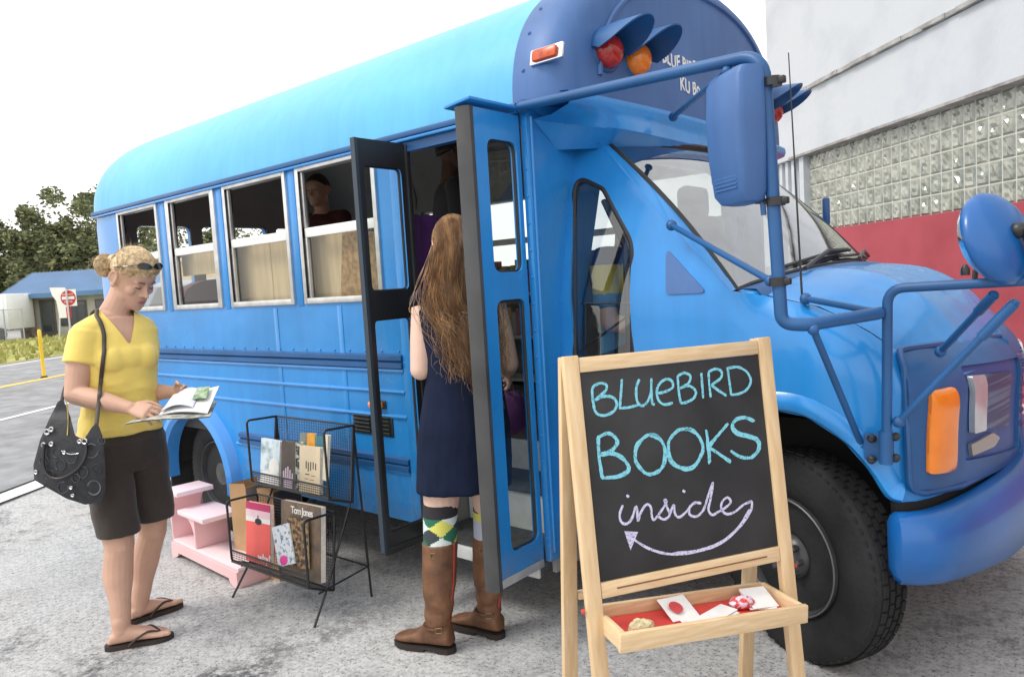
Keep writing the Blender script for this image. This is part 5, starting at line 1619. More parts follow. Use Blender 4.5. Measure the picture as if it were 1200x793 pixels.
# upper tier
for k, (lab, q, mm) in enumerate((
        ('thin grey book, first of the row behind in the upper rack tier', ((351, 507), (358, 507), (358, 572), (351, 570)), mat('grey_spine', (.20, .23, .22), .6)),
        ('thin orange book showing above the cream book in the upper rack tier', ((360, 507), (369, 508), (369, 574), (360, 573)), mat('orange_spine', (.78, .22, .025), .5, col2=(.70, .42, .04), vscale=18, detail=1)),
        ('thin teal book beside the orange book in the upper rack tier', ((370, 510), (378, 511), (378, 577), (370, 575)), mat('teal_spine', (.05, .19, .24), .6)))):
    book(lab, 1, .022, q, .012, mm)
put, patch = book('pale blue and white book with a misty landscape cover, leftmost in the upper rack tier', 1, .050, ((309, 513), (330, 517), (325, 572), (302, 567)), .016, M_skyc)
patch(.05, .05, .95, .30, M_paper); patch(.45, .25, .98, .62, M_paper, .0014, rnd=1)
put, patch = book('dark brown book with a pale hand print, second in the upper rack tier', 1, .046, ((332, 516), (347, 518), (344, 575), (328, 572)), .020, M_umber)
patch(.20, .03, .85, .26, M_pinkw, rnd=0)
for i, u in enumerate((.18, .34, .50, .66, .84)): patch(u - .05, .24, u + .05, .40 + .06 * (1.5 - abs(i - 1.8)), M_pinkw, .0014)
put, patch = book('narrow black and white patterned book between the brown and cream books in the upper tier', 1, .040, ((346, 517), (352, 518), (350, 576), (344, 574)), .018, mat('black_white_cover', (.52, .54, .50), .5, col2=(.04, .05, .05), vscale=34, detail=3, mixramp=(.47, .53)))
put, patch = book('cream book with dark lettering, standing in front of the orange and teal books', 1, .056, ((354, 522), (376, 524), (374, 580), (348, 575)), .018, M_cream)
for i, (u, v, a, b) in enumerate(((.34, .60, .05, .16), (.44, .56, .05, .20), (.56, .58, .05, .18), (.68, .60, .05, .15), (.80, .58, .05, .14), (.40, .40, .22, .022), (.68, .38, .2, .02), (.35, .30, .18, .018), (.62, .29, .22, .018), (.5, .2, .4, .014))):
    patch(u - a / 2 if a < .1 else u - a / 2, v - b / 2, u + a / 2, v + b / 2, M_inkd if i < 6 else M_inkr)
book('thin ivory book leaning at the right end of the upper rack tier', 1, .060, ((381, 509), (386, 510), (381, 563), (377, 562)), .016, mat('ivory_cover', (.66, .60, .46), .6))
# lower tier
put, patch = book('coral red book with white lettering, left in the lower rack tier', 0, .055, ((294, 588), (323, 593), (311, 662), (283, 654)), .022, M_coral)
patch(.0, .88, 1, 1, M_crim); patch(0, .76, 1, .88, mat('pale_pink_print', (.80, .55, .62), .5)); patch(.0, .68, 1, .76, M_paper); patch(.38, .64, .66, .75, M_inkd, .0014, rnd=1); patch(.49, .70, .53, .80, M_inkd, .0015)
put('why?', .50, .045, .055, M_paper, bold=.0012)
put, patch = book('large dark brown book titled Tom Jones, right in the lower rack tier', 0, .052, ((334, 587), (381, 594), (371, 684), (325, 668)), .030, M_brownc)
put('Tom Jones', .26, .85, .047, M_paper, bold=.0010, space=.82)
put, patch = book('tapestry-patterned booklet standing in front of the dark brown book', 0, .075, ((336, 606), (362, 608), (360, 668), (338, 662)), .006, M_tap, 'booklet', 'booklet')
put, patch = book('small white comic booklet tilted between the red and the brown books', 0, .085, ((319, 622), (337, 608), (347, 664), (326, 660)), .006, M_cart, 'booklet', 'booklet')
patch(.16, .02, .62, .26, M_hotp, .0016, rnd=1)

# ================================================================ paper bags behind the rack
M_kraft = mat('kraft_paper', (0.46, 0.29, 0.15), 0.85, var=.1, vscale=6, bump=.25, bscale=14)
M_bagprint = mat('grey_bag_print', (0.16, 0.15, 0.145), 0.8, var=.2, vscale=8, bump=.25, bscale=14)
M_bagprint2 = mat('charcoal_bag_print', (0.06, 0.055, 0.055), 0.8, var=.2, vscale=8, bump=.25, bscale=14)
def bag(label, x0, x1, y0, y1, h, mp):
    zb = gz(x0); t = thing('paper_bag', label, 'paper bag', ((x0 + x1) / 2, (y0 + y1) / 2, zb), 'brown paper bags behind the rack')
    ym = (y0 + y1) / 2; xm = (x0 + x1) / 2; fo = .045
    def ringz(z, k): return [Vector((x0, y0, z)), Vector((xm, y0 + fo * k, z)), Vector((x1, y0, z)), Vector((x1, y1, z)), Vector((xm, y1 - fo * k, z)), Vector((x0, y1, z))]
    rs = [ringz(zb + .003, 0), ringz(zb + .12, .15), ringz(zb + h * .6, .8), ringz(zb + h - .03, 1.0), ringz(zb + h, .95)]
    m = MB(); m.loft(rs, True, True, False)
    rs2 = [[p + (Vector((xm, ym, p.z)) - p) * .02 for p in r] for r in rs]
    m.loft(list(reversed(rs2)), True, False, False)
    m.build('sack', M_kraft, t, 15)
    m = MB(); m.add([(x1 + .0015, y0 + .004, zb + .02), (x1 + .0015, y1 - .004, zb + .02), (x1 + .0015, y1 - .004, zb + h - .004), (x1 + .0015, y0 + .004, zb + h - .004)], [(0, 1, 2, 3)])
    m.build('printed_side', mp, t, 0)
bag('brown paper bag with a grey printed side, nearer the pink shelf', -3.79, -3.625, 2.03, 2.20, .47, M_bagprint)
bag('brown paper bag with a charcoal printed side, right behind the lower rack tier', -3.51, -3.365, 2.03, 2.20, .475, M_bagprint2)

# ================================================================ pink stepped shelf
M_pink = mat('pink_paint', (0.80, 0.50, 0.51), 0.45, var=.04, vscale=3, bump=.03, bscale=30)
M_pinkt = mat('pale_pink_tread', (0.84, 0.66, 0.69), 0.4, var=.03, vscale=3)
PA = on_ground(204, 650); PBq = on_ground(281, 689)
PU = (PBq - PA); PL = PU.length; PU.normalize(); PVd = Vector((-PU.y, PU.x, 0)).normalized()
if PVd.y < 0: PVd = -PVd
PZ = min(PA.z, PBq.z) + .002
def Q(u, v, z): p = PA + PU * u + PVd * v; return Vector((p.x, p.y, gz(p.x) + z))
RP = Matrix((PU, PVd, PU.cross(PVd))).transposed()
ps = thing('stepped_shelf', 'small pink painted three-step display shelf beside the rear wheel of the bus', 'shelf', Q(PL / 2, .1, 0))
DV = .19
def pboard(name, u0, u1, v0, v1, z0, z1, mt=M_pink, bev=.003):
    m = MB(); m.box((Q(u0, v0, z0) + Q(u1, v1, z1)) / 2, (abs(u1 - u0), abs(v1 - v0), abs(z1 - z0)), RP, bev); return m.build(name, mt, ps)
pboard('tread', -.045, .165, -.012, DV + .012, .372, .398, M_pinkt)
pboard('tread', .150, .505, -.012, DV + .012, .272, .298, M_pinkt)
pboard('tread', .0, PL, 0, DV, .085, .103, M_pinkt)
pboard('side_panel', .0, .018, 0, DV, 0, .371)
pboard('side_panel', PL - .018, PL, 0, DV, 0, .084)
pboard('side_panel', .335, .353, 0, DV, .104, .271)
pboard('back_panel', .02, .334, DV - .016, DV, .104, .271)
# scalloped brackets under the treads and the arched apron
def bracket(u0, u1, z0, z1, flip):
    m = MB(); pts = []
    n_ = 12
    for i in range(n_ + 1):
        a = (pi / 2) * i / n_
        pts.append((u0 + (u1 - u0) * (1 - cos(a)), z0 + (z1 - z0) * sin(a)))
    poly = pts + [(u0, z1)]
    m.panel(poly, [], lambda u, v, t: Q(u, t + .002, v), DV - .02)
    m.build('bracket', M_pink, ps, 20)
bracket(.018, .13, .20, .371, False)
m = MB(); pts = [(.335 - .13 * (1 - cos(pi / 2 * i / 12)), .15 + .12 * sin(pi / 2 * i / 12)) for i in range(13)] + [(.335, .271)]
m.panel(pts, [], lambda u, v, t: Q(u, t + .002, v), DV - .02); m.build('bracket', M_pink, ps, 20)
ap = [(0.0, .084), (0.0, .0), (.03, .0)] + [(.03 + .07 * sin(pi / 2 * i / 6), .0 + .035 * (1 - cos(pi / 2 * i / 6))) for i in range(1, 7)] + [(PL - .10 - 0, .035)] + [(PL - .10 + .07 * (1 - cos(pi / 2 * i / 6)), .035 - .035 * sin(pi / 2 * i / 6)) for i in range(1, 7)] + [(PL, .0), (PL, .084)]
m = MB(); m.panel(ap, [], lambda u, v, t: Q(u, -.010 + t, v), .016, step=.05); m.build('apron', M_pink, ps, 20)

# ================================================================ inside the bus
M_card = mat('tan_board', (0.64, 0.49, 0.31), 0.8, col2=(.54, .40, .235), vscale=5, stretch=(6, 1, .5), detail=8)
for (a, b, z0, lab) in ((-4.13, -3.76, 1.25, 'tan board standing inside the third side window, its left sheet'), (-3.755, -3.36, 1.25, 'tan board standing inside the third side window, its right sheet'), (-3.35, -3.02, 1.25, 'tan board standing inside the window nearest the door, beside the chipboard'),
                    (-4.80, -4.14, 1.56, 'narrow tan board fixed across the second side window above the dark seat')):
    m = MB(); m.box2((a, YS + .085, z0), (b, YS + .097, 1.70), .002); tag(m.build('tan_board', M_card, None, 0), lab, 'board')
M_ply = mat('plywood', (0.50, 0.34, 0.18), 0.7, col2=(0.36, 0.22, 0.10), vscale=12, stretch=(1, 1, 8))
M_osb = mat('chipboard', (0.42, 0.25, 0.10), 0.8, col2=(0.22, 0.12, 0.045), vscale=36, detail=3)
M_shelfw = mat('white_shelf', (0.60, 0.59, 0.56), 0.6)
m = MB(); m.box((-2.93, 2.372, 1.31), (.40, .010, .76), Matrix.Rotation(radians(9), 3, 'Y'), .002)
tag(m.build('chipboard_panel', M_osb), 'brown chipboard panel leaning inside the bus window nearest the door', 'board')
bk = thing('bookshelf', 'low white bookshelf full of books along the far side inside the bus', 'bookshelf', (-3.2, 4.36, .62))
for x in (-3.95, -3.2, -2.45): 
    m = MB(); m.box2((x - .01, 4.24, .62), (x + .01, 4.5, 1.33)); m.build('upright', M_shelfw, bk, 0)
for z in (.66, .98, 1.30):
    m = MB(); m.box2((-3.94, 4.24, z - .01), (-3.21, 4.5, z + .01)); m.box2((-3.19, 4.24, z - .01), (-2.46, 4.5, z + .01)); m.build('shelf_board', M_shelfw, bk, 0)
SP = [mat('spine_%s' % n_, c_, .6) for n_, c_ in (('red', (.36, .05, .05)), ('ochre', (.42, .27, .06)), ('navy', (.04, .06, .2)), ('green', (.06, .16, .08)), ('cream', (.6, .54, .42)), ('grey', (.22, .22, .23)), ('white', (.66, .66, .64)), ('plum', (.16, .05, .16)))]
rg = random.Random(9); CN = ('red', 'ochre', 'navy', 'green', 'cream', 'grey', 'white', 'plum')
for (xa, xb) in ((-3.92, -3.22), (-3.17, -2.47)):
    for zz in (1.312, .992):
        x = xa
        while x < xb - .05:
            w_ = rg.uniform(.025, .05); h_ = rg.uniform(.17, .25); ci = rg.randrange(8)
            m = MB(); m.box2((x, 4.27, zz), (x + w_ - .003, 4.43, zz + h_), .002)
            tag(m.build('shelved_book', SP[ci], None, 0), 'book standing upright on the white shelf inside the bus', 'book', 'books on the white shelf inside the bus')
            x += w_
m = MB(); pts = []
for i in range(13):
    a = pi * i / 12; pts.append((-.24 * cos(a), .12 * sin(a)))
m.panel([(-.24, -.62)] + [(p[0], p[1]) for p in pts] + [(.24, -.62)], [], lambda u, v, t: Vector((-5.12 + t, 2.72 + u, 1.42 + v)), .11, step=.08)
seat = thing('bus_seat', 'maroon padded bus seat with rounded back seen through the second rear window', 'seat', (-5.08, 2.72, .62))
m.build('backrest', mat('maroon_vinyl', (.13, .018, .03), .5, var=.2, vscale=5), seat, 40)
m = MB(); m.box((-4.86, 2.72, 1.0), (.42, .48, .12), None, .04); m.build('cushion', MATS['maroon_vinyl'], seat)
m = MB()
for y in (2.58, 2.92): m.box2((-5.06, y, .62), (-5.02, y + .03, .94)); m.box2((-4.72, y, .62), (-4.68, y + .03, .94))
m.build('seat_legs', M_blackp, seat, 0)
# purple curtain just inside the door
m = MB(); rows = []
p0 = Vector((-2.62, 2.42, 0)); p1 = Vector((-2.60, 2.86, 0))
for i in range(25):
    t = i / 24; p = p0.lerp(p1, t)
    rows.append([p + Vector((.022 * sin(t * 26), 0, z)) for z in (.63, 1.0, 1.4, 1.74)])
m.grid(rows); tag(m.build('purple_curtain', mat('purple_cloth', (.085, .018, .13), .85, var=.15, vscale=8, sheen=.2), smooth=60), 'dark purple curtain hanging just inside the bus door behind the woman in navy', 'curtain')

# ================================================================ beyond the bus: cream building and a parked van
cb0 = far(212, 37.0)
cbd = thing('cream_building', 'plain cream rendered building with a downpipe, seen through the bus windows', 'building', cb0)
def cp(a, b, z): 
    q = cb0 + H_R * a + H_F * b; return Vector((q.x, q.y, Z0 + z))
def cbox(mb, a0, a1, b0, b1, z0, z1):
    vs = [cp(a, b, z) for z in (z0, z1) for b in (b0, b1) for a in (a0, a1)]
    mb.add(vs, [(0, 1, 3, 2), (4, 6, 7, 5), (0, 4, 5, 1), (2, 3, 7, 6), (0, 2, 6, 4), (1, 5, 7, 3)])
M_creamw = mat('cream_render', (.72, .55, .34), .9, var=.05, vscale=1.5)
m = MB(); cbox(m, 0, 11.5, 0, 8, 0, 3.5); m.build('wall', M_creamw, cbd, 0)
m = MB(); cbox(m, -.2, 11.7, -.2, 8.2, 3.5, 3.68); m.build('roof', mat('roof_edge_white', (.7, .7, .68), .7), cbd, 0)
m = MB(); m.tube([cp(3.6, -.08, 0), cp(3.6, -.08, 3.45)], .06, 8); m.build('downpipe', mat('downpipe', (.48, .38, .24), .7), cbd)
vq = at(270, 370, 12.2); vx, vy = vq.x, vq.y
van = thing('parked_van', 'dark blue van parked at the road edge beyond the bus, glimpsed through its rear windows', 'van', (vx, vy, Z0))
VD = RD; VS = RN
def V_(l, s, z): return Vector((vx, vy, Z0)) + VD * l + VS * s + Vector((0, 0, z))
M_vanb = mat('van_blue_paint', (.02, .045, .11), .25, coat=.5)
m = MB(); prof = [(-2.2, .35), (-2.25, .8), (-2.1, 1.05), (-1.35, 1.15), (-.75, 1.80), (-.4, 1.90), (1.9, 1.90), (2.15, 1.75), (2.25, 1.0), (2.2, .35)]
m.loft([[V_(l, s * (1 - .06 * max(0, z - 1.1)), z) for l, z in prof] for s in (-.92, -.88, .88, .92)], True); m.build('body', M_vanb, van, 25)
m = MB()
for s in (-.9, .9):
    for q in ([(-1.0, 1.2), (-.62, 1.72), (-.1, 1.76), (-.1, 1.2)], [(0, 1.2), (0, 1.76), (.95, 1.76), (.95, 1.2)], [(1.05, 1.2), (1.05, 1.76), (1.95, 1.72), (2.08, 1.2)]):
        m.add([V_(l, s * (1 - .06 * (z - 1.1)) * 1.006, z) for l, z in q], [(0, 1, 2, 3)])
m.build('side_windows', M_glassd, van, 0)
m = MB(); m.add([V_(-1.36 , s * .78, 1.17) + VD * -.012 for s in (-1, 1)] + [V_(-.78, s * .74, 1.79) + VD * -.012 for s in (1, -1)], [(0, 1, 2, 3)]); m.build('windscreen', M_glassd, van, 0)
for l in (-1.45, 1.4):
    for s in (-1, 1):
        m = MB(); m.lathe([(.18, 0), (.30, .0), (.33, -.04), (.33, -.18), (.2, -.2)], V_(l, s * .93, .33), VS * s, 22); w_ = m.build('wheel', M_tyre, van)
        m = MB(); m.lathe([(.2, -.01), (.18, .01), (.05, .0), (.001, .01)], V_(l, s * .93, .33), VS * s, 18); m.build('rim', M_steelw, w_)
# ================================================================ people
UP = Vector((0, 0, 1))
def remesh(name, mb, voxel, mats, parent, it=4, fac=.5):
    """grow one continuous surface over overlapping volumes"""
    me = mb.mesh(name + '_source', mats, 0)
    o = bpy.data.objects.new(name, me); COL.objects.link(o)
    md = o.modifiers.new('skin', 'REMESH'); md.mode = 'VOXEL'; md.voxel_size = voxel; md.use_smooth_shade = True
    if it:
        sm = o.modifiers.new('soft', 'SMOOTH'); sm.iterations = it; sm.factor = fac
    dg = bpy.context.evaluated_depsgraph_get()
    me2 = bpy.data.meshes.new_from_object(o.evaluated_get(dg))
    o.modifiers.clear(); o.data = me2; me2.name = name
    bpy.data.meshes.remove(me)
    me2.materials.clear()
    for m_ in (mats if isinstance(mats, (list, tuple)) else [mats]): me2.materials.append(m_)
    me2.shade_smooth()
    if parent is not None: attach(o, parent)
    return o

def limb(mb, pts, rs, n=16, k=5):
    """round-ended tapering limb through pts"""
    P = [Vector(p) for p in pts]
    q = spline(P, k) if len(P) > 2 else [P[0].lerp(P[1], i / 6) for i in range(7)]
    r = []
    m_ = len(q) - 1
    for i in range(len(q)):
        f = i / m_ * (len(rs) - 1); a = min(int(f), len(rs) - 2); t = f - a; t = t * t * (3 - 2 * t)
        r.append(lerp(rs[a], rs[a + 1], t))
    mb.tube(q, r, n)
    mb.ball(q[0], r[0], n, 8); mb.ball(q[-1], r[-1], n, 8)

def ring(c, f, s, a, b, n=28, e=2.2, tilt=None):
    """ellipse round c: half width a along s, half depth b along f (b may be (front, back))"""
    bf, bb = b if isinstance(b, (tuple, list)) else (b, b)
    out = []
    for i in range(n):
        t = 2 * pi * i / n; x, y = cos(t), sin(t)
        x = abs(x) ** (2 / e) * (1 if x > 0 else -1); y = abs(y) ** (2 / e) * (1 if y > 0 else -1)
        out.append(c + s * a * x + f * (bf if y > 0 else bb) * y)
    return out

def head_shape(mb, c, f, up, H=.225, k=1.0):
    """c: centre of the skull; f: facing; returns a function placing points in head space (forward, side, height 0..1)"""
    f = f.normalized(); s = f.cross(up).normalized(); up = s.cross(f).normalized()
    def hp(fw, sd, h): return c + f * (fw * k) + s * (sd * k) + up * ((h - .52) * H * k)
    prof = [(0.0, .070, -.010, .020), (.03, .083, .0, .034), (.09, .088, -.030, .046), (.16, .089, -.048, .054), (.24, .089, -.062, .060), (.33, .086, -.076, .065),
            (.42, .083, -.088, .069), (.50, .079, -.096, .0715), (.57, .083, -.101, .0735), (.63, .088, -.103, .0745), (.72, .086, -.103, .0745), (.81, .075, -.096, .070), (.89, .056, -.080, .060), (.955, .032, -.054, .042), (.99, .010, -.026, .020), (1.0, .0, -.014, .006)]
    rings = []
    for h, fr, bk, w_ in prof:
        m_ = (fr + bk) / 2
        rings.append(ring(hp(m_, 0, h), f, s, w_ * k, (fr - bk) / 2 * k, 32, 2.25))
    mb.loft(rings, True)
    # nose
    mb.loft([[hp(.078, -.006, .60), hp(.090, 0, .60), hp(.078, .006, .60)], [hp(.078, -.009, .50), hp(.097, 0, .50), hp(.078, .009, .50)], [hp(.080, -.013, .41), hp(.112, 0, .405), hp(.080, .013, .41)], [hp(.078, -.016, .365), hp(.117, 0, .368), hp(.078, .016, .365)], [hp(.076, -.013, .335), hp(.106, 0, .338), hp(.076, .013, .335)]], True)
    for sd in (-1, 1):
        mb.ball(hp(.088, sd * .012, .355), .0085 * k, 10, 6)
        mb.ball(hp(.069, sd * .031, .512), (.0125 * k, .0155 * k, .0095 * k), 12, 8, M=Matrix((f, s, up)).transposed())
        mb.ball(hp(.070, sd * .030, .590), (.014 * k, .024 * k, .008 * k), 12, 8, M=Matrix((f, s, up)).transposed())
        mb.ball(hp(.052, sd * .045, .40), (.026 * k, .018 * k, .024 * k), 12, 8, M=Matrix((f, s, up)).transposed())
        # ear
        E_ = Matrix(((f * .85 - s * sd * .25 + up * .15).normalized(), s, up)).transposed()
        mb.ball(hp(-.014, sd * .077, .47), (.018 * k, .009 * k, .030 * k), 12, 8, M=E_)
        mb.tube([hp(-.016 + .018 * cos(a) * (1 if sin(a) > 0 else .8), sd * (.084 - .004 * cos(a)), .475 + .135 * sin(a)) for a in [radians(-100) + radians(300) * i / 14 for i in range(15)]], .0055 * k, 8)
        mb.ball(hp(-.004, sd * .080, .355), (.009 * k, .006 * k, .011 * k), 10, 6, M=E_)
        mb.ball(hp(.022, sd * .046, .22), (.034 * k, .020 * k, .030 * k), 12, 8, M=Matrix((f, s, up)).transposed())
    mb.ball(hp(.086, 0, .375), .0095 * k, 10, 6); mb.ball(hp(.104, 0, .372), .0095 * k, 10, 6)
    mb.ball(hp(.084, 0, .245), (.010 * k, .021 * k, .0062 * k), 12, 8, M=Matrix((f, s, up)).transposed())
    mb.ball(hp(.082, 0, .198), (.011 * k, .018 * k, .0075 * k), 12, 8, M=Matrix((f, s, up)).transposed())
    mb.ball(hp(.074, 0, .06), (.016 * k, .020 * k, .014 * k), 12, 8, M=Matrix((f, s, up)).transposed())
    return hp, f, s, up

def hand(mb, wrist, d, n, thumb_side, curl=.5, k=1.0, grip=None, spread=.10):
    """d: wrist to knuckles; n: back of the hand; fingers curl towards -n"""
    d = d.normalized(); n = (n - d * n.dot(d)).normalized(); s = d.cross(n).normalized() * thumb_side
    kn = wrist + d * .088 * k
    mb.loft([ring(wrist + d * a * k, n, s, w_ * k, t_ * k, 14, 2.4) for a, w_, t_ in ((-.02, .026, .021), (.012, .030, .018), (.045, .039, .016), (.075, .042, .0145), (.094, .040, .011))], True)
    Ls = (.074, .083, .078, .062)
    for i in range(4):
        off = (1.5 - i) * .0205 * k
        base = wrist + d * (.080 - (.004, .0, .003, .010)[i]) * k + s * off
        L = Ls[i] * k; p = base; pts = [Vector(p)]
        dd = (d + s * (1.5 - i) * spread).normalized()
        ang = 0
        for j, fr in enumerate((.46, .30, .24)):
            ang += curl * (.55, .75, .55)[j]
            v = dd * cos(ang) - n * sin(ang)
            p = p + v * L * fr; pts.append(Vector(p))
        q = [pts[0] - dd * .01] + pts
        mb.tube(spline(q, 4), [.0088 * k] * 5 + [.0082 * k] * 5 + [.0075 * k] * 6 + [.0062 * k], 10)
        mb.ball(pts[-1], .0066 * k, 10, 6)
    b = wrist + d * .022 * k + s * .028 * k
    t1 = b + (d * .72 + s * .62 - n * .25).normalized() * .038 * k
    t2 = t1 + (d * .90 + s * .22 - n * .45).normalized() * .030 * k
    t3 = t2 + (d * .95 - n * .40 - s * .05).normalized() * .026 * k
    limb(mb, [b, t1, t2, t3], [.0135 * k, .0115 * k, .0095 * k, .0072 * k], 10, 4)

def foot(mb, ankle, toe_dir, sole_z, L=.235, toes=True, heel_back=.055):
    t = Vector((toe_dir.x, toe_dir.y, 0)).normalized(); s = t.cross(UP)
    a = Vector((ankle.x, ankle.y, sole_z))
    prof = [(-heel_back, .016, .014), (-heel_back + .012, .029, .042), (-.02, .033, .060), (.03, .034, .068), (.075, .037, .054), (.115, .044, .040), (.145, .046, .028), (.165, .044, .020)]
    rings = []
    for x, w_, h_ in prof:
        c = a + t * x + UP * (h_ * .5); rings.append(ring(c, UP, s, w_, h_ * .5, 18, 2.4))
    mb.loft(rings, True)
    if toes:
        for i in range(5):
            w_ = (.013, .0095, .009, .0085, .0085)[i]; off = (.028, .0095, -.007, -.021, -.034)[i]
            Lt = (.030, .032, .026, .018, .008)[i]
            b = a + t * .155 + s * off * (1)
            limb(mb, [b + UP * w_, b + t * Lt + UP * w_], [w_, w_ * .92], 10)
    return t, s, a

def recolor(o, fn):
    """fn(world point) -> material index or None"""
    mw = o.matrix_world if o.parent is None else Matrix.Translation(o.parent.location)
    for p in o.data.polygons:
        i = fn(mw @ p.center)
        if i is not None: p.material_index = i
def carve(o, fn):
    """drop the faces where fn(world point) is true"""
    mw = Matrix.Translation(o.parent.location) if o.parent else Matrix()
    bm = bmesh.new(); bm.from_mesh(o.data)
    kill = [f for f in bm.faces if fn(mw @ f.calc_center_median())]
    bmesh.ops.delete(bm, geom=kill, context='FACES')
    bmesh.ops.delete(bm, geom=[v for v in bm.verts if not v.link_faces], context='VERTS')
    for _ in range(12):                                             # even out the cut edge
        mv = {}
        for v in bm.verts:
            nb_ = [e.other_vert(v).co for e in v.link_edges if e.is_boundary]
            if len(nb_) == 2: mv[v] = (nb_[0] + nb_[1]) / 2
        for v, c in mv.items(): v.co = v.co.lerp(c, .6)
    bm.to_mesh(o.data); bm.free()
def wrinkle(o, amp, scale, stretch=(1, 1, 1), fn=None):
    mw = Matrix.Translation(o.parent.location) if o.parent else Matrix()
    nrm = [v.normal.copy() for v in o.data.vertices]
    for v, n_ in zip(o.data.vertices, nrm):
        p = mw @ v.co
        q = Vector((p.x * stretch[0], p.y * stretch[1], p.z * stretch[2])) * scale
        a = amp * (fn(p) if fn else 1)
        v.co += n_ * a * (noise.fractal(q, 1.0, 2.0, 3) * .6 + (1 - abs(noise.noise(q * .7)) * 2) * .4)

def skin_mat(name, c, lip, red=None):
    return [mat(name, c, .52, var=.05, vscale=14, sss=.12, bump=.06, bscale=160, spec=.35), mat(name + '_lip', lip, .42, spec=.4)]
SK1 = skin_mat('tanned_skin', (.55, .335, .245), (.42, .17, .14))
SK2 = skin_mat('fair_skin', (.68, .46, .37), (.5, .22, .2))
SK3 = skin_mat('indoor_skin', (.50, .29, .20), (.4, .16, .13))

def strands(mb, roots, fn, n, r0, r1, seg=8, mi=0):
    """hair: fn(i, t) -> point of strand i at t in 0..1"""
    for i in range(n):
        pts = [fn(i, j / seg) for j in range(seg + 1)]
        rs = [lerp(r0, r1, (j / seg) ** 1.5) for j in range(seg + 1)]
        mb.tube(pts, rs, 4, mi=mi, cap=True)

# ------------------------------------------------------------ woman in the yellow shirt
gR = on_ground(160, 757); gL = on_ground(181, 726)
w1 = thing('person', 'woman in yellow V-neck shirt and dark brown shorts looking down at a magazine', 'person', (gR.x - .05, gR.y + .1, gz(gR.x)))
F1 = Vector((.998, -.02, 0)).normalized(); S1 = F1.cross(UP)            # S1 points to her right, towards the camera
D0 = 3.33
hipC = at(143, 515, D0); waistC = at(141, 462, D0); chestC = at(141, 412, D0 - .01); neckC = at(134, 364, D0 - .01)
shR = at(101, 392, D0 - .12); shL = at(167, 386, D0 + .13)
elR = at(88, 462, D0 - .17); wrR = at(153, 478, D0 - .22)
elL = at(162, 460, D0 + .14); wrL = at(206, 459, D0 + .04)
hpR = hipC + S1 * .085 - UP * .03; hpL = hipC - S1 * .085 - UP * .03
knR = at(140, 640, D0 - .10); knL = at(179, 622, D0 + .12)
anR = at(142, 738, depth_of(gR) + .0); anL = at(162, 714, depth_of(gL))
hC = at(156, 325, D0 + .0)
HF = (Vector((.955, .295, 0)).normalized() * cos(radians(33)) - UP * sin(radians(33))).normalized()
HUP = (UP - HF * HF.dot(UP)).normalized()
b = MB()
hp1, hf1, hs1, hu1 = head_shape(b, hC, HF, HUP, .236, 1.05)
limb(b, [neckC - UP * .02 - F1 * .015, neckC.lerp(hC, .45) - F1 * .012, hC - hf1 * .035 - hu1 * .03], [.064, .054, .052])
b.loft([ring(hipC - UP * .09, F1, S1, .165, .115), ring(hipC, F1, S1, .175, .120), ring(hipC.lerp(waistC, .5), F1, S1, .155, .112), ring(waistC, F1, S1, .138, .105), ring(waistC.lerp(chestC, .5), F1, S1, .143, .108), ring(chestC, F1, S1, .155, .108), ring(chestC.lerp(neckC, .5), F1, S1, .160, .088), ring(chestC.lerp(neckC, .85), F1, S1, .11, .064)], True)
for sh in (shR, shL): limb(b, [neckC - UP * .035, neckC.lerp(sh, .5) - UP * .012, sh + UP * .0], [.055, .050, .050])
limb(b, [shR, shR.lerp(elR, .5) - F1 * .005, elR], [.056, .054, .043]); limb(b, [elR, elR.lerp(wrR, .35), wrR], [.043, .044, .027])
limb(b, [shL, shL.lerp(elL, .5), elL], [.056, .052, .042]); limb(b, [elL, elL.lerp(wrL, .35), wrL], [.042, .043, .026])
limb(b, [hpR, hpR.lerp(knR, .55) + F1 * .012, knR], [.095, .080, .060]); limb(b, [knR, knR.lerp(anR, .35) - F1 * .022, knR.lerp(anR, .7) - F1 * .004, anR], [.058, .061, .043, .036])
limb(b, [hpL, hpL.lerp(knL, .55) + F1 * .012, knL], [.095, .080, .060]); limb(b, [knL, knL.lerp(anL, .35) - F1 * .022, knL.lerp(anL, .7) - F1 * .004, anL], [.058, .061, .043, .036])
b.ball(knR + F1 * .022, .042, 12, 8); b.ball(knL + F1 * .022, .042, 12, 8)
tdR = on_ground(203, 745) - on_ground(131, 760); tdL = on_ground(209, 714) - on_ground(161, 732)
zR = gz(anR.x) + .022; zL = gz(anL.x) + .022
fR = foot(b, Vector((anR.x, anR.y, 0)), tdR, zR); fL = foot(b, Vector((anL.x, anL.y, 0)), tdL, zL)
for an, z in ((anR, zR), (anL, zL)): limb(b, [an + UP * .04, Vector((an.x, an.y, z + .045))], [.036, .034])
dR = (at(183, 484, D0 - .25) - wrR).normalized(); hand(b, wrR, dR, (UP * .72 + Vector((.644, -.765, 0)) * .62), -1, .62, .96)
dL = (at(228, 459, D0 - .03) - wrL).normalized(); hand(b, wrL, dL, (UP * .25 + Vector((-.3, .9, 0))), 1, .70, .92)
body = remesh('body', b, .0042, SK1, w1, 3)
m = MB(); m.tube(spline([hp1(.0795, -.024, .222), hp1(.0895, -.010, .243), hp1(.0905, 0, .236), hp1(.0895, .010, .243), hp1(.0795, .024, .222)], 4), [.001, .002, .003, .0036, .004, .0042, .0042, .004, .0038, .004, .0042, .0042, .004, .0036, .003, .002, .001], 8)
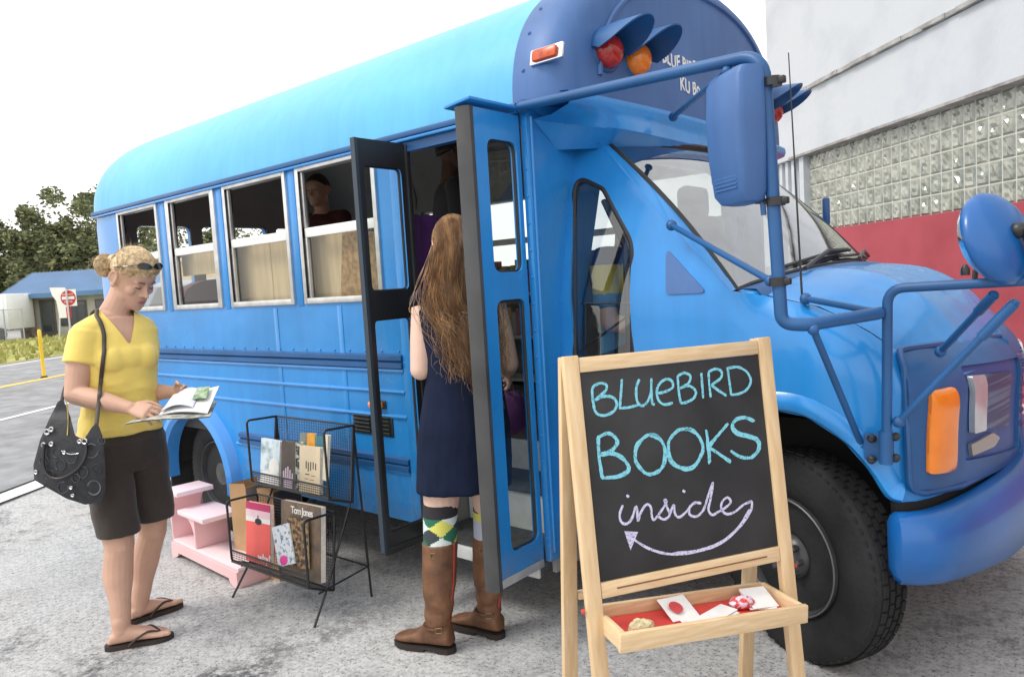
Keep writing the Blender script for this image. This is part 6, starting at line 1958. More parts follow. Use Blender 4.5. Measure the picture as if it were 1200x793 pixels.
m.tube(spline([hp1(.0795, -.023, .220), hp1(.0885, -.010, .202), hp1(.0895, 0, .200), hp1(.0885, .010, .202), hp1(.0795, .023, .220)], 4), [.001, .002, .003, .004, .0048, .005, .0052, .0052, .0052, .0052, .0052, .005, .0048, .004, .003, .002, .001], 8)
m.build('lips', SK1[1], w1, 60)
# face details: eyes half closed, lashes, brows
M_lash = mat('lash_brown', (.035, .022, .016), .7); M_brow = mat('brow_brown', (.16, .095, .05), .8); M_eye = mat('eye_white', (.7, .69, .66), .2)
for sd in (-1, 1):
    m = MB(); m.tube([hp1(.0795, sd * .019, .497), hp1(.0845, sd * .027, .486), hp1(.0835, sd * .037, .488), hp1(.0735, sd * .046, .500)], [.0010, .0019, .0019, .0010], 6); m.build('eyelashes', M_lash, w1)
    m = MB(); m.tube([hp1(.0885, sd * .014, .588), hp1(.0880, sd * .027, .608), hp1(.0800, sd * .040, .608), hp1(.0690, sd * .049, .590)], [.0016, .0034, .0030, .0012], 6); m.build('eyebrow', M_brow, w1)
m = MB(); m.tube([hp1(.0935 - abs(sd_) * .35, sd_, .222) for sd_ in (-.019, -.01, 0, .01, .019)], .0010, 5); m.build('mouth_line', mat('mouth_dark', (.16, .05, .045), .6), w1)
# shirt
M_yel = mat('yellow_cotton', (0.79, 0.60, 0.145), 0.85, var=.05, vscale=6, sheen=.25, bump=.12, bscale=220)
b = MB()
tor = [(hipC + UP * .035, .176, .128), (hipC.lerp(waistC, .55), .164, .122), (waistC, .150, .113), (waistC.lerp(chestC, .5), .154, .117), (chestC, .166, .117), (chestC.lerp(neckC, .5), .170, .097), (chestC.lerp(neckC, .80), .130, .074), (chestC.lerp(neckC, .95), .082, .064), (neckC + UP * .018, .070, .066)]
b.loft([ring(c, F1, S1, a, d) for c, a, d in tor], True)
b.ball(chestC + F1 * .050 - UP * .022, (.085, .135, .070), 20, 12, M=Matrix((F1, S1, UP)).transposed())
for sd in (-1, 1): b.ball(chestC + F1 * .070 + S1 * sd * .066 - UP * .026, (.066, .070, .066), 16, 10)
for sh, el in ((shR, elR), (shL, elL)):
    limb(b, [neckC - UP * .038, neckC.lerp(sh, .5) - UP * .012, sh + UP * .002], [.058, .058, .060])
    d = (el - sh).normalized(); x = d.cross(F1).normalized(); y = d.cross(x)
    b.loft([ring(sh - d * .01, y, x, .066, .066, 20), ring(sh.lerp(el, .25), y, x, .068, .068, 20), ring(sh.lerp(el, .50), y, x, .070, .070, 20)], True)
shirt = remesh('shirt', b, .0055, M_yel, w1, 9)
nb = neckC
def vneck(p):
    q = p - neckC; fw, sd, z = q.dot(F1), q.dot(S1), q.z
    if abs(sd) > .15: return False
    if fw > -.0:                       # front: a V down to the breastbone
        zb = -.150
        return z > zb and abs(sd) < (z - zb) * .44 + .003
    return z > -.002 and abs(sd) < .10
carve(shirt, vneck)
wrinkle(shirt, .010, 8, (1, 1, 1.9), lambda p: .35 + .65 * min(1, max(0, (chestC.z - .04 - p.z) / .12)))
# shorts
M_brn = mat('dark_brown_twill', (0.036, 0.026, 0.021), 0.85, var=.12, vscale=8, bump=.2, bscale=250, sheen=.15)
b = MB()
b.loft([ring(hipC + UP * .050, F1, S1, .160, .112), ring(hipC, F1, S1, .183, .129), ring(hipC - UP * .09, F1, S1, .182, .130), ring(hipC - UP * .13, F1, S1, .15, .11)], True)
for hp_c, kn in ((hpR, at(139, 624, D0 - .10)), (hpL, at(180, 606, D0 + .11))):
    d = (kn - hp_c).normalized()
    b.loft([ring(hp_c + UP * .02, F1, S1, .098, .112, 24), ring(hp_c.lerp(kn, .4), F1, S1, .092, .102, 24), ring(hp_c.lerp(kn, .75), F1, S1, .086, .093, 24), ring(kn, F1, S1, .084, .089, 24)], True)
shorts = remesh('shorts', b, .006, M_brn, w1, 3)
wrinkle(shorts, .010, 9, (1, 1, .8))
# hair: a combed cap drawn back into a bunch
M_blond = mat('blond_hair', (.70, .55, .33), .42, col2=(.34, .225, .115), vscale=70, spec=.5, mixramp=(.30, .66), detail=3)
def skull(th, ph, k=1.06):
    """point over the skull: th from forehead (0) over the crown to the nape (pi), ph sideways"""
    return hp1(-.008 + .098 * cos(th) * cos(ph) * k, .0775 * sin(ph) * k, .60 + .43 * sin(th) * cos(ph) * k * 1.0)
b = MB()
rows = []
for i in range(15):
    th = lerp(.42, pi * 1.06, i / 14)
    rows.append([skull(th, ph, 1.055) for ph in [lerp(-1.42, 1.42, j / 18) for j in range(19)]])
b.grid(rows); cap_ = b.build('hair', M_blond, w1, 60)
sm_ = cap_.modifiers.new('thickness', 'SOLIDIFY'); sm_.thickness = .012; sm_.offset = -1
bun = at(123, 311, D0 + .01)
rg = random.Random(4); b = MB()
b.ball(bun, (.037, .037, .043), 16, 10); b.ball(bun.lerp(hp1(-.09, 0, .72), .5), .032, 12, 8)
for i in range(520):                                            # hair wound round the bunch
    nn_ = Vector((rg.gauss(0, 1), rg.gauss(0, 1), rg.gauss(0, .6))).normalized(); a_ = nn_.orthogonal().normalized(); c_ = nn_.cross(a_)
    s0 = rg.uniform(0, 6.3); ln = rg.uniform(1.6, 3.6); rr_ = rg.uniform(.96, 1.16)
    b.tube([bun + Vector(((a_.x * cos(s0 + ln * j / 7) + c_.x * sin(s0 + ln * j / 7)) * .0385, (a_.y * cos(s0 + ln * j / 7) + c_.y * sin(s0 + ln * j / 7)) * .0385, (a_.z * cos(s0 + ln * j / 7) + c_.z * sin(s0 + ln * j / 7)) * .0445)) * (rr_ + .05 * sin(j * 1.3 + i)) for j in range(8)], [.0004, .0012, .0012, .0012, .0012, .0012, .0010, .0003], 3)
for i in range(1500):                                            # combed strands to the bunch
    ph = rg.uniform(-1.42, 1.42); th0 = rg.uniform(.30, .46) if rg.random() < .75 else rg.uniform(.5, 1.6)
    a = skull(th0, ph, 1.07 + rg.uniform(0, .035)); pts = []
    for j in range(8):
        t = j / 7; th = lerp(th0, pi * .90, t); p2 = ph * (1 - t ** 1.6 * .85)
        q = skull(th, p2, 1.03 + .05 * min(1, t * 4) + .035 * sin(pi * t) * rg.uniform(.5, 1.2)); q = q.lerp(bun, max(0, (t - .7) / .3) ** 1.3)
        pts.append(q + Vector((rg.gauss(0, .0012), rg.gauss(0, .0012), rg.gauss(0, .0012))))
    b.tube(pts, [.0005] + [.0012] * 6 + [.0008], 3)
for i in range(90):                                            # short ends fanning out of the bunch
    d = (Vector((rg.gauss(0, 1), rg.gauss(0, 1), rg.gauss(0, 1))).normalized() - hf1 * .35 + UP * .1).normalized()
    p = bun + Vector((d.x * .036, d.y * .036, d.z * .042)); L = rg.uniform(.012, .045); d = (d + Vector((rg.gauss(0, .5), rg.gauss(0, .5), rg.gauss(0, .5) - .25))).normalized()
    b.tube([p, p + d * L * .5 + UP * .004, p + d * L - UP * rg.uniform(0, .018)], [.0009, .0007, .0003], 3)
for i in range(170):                                             # fringe and wisps round the face
    sd = rg.uniform(-.055, .050); sw = 1 if sd > -.012 else -1
    a = hp1(.058 - abs(sd) * .5, sd, .945 - abs(sd) * 1.1); w_ = rg.uniform(.012, .046)
    m1 = hp1(.092 - abs(sd + sw * w_ * .4) * .45, sd + sw * w_ * .4, .86 - abs(sd) * .6); e = hp1(.088 - (abs(sd + sw * w_)) ** 1.0 * .62, max(-.079, min(.079, sd + sw * w_)), rg.uniform(.60, .84))
    b.tube(spline([a, m1, e], 4), [.0006, .0011, .0012, .0012, .0011, .0009, .0007, .0005, .0003], 3)
for i in range(9):
    sd = rg.choice((-1, 1)); a = hp1(.02 + rg.uniform(-.02, .02), sd * .078, rg.uniform(.62, .74)); e = hp1(.012 + rg.uniform(-.02, .02), sd * .082, rg.uniform(.28, .44))
    b.tube([a, a.lerp(e, .5) + hs1 * sd * .006, e], [.0008, .0007, .0003], 3)
for i in range(90):
    ph = rg.uniform(-.9, .9); th = rg.uniform(.7, 2.6); p = skull(th, ph, 1.09); d = (p - hC).normalized()
    b.tube([p, p + d * .010 + hf1 * rg.uniform(-.014, .014), p + d * rg.uniform(.008, .022) + Vector((rg.gauss(0, .012), rg.gauss(0, .012), rg.gauss(0, .008)))], [.0006, .0005, .0002], 3)
b.build('hair_strands', M_blond, w1, 60)['kind'] = 'stuff'
# sunglasses pushed up into the hair (a thing she wears)
sg1 = thing('sunglasses', 'dark sunglasses pushed up on the blond hair of the woman in yellow', 'sunglasses', hp1(.06, 0, .9))
M_shade = mat('sunglass_lens', (.018, .014, .014), .08, spec=.8)
for sd in (-1, 1):
    m = MB(); c = hp1(.074, sd * .034, .925); nn = (hf1 * .62 + hu1 * .75 + hs1 * sd * .22).normalized(); yy_ = (hu1 - nn * hu1.dot(nn)).normalized(); xx_ = yy_.cross(nn)
    m.panel([(.030 * cos(a) * (1 + .1 * cos(2 * a)), .0155 * sin(a)) for a in [2 * pi * i / 24 for i in range(24)]], [], lambda u, v, t: c + xx_ * u + yy_ * v + nn * (.004 - t - 3.0 * u * u), .004, step=.012)
    m.build('lens', M_shade, sg1, 40)
    m = MB(); m.tube([hp1(.060, sd * .064, .915), hp1(.03, sd * .083, .82), hp1(-.03, sd * .085, .66)], .0022, 6); m.build('temple', M_shade, sg1)
m = MB(); m.tube([hp1(.080, -.008, .935), hp1(.084, 0, .942), hp1(.080, .008, .935)], .0022, 6); m.build('bridge', M_shade, sg1)
m = MB(); m.ball(hp1(-.005, .079, .365), .0032, 8, 6); m.build('earring', M_chrome, w1)
# flip-flops
M_sole = mat('dark_brown_sole', (.035, .024, .020), .8, var=.2, vscale=20)
for (t, s, a), lab in ((fR, 'dark brown flip-flop on the nearer foot of the woman in yellow'), (fL, 'dark brown flip-flop on the farther foot of the woman in yellow')):
    z0 = gz(a.x) + .001; c = Vector((a.x, a.y, z0))
    ff = thing('flip_flop', lab, 'sandal', c)
    outl_ = [(-.066, -.018), (-.07, 0), (-.066, .018), (-.045, .032), (.02, .034), (.08, .040), (.13, .050), (.17, .046), (.195, .028), (.205, .008), (.198, -.015), (.175, -.036), (.13, -.046), (.07, -.040), (.0, -.034), (-.045, -.032)]
    m = MB(); m.panel(rpoly([Vector(p) for p in outl_], .012, 2), [], lambda u, v, tt: c + t * u + s * v + UP * (.020 - tt), .020); m.build('sole', M_sole, ff, 40)
    m = MB(); T_ = c + t * .150 + s * .016 + UP * .046
    for sd, k_ in ((1, .046), (-1, -.042)):
        m.tube(spline([T_ + UP * -.002, c + t * .105 + s * (k_ * .80) + UP * (.060), c + t * .045 + s * k_ + UP * .030, c + t * .03 + s * k_ + UP * .016], 4), [.0075] * 12 + [.006], 8, flat=.45)
    m.tube([T_, c + t * .158 + s * .016 + UP * .018], .005, 6); m.build('strap', M_sole, ff, 60)

# magazine held open in both hands
M_page = mat('magazine_page', (.74, .74, .72), .5, var=.05, vscale=10)
M_pic = mat('magazine_pictures', (.50, .49, .44), .5, col2=(.16, .17, .15), vscale=26, detail=4, mixramp=(.36, .60))
M_green = mat('magazine_green_photo', (.06, .17, .05), .5, col2=(.40, .48, .34), vscale=40, detail=3)
mgc = at(200, 485, D0 - .17)
mg = thing('magazine', 'open white magazine with printed pictures held by the woman in yellow', 'magazine', mgc)
def sheet(corners, sag, th, name, mt, nx=14, ny=10, lift=0.0):
    A, B_, C_, D_ = corners; rows = []; rows2 = []
    for i in range(ny + 1):
        v = i / ny; r = []; r2 = []
        for j in range(nx + 1):
            u = j / nx; p = A.lerp(B_, u).lerp(D_.lerp(C_, u), v)
            p = p + UP * (sag(u, v) + lift); r.append(p); r2.append(p - UP * th)
        rows.append(r); rows2.append(r2)
    m = MB(); m.grid(rows); m.grid(rows2)
    return m.build(name, mt, mg, 60)
q = [at(144, 497, D0 - .30), at(246, 486, D0 - .34), at(254, 470, D0 - .06), at(190, 476, D0 - .06)]
sheet(q, lambda u, v: .006 * sin(u * 5) * (1 - v), .004, 'lower_pages', M_pic)
sheet([a.copy() for a in q], lambda u, v: .006 * sin(u * 5) * (1 - v) + .004, .001, 'page', M_page, lift=.001) if False else None
q2 = [at(186, 486, D0 - .24), at(243, 484, D0 - .30), at(257, 456, D0 - .10), at(203, 462, D0 - .04)]
sheet(q2, lambda u, v: .012 * sin(pi * u) + .020 * max(0, u - .75) ** 1 * v * 3, .003, 'page', M_page)
q3 = [at(188, 483, D0 - .24), at(226, 480, D0 - .26), at(236, 459, D0 - .09), at(206, 463, D0 - .04)]
sheet(q3, lambda u, v: .022 * sin(pi * u * .9) + .004, .001, 'curled_page', mat('lavender_page', (.60, .62, .72), .6, var=.06, vscale=9))
q4 = [at(226, 474, D0 - .20), at(242, 473, D0 - .22), at(247, 459, D0 - .12), at(232, 460, D0 - .10)]
sheet(q4, lambda u, v: .024, .001, 'photo_print', M_green)

# handbag hanging from her shoulder
M_bagc = mat('black_jacquard', (.016, .017, .021), .6, var=.4, vscale=40, bump=.2, bscale=120)
M_bagm = mat('grey_motif', (.11, .12, .14), .5, var=.25, vscale=60)
M_leath = mat('black_leather', (.018, .016, .016), .35)
DBg = D0 - .29
bgc = at(85, 540, DBg)
hb1 = thing('handbag', 'black handbag with grey ring pattern and metal buckles hanging at the yellow-shirted woman\'s side', 'handbag', bgc)
out_ = [(68, 470), (74, 468), (82, 486), (88, 510), (98, 515), (108, 500), (114, 494), (120, 510), (123, 540), (124, 572), (119, 588), (100, 591), (78, 584), (55, 571), (40, 562), (39, 545), (47, 515), (58, 490)]
bp_ = [Vector((p[0], p[1])) for p in out_]
cx_, cy_ = 84, 540
def bagpt(u, v, t):
    """belly of the bag: thickest low in the middle"""
    e = max(0.0, 1 - ((u - cx_) / 46) ** 2) * max(0.0, 1 - ((v - 550) / 66) ** 2)
    d = DBg - (.012 + .060 * sqrt(max(0, e))) if t == 0 else DBg + (.008 + .035 * sqrt(max(0, e)))
    return at(u, v, d)
m = MB(); m.panel(rpoly(bp_, 3.0, 3), [], bagpt, 1, step=4.5); bagb = m.build('bag_body', M_bagc, hb1, 60)
m = MB()
for (u, v, r_) in ((107, 528, 7.5), (84, 536, 6), (71, 545, 6), (97, 553, 6), (110, 571, 7.5), (74, 571, 6), (113, 549, 5), (58, 556, 5), (89, 560, 4.5), (66, 530, 5), (119, 516, 4), (52, 540, 5)):
    a0 = rg.uniform(0, 6.3); pts = [bagpt(u + r_ * cos(a0 + a), v + r_ * 1.1 * sin(a0 + a), 0) + (CAM - bgc).normalized() * .0015 for a in [i * .27 for i in range(21)]]
    m.tube(pts, .0034, 5, flat=.3)
m.build('ring_pattern', M_bagm, bagb)['kind'] = 'stuff'
def bagstroke(pts, r_, mt, name, par, off=.006, n=8, flat=1.0):
    m = MB(); m.tube(spline([bagpt(u, v, 0) + (CAM - bgc).normalized() * off for u, v in pts], 5), r_, n, flat=flat); return m.build(name, mt, par, 60)
bagstroke([(52, 520), (51, 545), (58, 558), (72, 560), (90, 550), (100, 535), (101, 520)], .0065, M_leath, 'handle', hb1, .018)
bagstroke([(72, 528), (82, 532), (92, 531)], .0022, M_chrome, 'zip', bagb, .004, 6)
bagstroke([(78, 472), (80, 490), (79, 510)], .0028, mat('brass_zip', (.5, .36, .12), .3, metal=.9), 'zip', bagb, .004, 6)
m = MB()
for (u, v, r_) in ((55, 506, .010), (60, 503, .008), (99, 517, .010), (93, 517, .007), (51, 521, .007), (60, 520, .007), (42, 553, .006), (83, 571, .005), (85, 580, .005), (75, 530, .005)):
    c = bagpt(u, v, 0) + (CAM - bgc).normalized() * .010
    m.tube([c + Vector((CR.x, CR.y, 0)) * r_ * cos(2 * pi * i / 12) + UP * r_ * sin(2 * pi * i / 12) for i in range(12)], .0032, 6, closed=True)
m.build('buckles', M_chrome, hb1)['kind'] = 'stuff'
sR = shR + UP * .058
from mathutils.bvhtree import BVHTree
def hit_on(o, px, py, off):
    bm = bmesh.new(); bm.from_mesh(o.data); bm.transform(Matrix.Translation(o.parent.location)); tre = BVHTree.FromBMesh(bm); bm.free()
    r_ = ray(px, py).normalized(); h = tre.ray_cast(CAM, r_)
    return (h[0] - r_ * off) if h[0] is not None else at(px, py, D0 - .12)
m = MB(); m.tube(spline([at(113, 497, DBg), at(116, 470, D0 - .235), at(117, 460, D0 - .225)] + [hit_on(shirt, *q_, .009) for q_ in ((118, 448), (119, 438), (120, 429), (121, 420), (122, 411), (122, 402), (122, 393), (120, 384), (117, 376), (113, 369))] + [shR.lerp(neckC, .42) + UP * .066, shR.lerp(neckC, .36) + UP * .03 - F1 * .075, at(86, 430, D0 + .03), at(76, 455, D0 - .06), at(72, 472, DBg + .03)], 3), .0085, 8, flat=.4); m.build('shoulder_strap', mat('brown_leather', (.045, .03, .022), .5), hb1, 60)

# ------------------------------------------------------------ woman in the navy dress
g1 = on_ground(515, 762); g2 = on_ground(574, 744)
E0 = 2.96
w2 = thing('person', 'woman with long brown hair in a navy dress standing at the bus door, back turned', 'person', ((g1.x + g2.x) / 2, (g1.y + g2.y) / 2, gz(-2.05)))
F2 = Vector((-.76, .65, 0)).normalized(); S2 = F2.cross(UP)             # S2 to her right
hd2 = at(531, 288, E0 - .01); nk2 = at(536, 338, E0)
ch2 = at(540, 386, E0); wa2 = at(543, 432, E0); hi2 = at(545, 505, E0)
sL2 = at(497, 354, E0 + .02); sR2 = at(577, 351, E0 + .05)
eL2 = at(493, 433, E0 - .02); eR2 = at(596, 425, E0 + .08)
vL2 = eL2 + Vector((-.10, .20, .045)); vR2 = eR2 + Vector((-.12, .13, -.06))
kL2 = at(516, 612, depth_of(g1) + .01); kR2 = at(574, 606, depth_of(g2)); aL2 = at(514, 740, depth_of(g1)); aR2 = at(573, 724, depth_of(g2))
b = MB()
H2F = (Vector((-.82, .57, 0)) - UP * .08).normalized(); H2U = (UP - H2F * H2F.dot(UP)).normalized()
hp2, hf2, hs2, hu2 = head_shape(b, hd2, H2F, H2U, .225, .98)
limb(b, [nk2 - UP * .02, nk2.lerp(hd2, .5), hd2 - hf2 * .02], [.055, .050, .050])
b.loft([ring(hi2 - UP * .08, F2, S2, .165, .11), ring(hi2, F2, S2, .170, .115), ring(wa2, F2, S2, .130, .095), ring(ch2, F2, S2, .145, .10), ring(ch2.lerp(nk2, .5), F2, S2, .150, .085), ring(ch2.lerp(nk2, .85), F2, S2, .10, .06)], True)
limb(b, [nk2 - UP * .05, sL2], [.055, .048]); limb(b, [nk2 - UP * .05, sR2], [.055, .048])
limb(b, [sL2, sL2.lerp(eL2, .5), eL2], [.050, .049, .042]); limb(b, [eL2, eL2.lerp(vL2, .35), vL2], [.042, .040, .025])
limb(b, [sR2, sR2.lerp(eR2, .5), eR2], [.050, .049, .042]); limb(b, [eR2, eR2.lerp(vR2, .35), vR2], [.042, .040, .025])
hand(b, vL2, vL2 - eL2, UP * .6 + S2 * -.6, -1, .6, .92); hand(b, vR2, vR2 - eR2, UP * .2 + S2 * .8, 1, .9, .92)
hipL2 = hi2 - S2 * .085 - UP * .03; hipR2 = hi2 + S2 * .085 - UP * .03
limb(b, [hipL2, hipL2.lerp(kL2, .6), kL2], [.088, .074, .060]); limb(b, [kL2, kL2.lerp(aL2, .4), aL2], [.058, .056, .036])
limb(b, [hipR2, hipR2.lerp(kR2, .6), kR2], [.088, .074, .060]); limb(b, [kR2, kR2.lerp(aR2, .4), aR2], [.058, .056, .036])
td1 = on_ground(474, 757) - on_ground(524, 765); td2 = on_ground(546, 737) - on_ground(588, 748)
for an in (aL2, aR2): limb(b, [an, Vector((an.x, an.y, gz(an.x) + .08))], [.036, .036])
remesh('body', b, .0055, SK2, w2, 3)
M_navyd = mat('navy_jersey', (0.0085, 0.0135, 0.034), 0.9, var=.18, vscale=5, spec=.15, bump=.12, bscale=180)
b = MB()
hem = at(544, 570, E0)
b.loft([ring(hem, F2, S2, .190, .140), ring(hem.lerp(hi2, .5), F2, S2, .188, .138), ring(hi2 + UP * .02, F2, S2, .182, .130), ring(wa2 - UP * .03, F2, S2, .150, .110), ring(wa2 + UP * .05, F2, S2, .142, .104), ring(ch2, F2, S2, .158, .112), ring(ch2.lerp(nk2, .5), F2, S2, .162, .096), ring(ch2.lerp(nk2, .80), F2, S2, .12, .07), ring(ch2.lerp(nk2, .92), F2, S2, .06, .055)], True)
for sh, el in ((sL2, eL2), (sR2, eR2)):
    limb(b, [nk2 - UP * .055, sh + UP * .002], [.055, .056]); d = (el - sh).normalized(); x = d.cross(F2).normalized(); y = d.cross(x)
    b.loft([ring(sh - d * .02, y, x, .058, .058, 18), ring(sh.lerp(el, .05), y, x, .060, .060, 18)], True)
dress = remesh('dress', b, .006, M_navyd, w2, 3)
wrinkle(dress, .008, 7, (1.4, 1.4, .6), lambda p: .4 + .6 * min(1, max(0, (wa2.z + .05 - p.z) / .3)))
# argyle socks, boots
def argyle():
    m = bpy.data.materials.new('argyle_knit'); m.use_nodes = True; t = m.node_tree; bs = t.nodes['Principled BSDF']; bs.inputs['Roughness'].default_value = .9
    return m
SOCKC = [mat('sock_black', (.022, .020, .025), .9), mat('sock_yellow', (.62, .60, .13), .9), mat('sock_pale', (.60, .68, .66), .9), mat('sock_green', (.02, .14, .085), .9), mat('sock_grey', (.45, .47, .58), .9), mat('sock_dark', (.035, .05, .055), .9)]
def sock(kn, an, ztop, zbot, r0, r1, kind, label):
    ax = (an - kn).normalized(); tp = kn + ax * ((ztop - kn.z) / ax.z); bt = kn + ax * ((zbot - kn.z) / ax.z)
    m = MB(); n = 48; rows = 40; rings = []
    for i in range(rows + 1):
        t = i / rows; c = tp.lerp(bt, t); r = lerp(r0, r1, t); rings.append([c + (S2 * cos(2 * pi * k / n) + F2 * sin(2 * pi * k / n)) * r for k in range(n)])
    m.loft(rings, True)
    o = m.build('sock', SOCKC, w2, 60)
    mw = w2.location
    for p in o.data.polygons:
        q = p.center + mw; t = (tp.z - q.z) / (tp.z - bt.z); d = q - tp.lerp(bt, t); a = atan2(d.dot(F2), d.dot(S2)) / (2 * pi)
        if t < .28: p.material_index = 0; continue
        if kind == 'plain': p.material_index = 1 if t < .42 else 4; continue
        u = a * 4; v = (t - .28) * 2.6; i1 = math.floor(u + v); i2 = math.floor(u - v)
        p.material_index = (1, 2, 3, 5)[(i1 * 2 + i2) % 4]
    return o
zt1 = at(516, 589, depth_of(g1)).z; zb1 = at(516, 642, depth_of(g1)).z
sock(kL2, aL2, zt1, zb1, .0705, .0650, 'argyle', ''); zt2 = at(574, 580, depth_of(g2)).z; zb2 = at(574, 640, depth_of(g2)).z
sock(kR2, aR2, zt2, zb2, .0700, .0640, 'plain', '')
M_boot = mat('tan_leather', (.21, .095, .042), .55, col2=(.075, .030, .014), vscale=13, bump=.25, bscale=50, rvar=.1, mixramp=(.3, .7))
M_bsole = mat('dark_boot_sole', (.022, .016, .013), .75); M_bred = mat('red_piping', (.42, .03, .03), .5)
for kn, an, td, ztop, lab in ((kL2, aL2, td1, at(516, 634, depth_of(g1)).z, 'tall brown riding boot on the nearer leg of the woman in navy, standing forward'), (kR2, aR2, td2, at(574, 627, depth_of(g2)).z, 'tall brown riding boot on the farther leg of the woman in navy, beside the door')):
    t = Vector((td.x, td.y, 0)).normalized(); s = t.cross(UP); ax = (an - kn).normalized(); zg = gz(an.x)
    bo = thing('boot', lab, 'boot', (an.x, an.y, zg))
    tp = kn + ax * ((ztop - kn.z) / ax.z); b = MB()
    pr = [(0, .069), (.12, .0675), (.3, .068), (.5, .064), (.68, .054), (.82, .047), (.93, .046), (1.0, .046)]
    ab = Vector((an.x, an.y, zg + .075))
    rings = [ring(tp.lerp(ab, q), t, s, r_, r_ * 1.04, 28, 2.0) for q, r_ in pr]
    b.loft(rings, True)
    a = Vector((an.x, an.y, zg))
    ft = [(-.062, .022, .05, .032), (-.05, .034, .095, .030), (-.01, .040, .115, .028), (.04, .040, .105, .026), (.085, .041, .080, .024), (.125, .044, .062, .023), (.160, .042, .052, .022), (.185, .034, .044, .022), (.200, .018, .034, .022)]
    b.loft([ring(a + t * x + UP * (zlo + h_) * .5, UP, s, w_, (h_ - zlo) * .5, 24, 2.5) for x, w_, h_, zlo in ft], True)
    o = remesh('boot_upper', b, .0055, M_boot, bo, 3)
    wrinkle(o, .011, 12, (1, 1, 1.7), lambda p: .22 + max(0, 1 - abs(p.z - zg - .15) / .12))
    m = MB(); ol_ = [(-.070, -.012), (-.072, .0), (-.070, .012), (-.055, .032), (.0, .038), (.06, .040), (.125, .048), (.17, .044), (.198, .026), (.208, 0), (.198, -.026), (.17, -.044), (.125, -.048), (.06, -.040), (.0, -.038), (-.055, -.032)]
    m.panel(rpoly([Vector(p) for p in ol_], .012, 2), [], lambda u, v, tt: a + t * u + s * v + UP * (.022 - tt), .010)
    m.panel(rpoly([Vector(p) for p in ([(-.070, -.012), (-.072, .0), (-.070, .012), (-.055, .032), (-.005, .036), (-.005, -.036), (-.055, -.032)])], .008, 2), [], lambda u, v, tt: a + t * u + s * v + UP * (.0125 - tt), .0115)
    m.panel(rpoly([Vector(p) for p in ([(.05, .040), (.125, .048), (.17, .044), (.198, .026), (.208, 0), (.198, -.026), (.17, -.044), (.125, -.048), (.05, -.040)])], .012, 2), [], lambda u, v, tt: a + t * u + s * v + UP * (.0125 - tt), .0115)
    m.build('boot_sole', M_bsole, bo, 40)
    bk = (S2 * .75 - F2 * .66).normalized()
    m = MB(); m.tube([tp.lerp(ab, q) + bk * (r_ + .001) for q, r_ in pr], .0042, 6); m.build('red_piping', M_bred, bo)
    m = MB(); ac = Vector((an.x, an.y, zg + .105)); m.tube([p for p in ring(ac + t * .004, t, s, .0505, .0535, 28, 2.0)], .0055, 6, closed=True, flat=1.0); m.build('ankle_strap', M_boot, bo, 60)
    cb_ = (CAM - ac); cb_.z = 0; cb_.normalize()
    for cc_, nm in ((ac + cb_ * .056, 'ankle_buckle'), (tp + UP * -.035 + cb_ * .069 - Vector((CR.x, CR.y, 0)) * .03, 'top_buckle')):
        rx = Vector((CR.x, CR.y, 0)).normalized(); m = MB(); m.tube([cc_ + rx * x + UP * z for x, z in ((-.011, -.010), (.011, -.010), (.011, .010), (-.011, .010))], .0022, 6, closed=True); m.build(nm, mat('antique_brass', (.32, .22, .10), .4, metal=.8), bo)
# long wavy hair down her back
M_hair2 = mat('long_brown_hair', (.32, .205, .125), .5, col2=(.11, .064, .036), vscale=26, spec=.55, stretch=(1, 1, .35), mixramp=(.32, .68), detail=4)
M_hair2t = mat('lighter_hair_ends', (.52, .30, .135), .5, col2=(.22, .11, .05), vscale=26, stretch=(1, 1, .35), spec=.5)
rg = random.Random(8)
bkd = -F2
b = MB()
def skull2(th, ph, k): return hp2(-.010 + .100 * cos(th) * cos(ph) * k, .079 * sin(ph) * k, .58 + .45 * sin(th) * cos(ph) * k)
rows = []
for i in range(13):
    th = lerp(.5, pi * 1.12, i / 12); rows.append([skull2(th, ph, .99) for ph in [lerp(-1.5, 1.5, j / 18) for j in range(19)]])
b.grid(rows)
zt_ = hd2.z + .06; ze_ = ch2.z + .03                                       # an inner sheet of hair over the back
rows = []
for i in range(11):
    t = i / 10; z = lerp(hd2.z, ch2.z - .02, t); cc = hd2.lerp(nk2.lerp(ch2, .7), t)
    wd = lerp(.080, .098, min(1, t * 2)); dp = lerp(.098, .108, t)
    rows.append([Vector((cc.x, cc.y, z)) + S2 * wd * sin(a) + bkd * dp * cos(a) for a in [lerp(-1.45, 1.45, j / 16) for j in range(17)]])
b.grid(rows); o_ = b.build('hair', M_hair2, w2, 60); s_ = o_.modifiers.new('thickness', 'SOLIDIFY'); s_.thickness = .010; s_.offset = 0
b = MB()
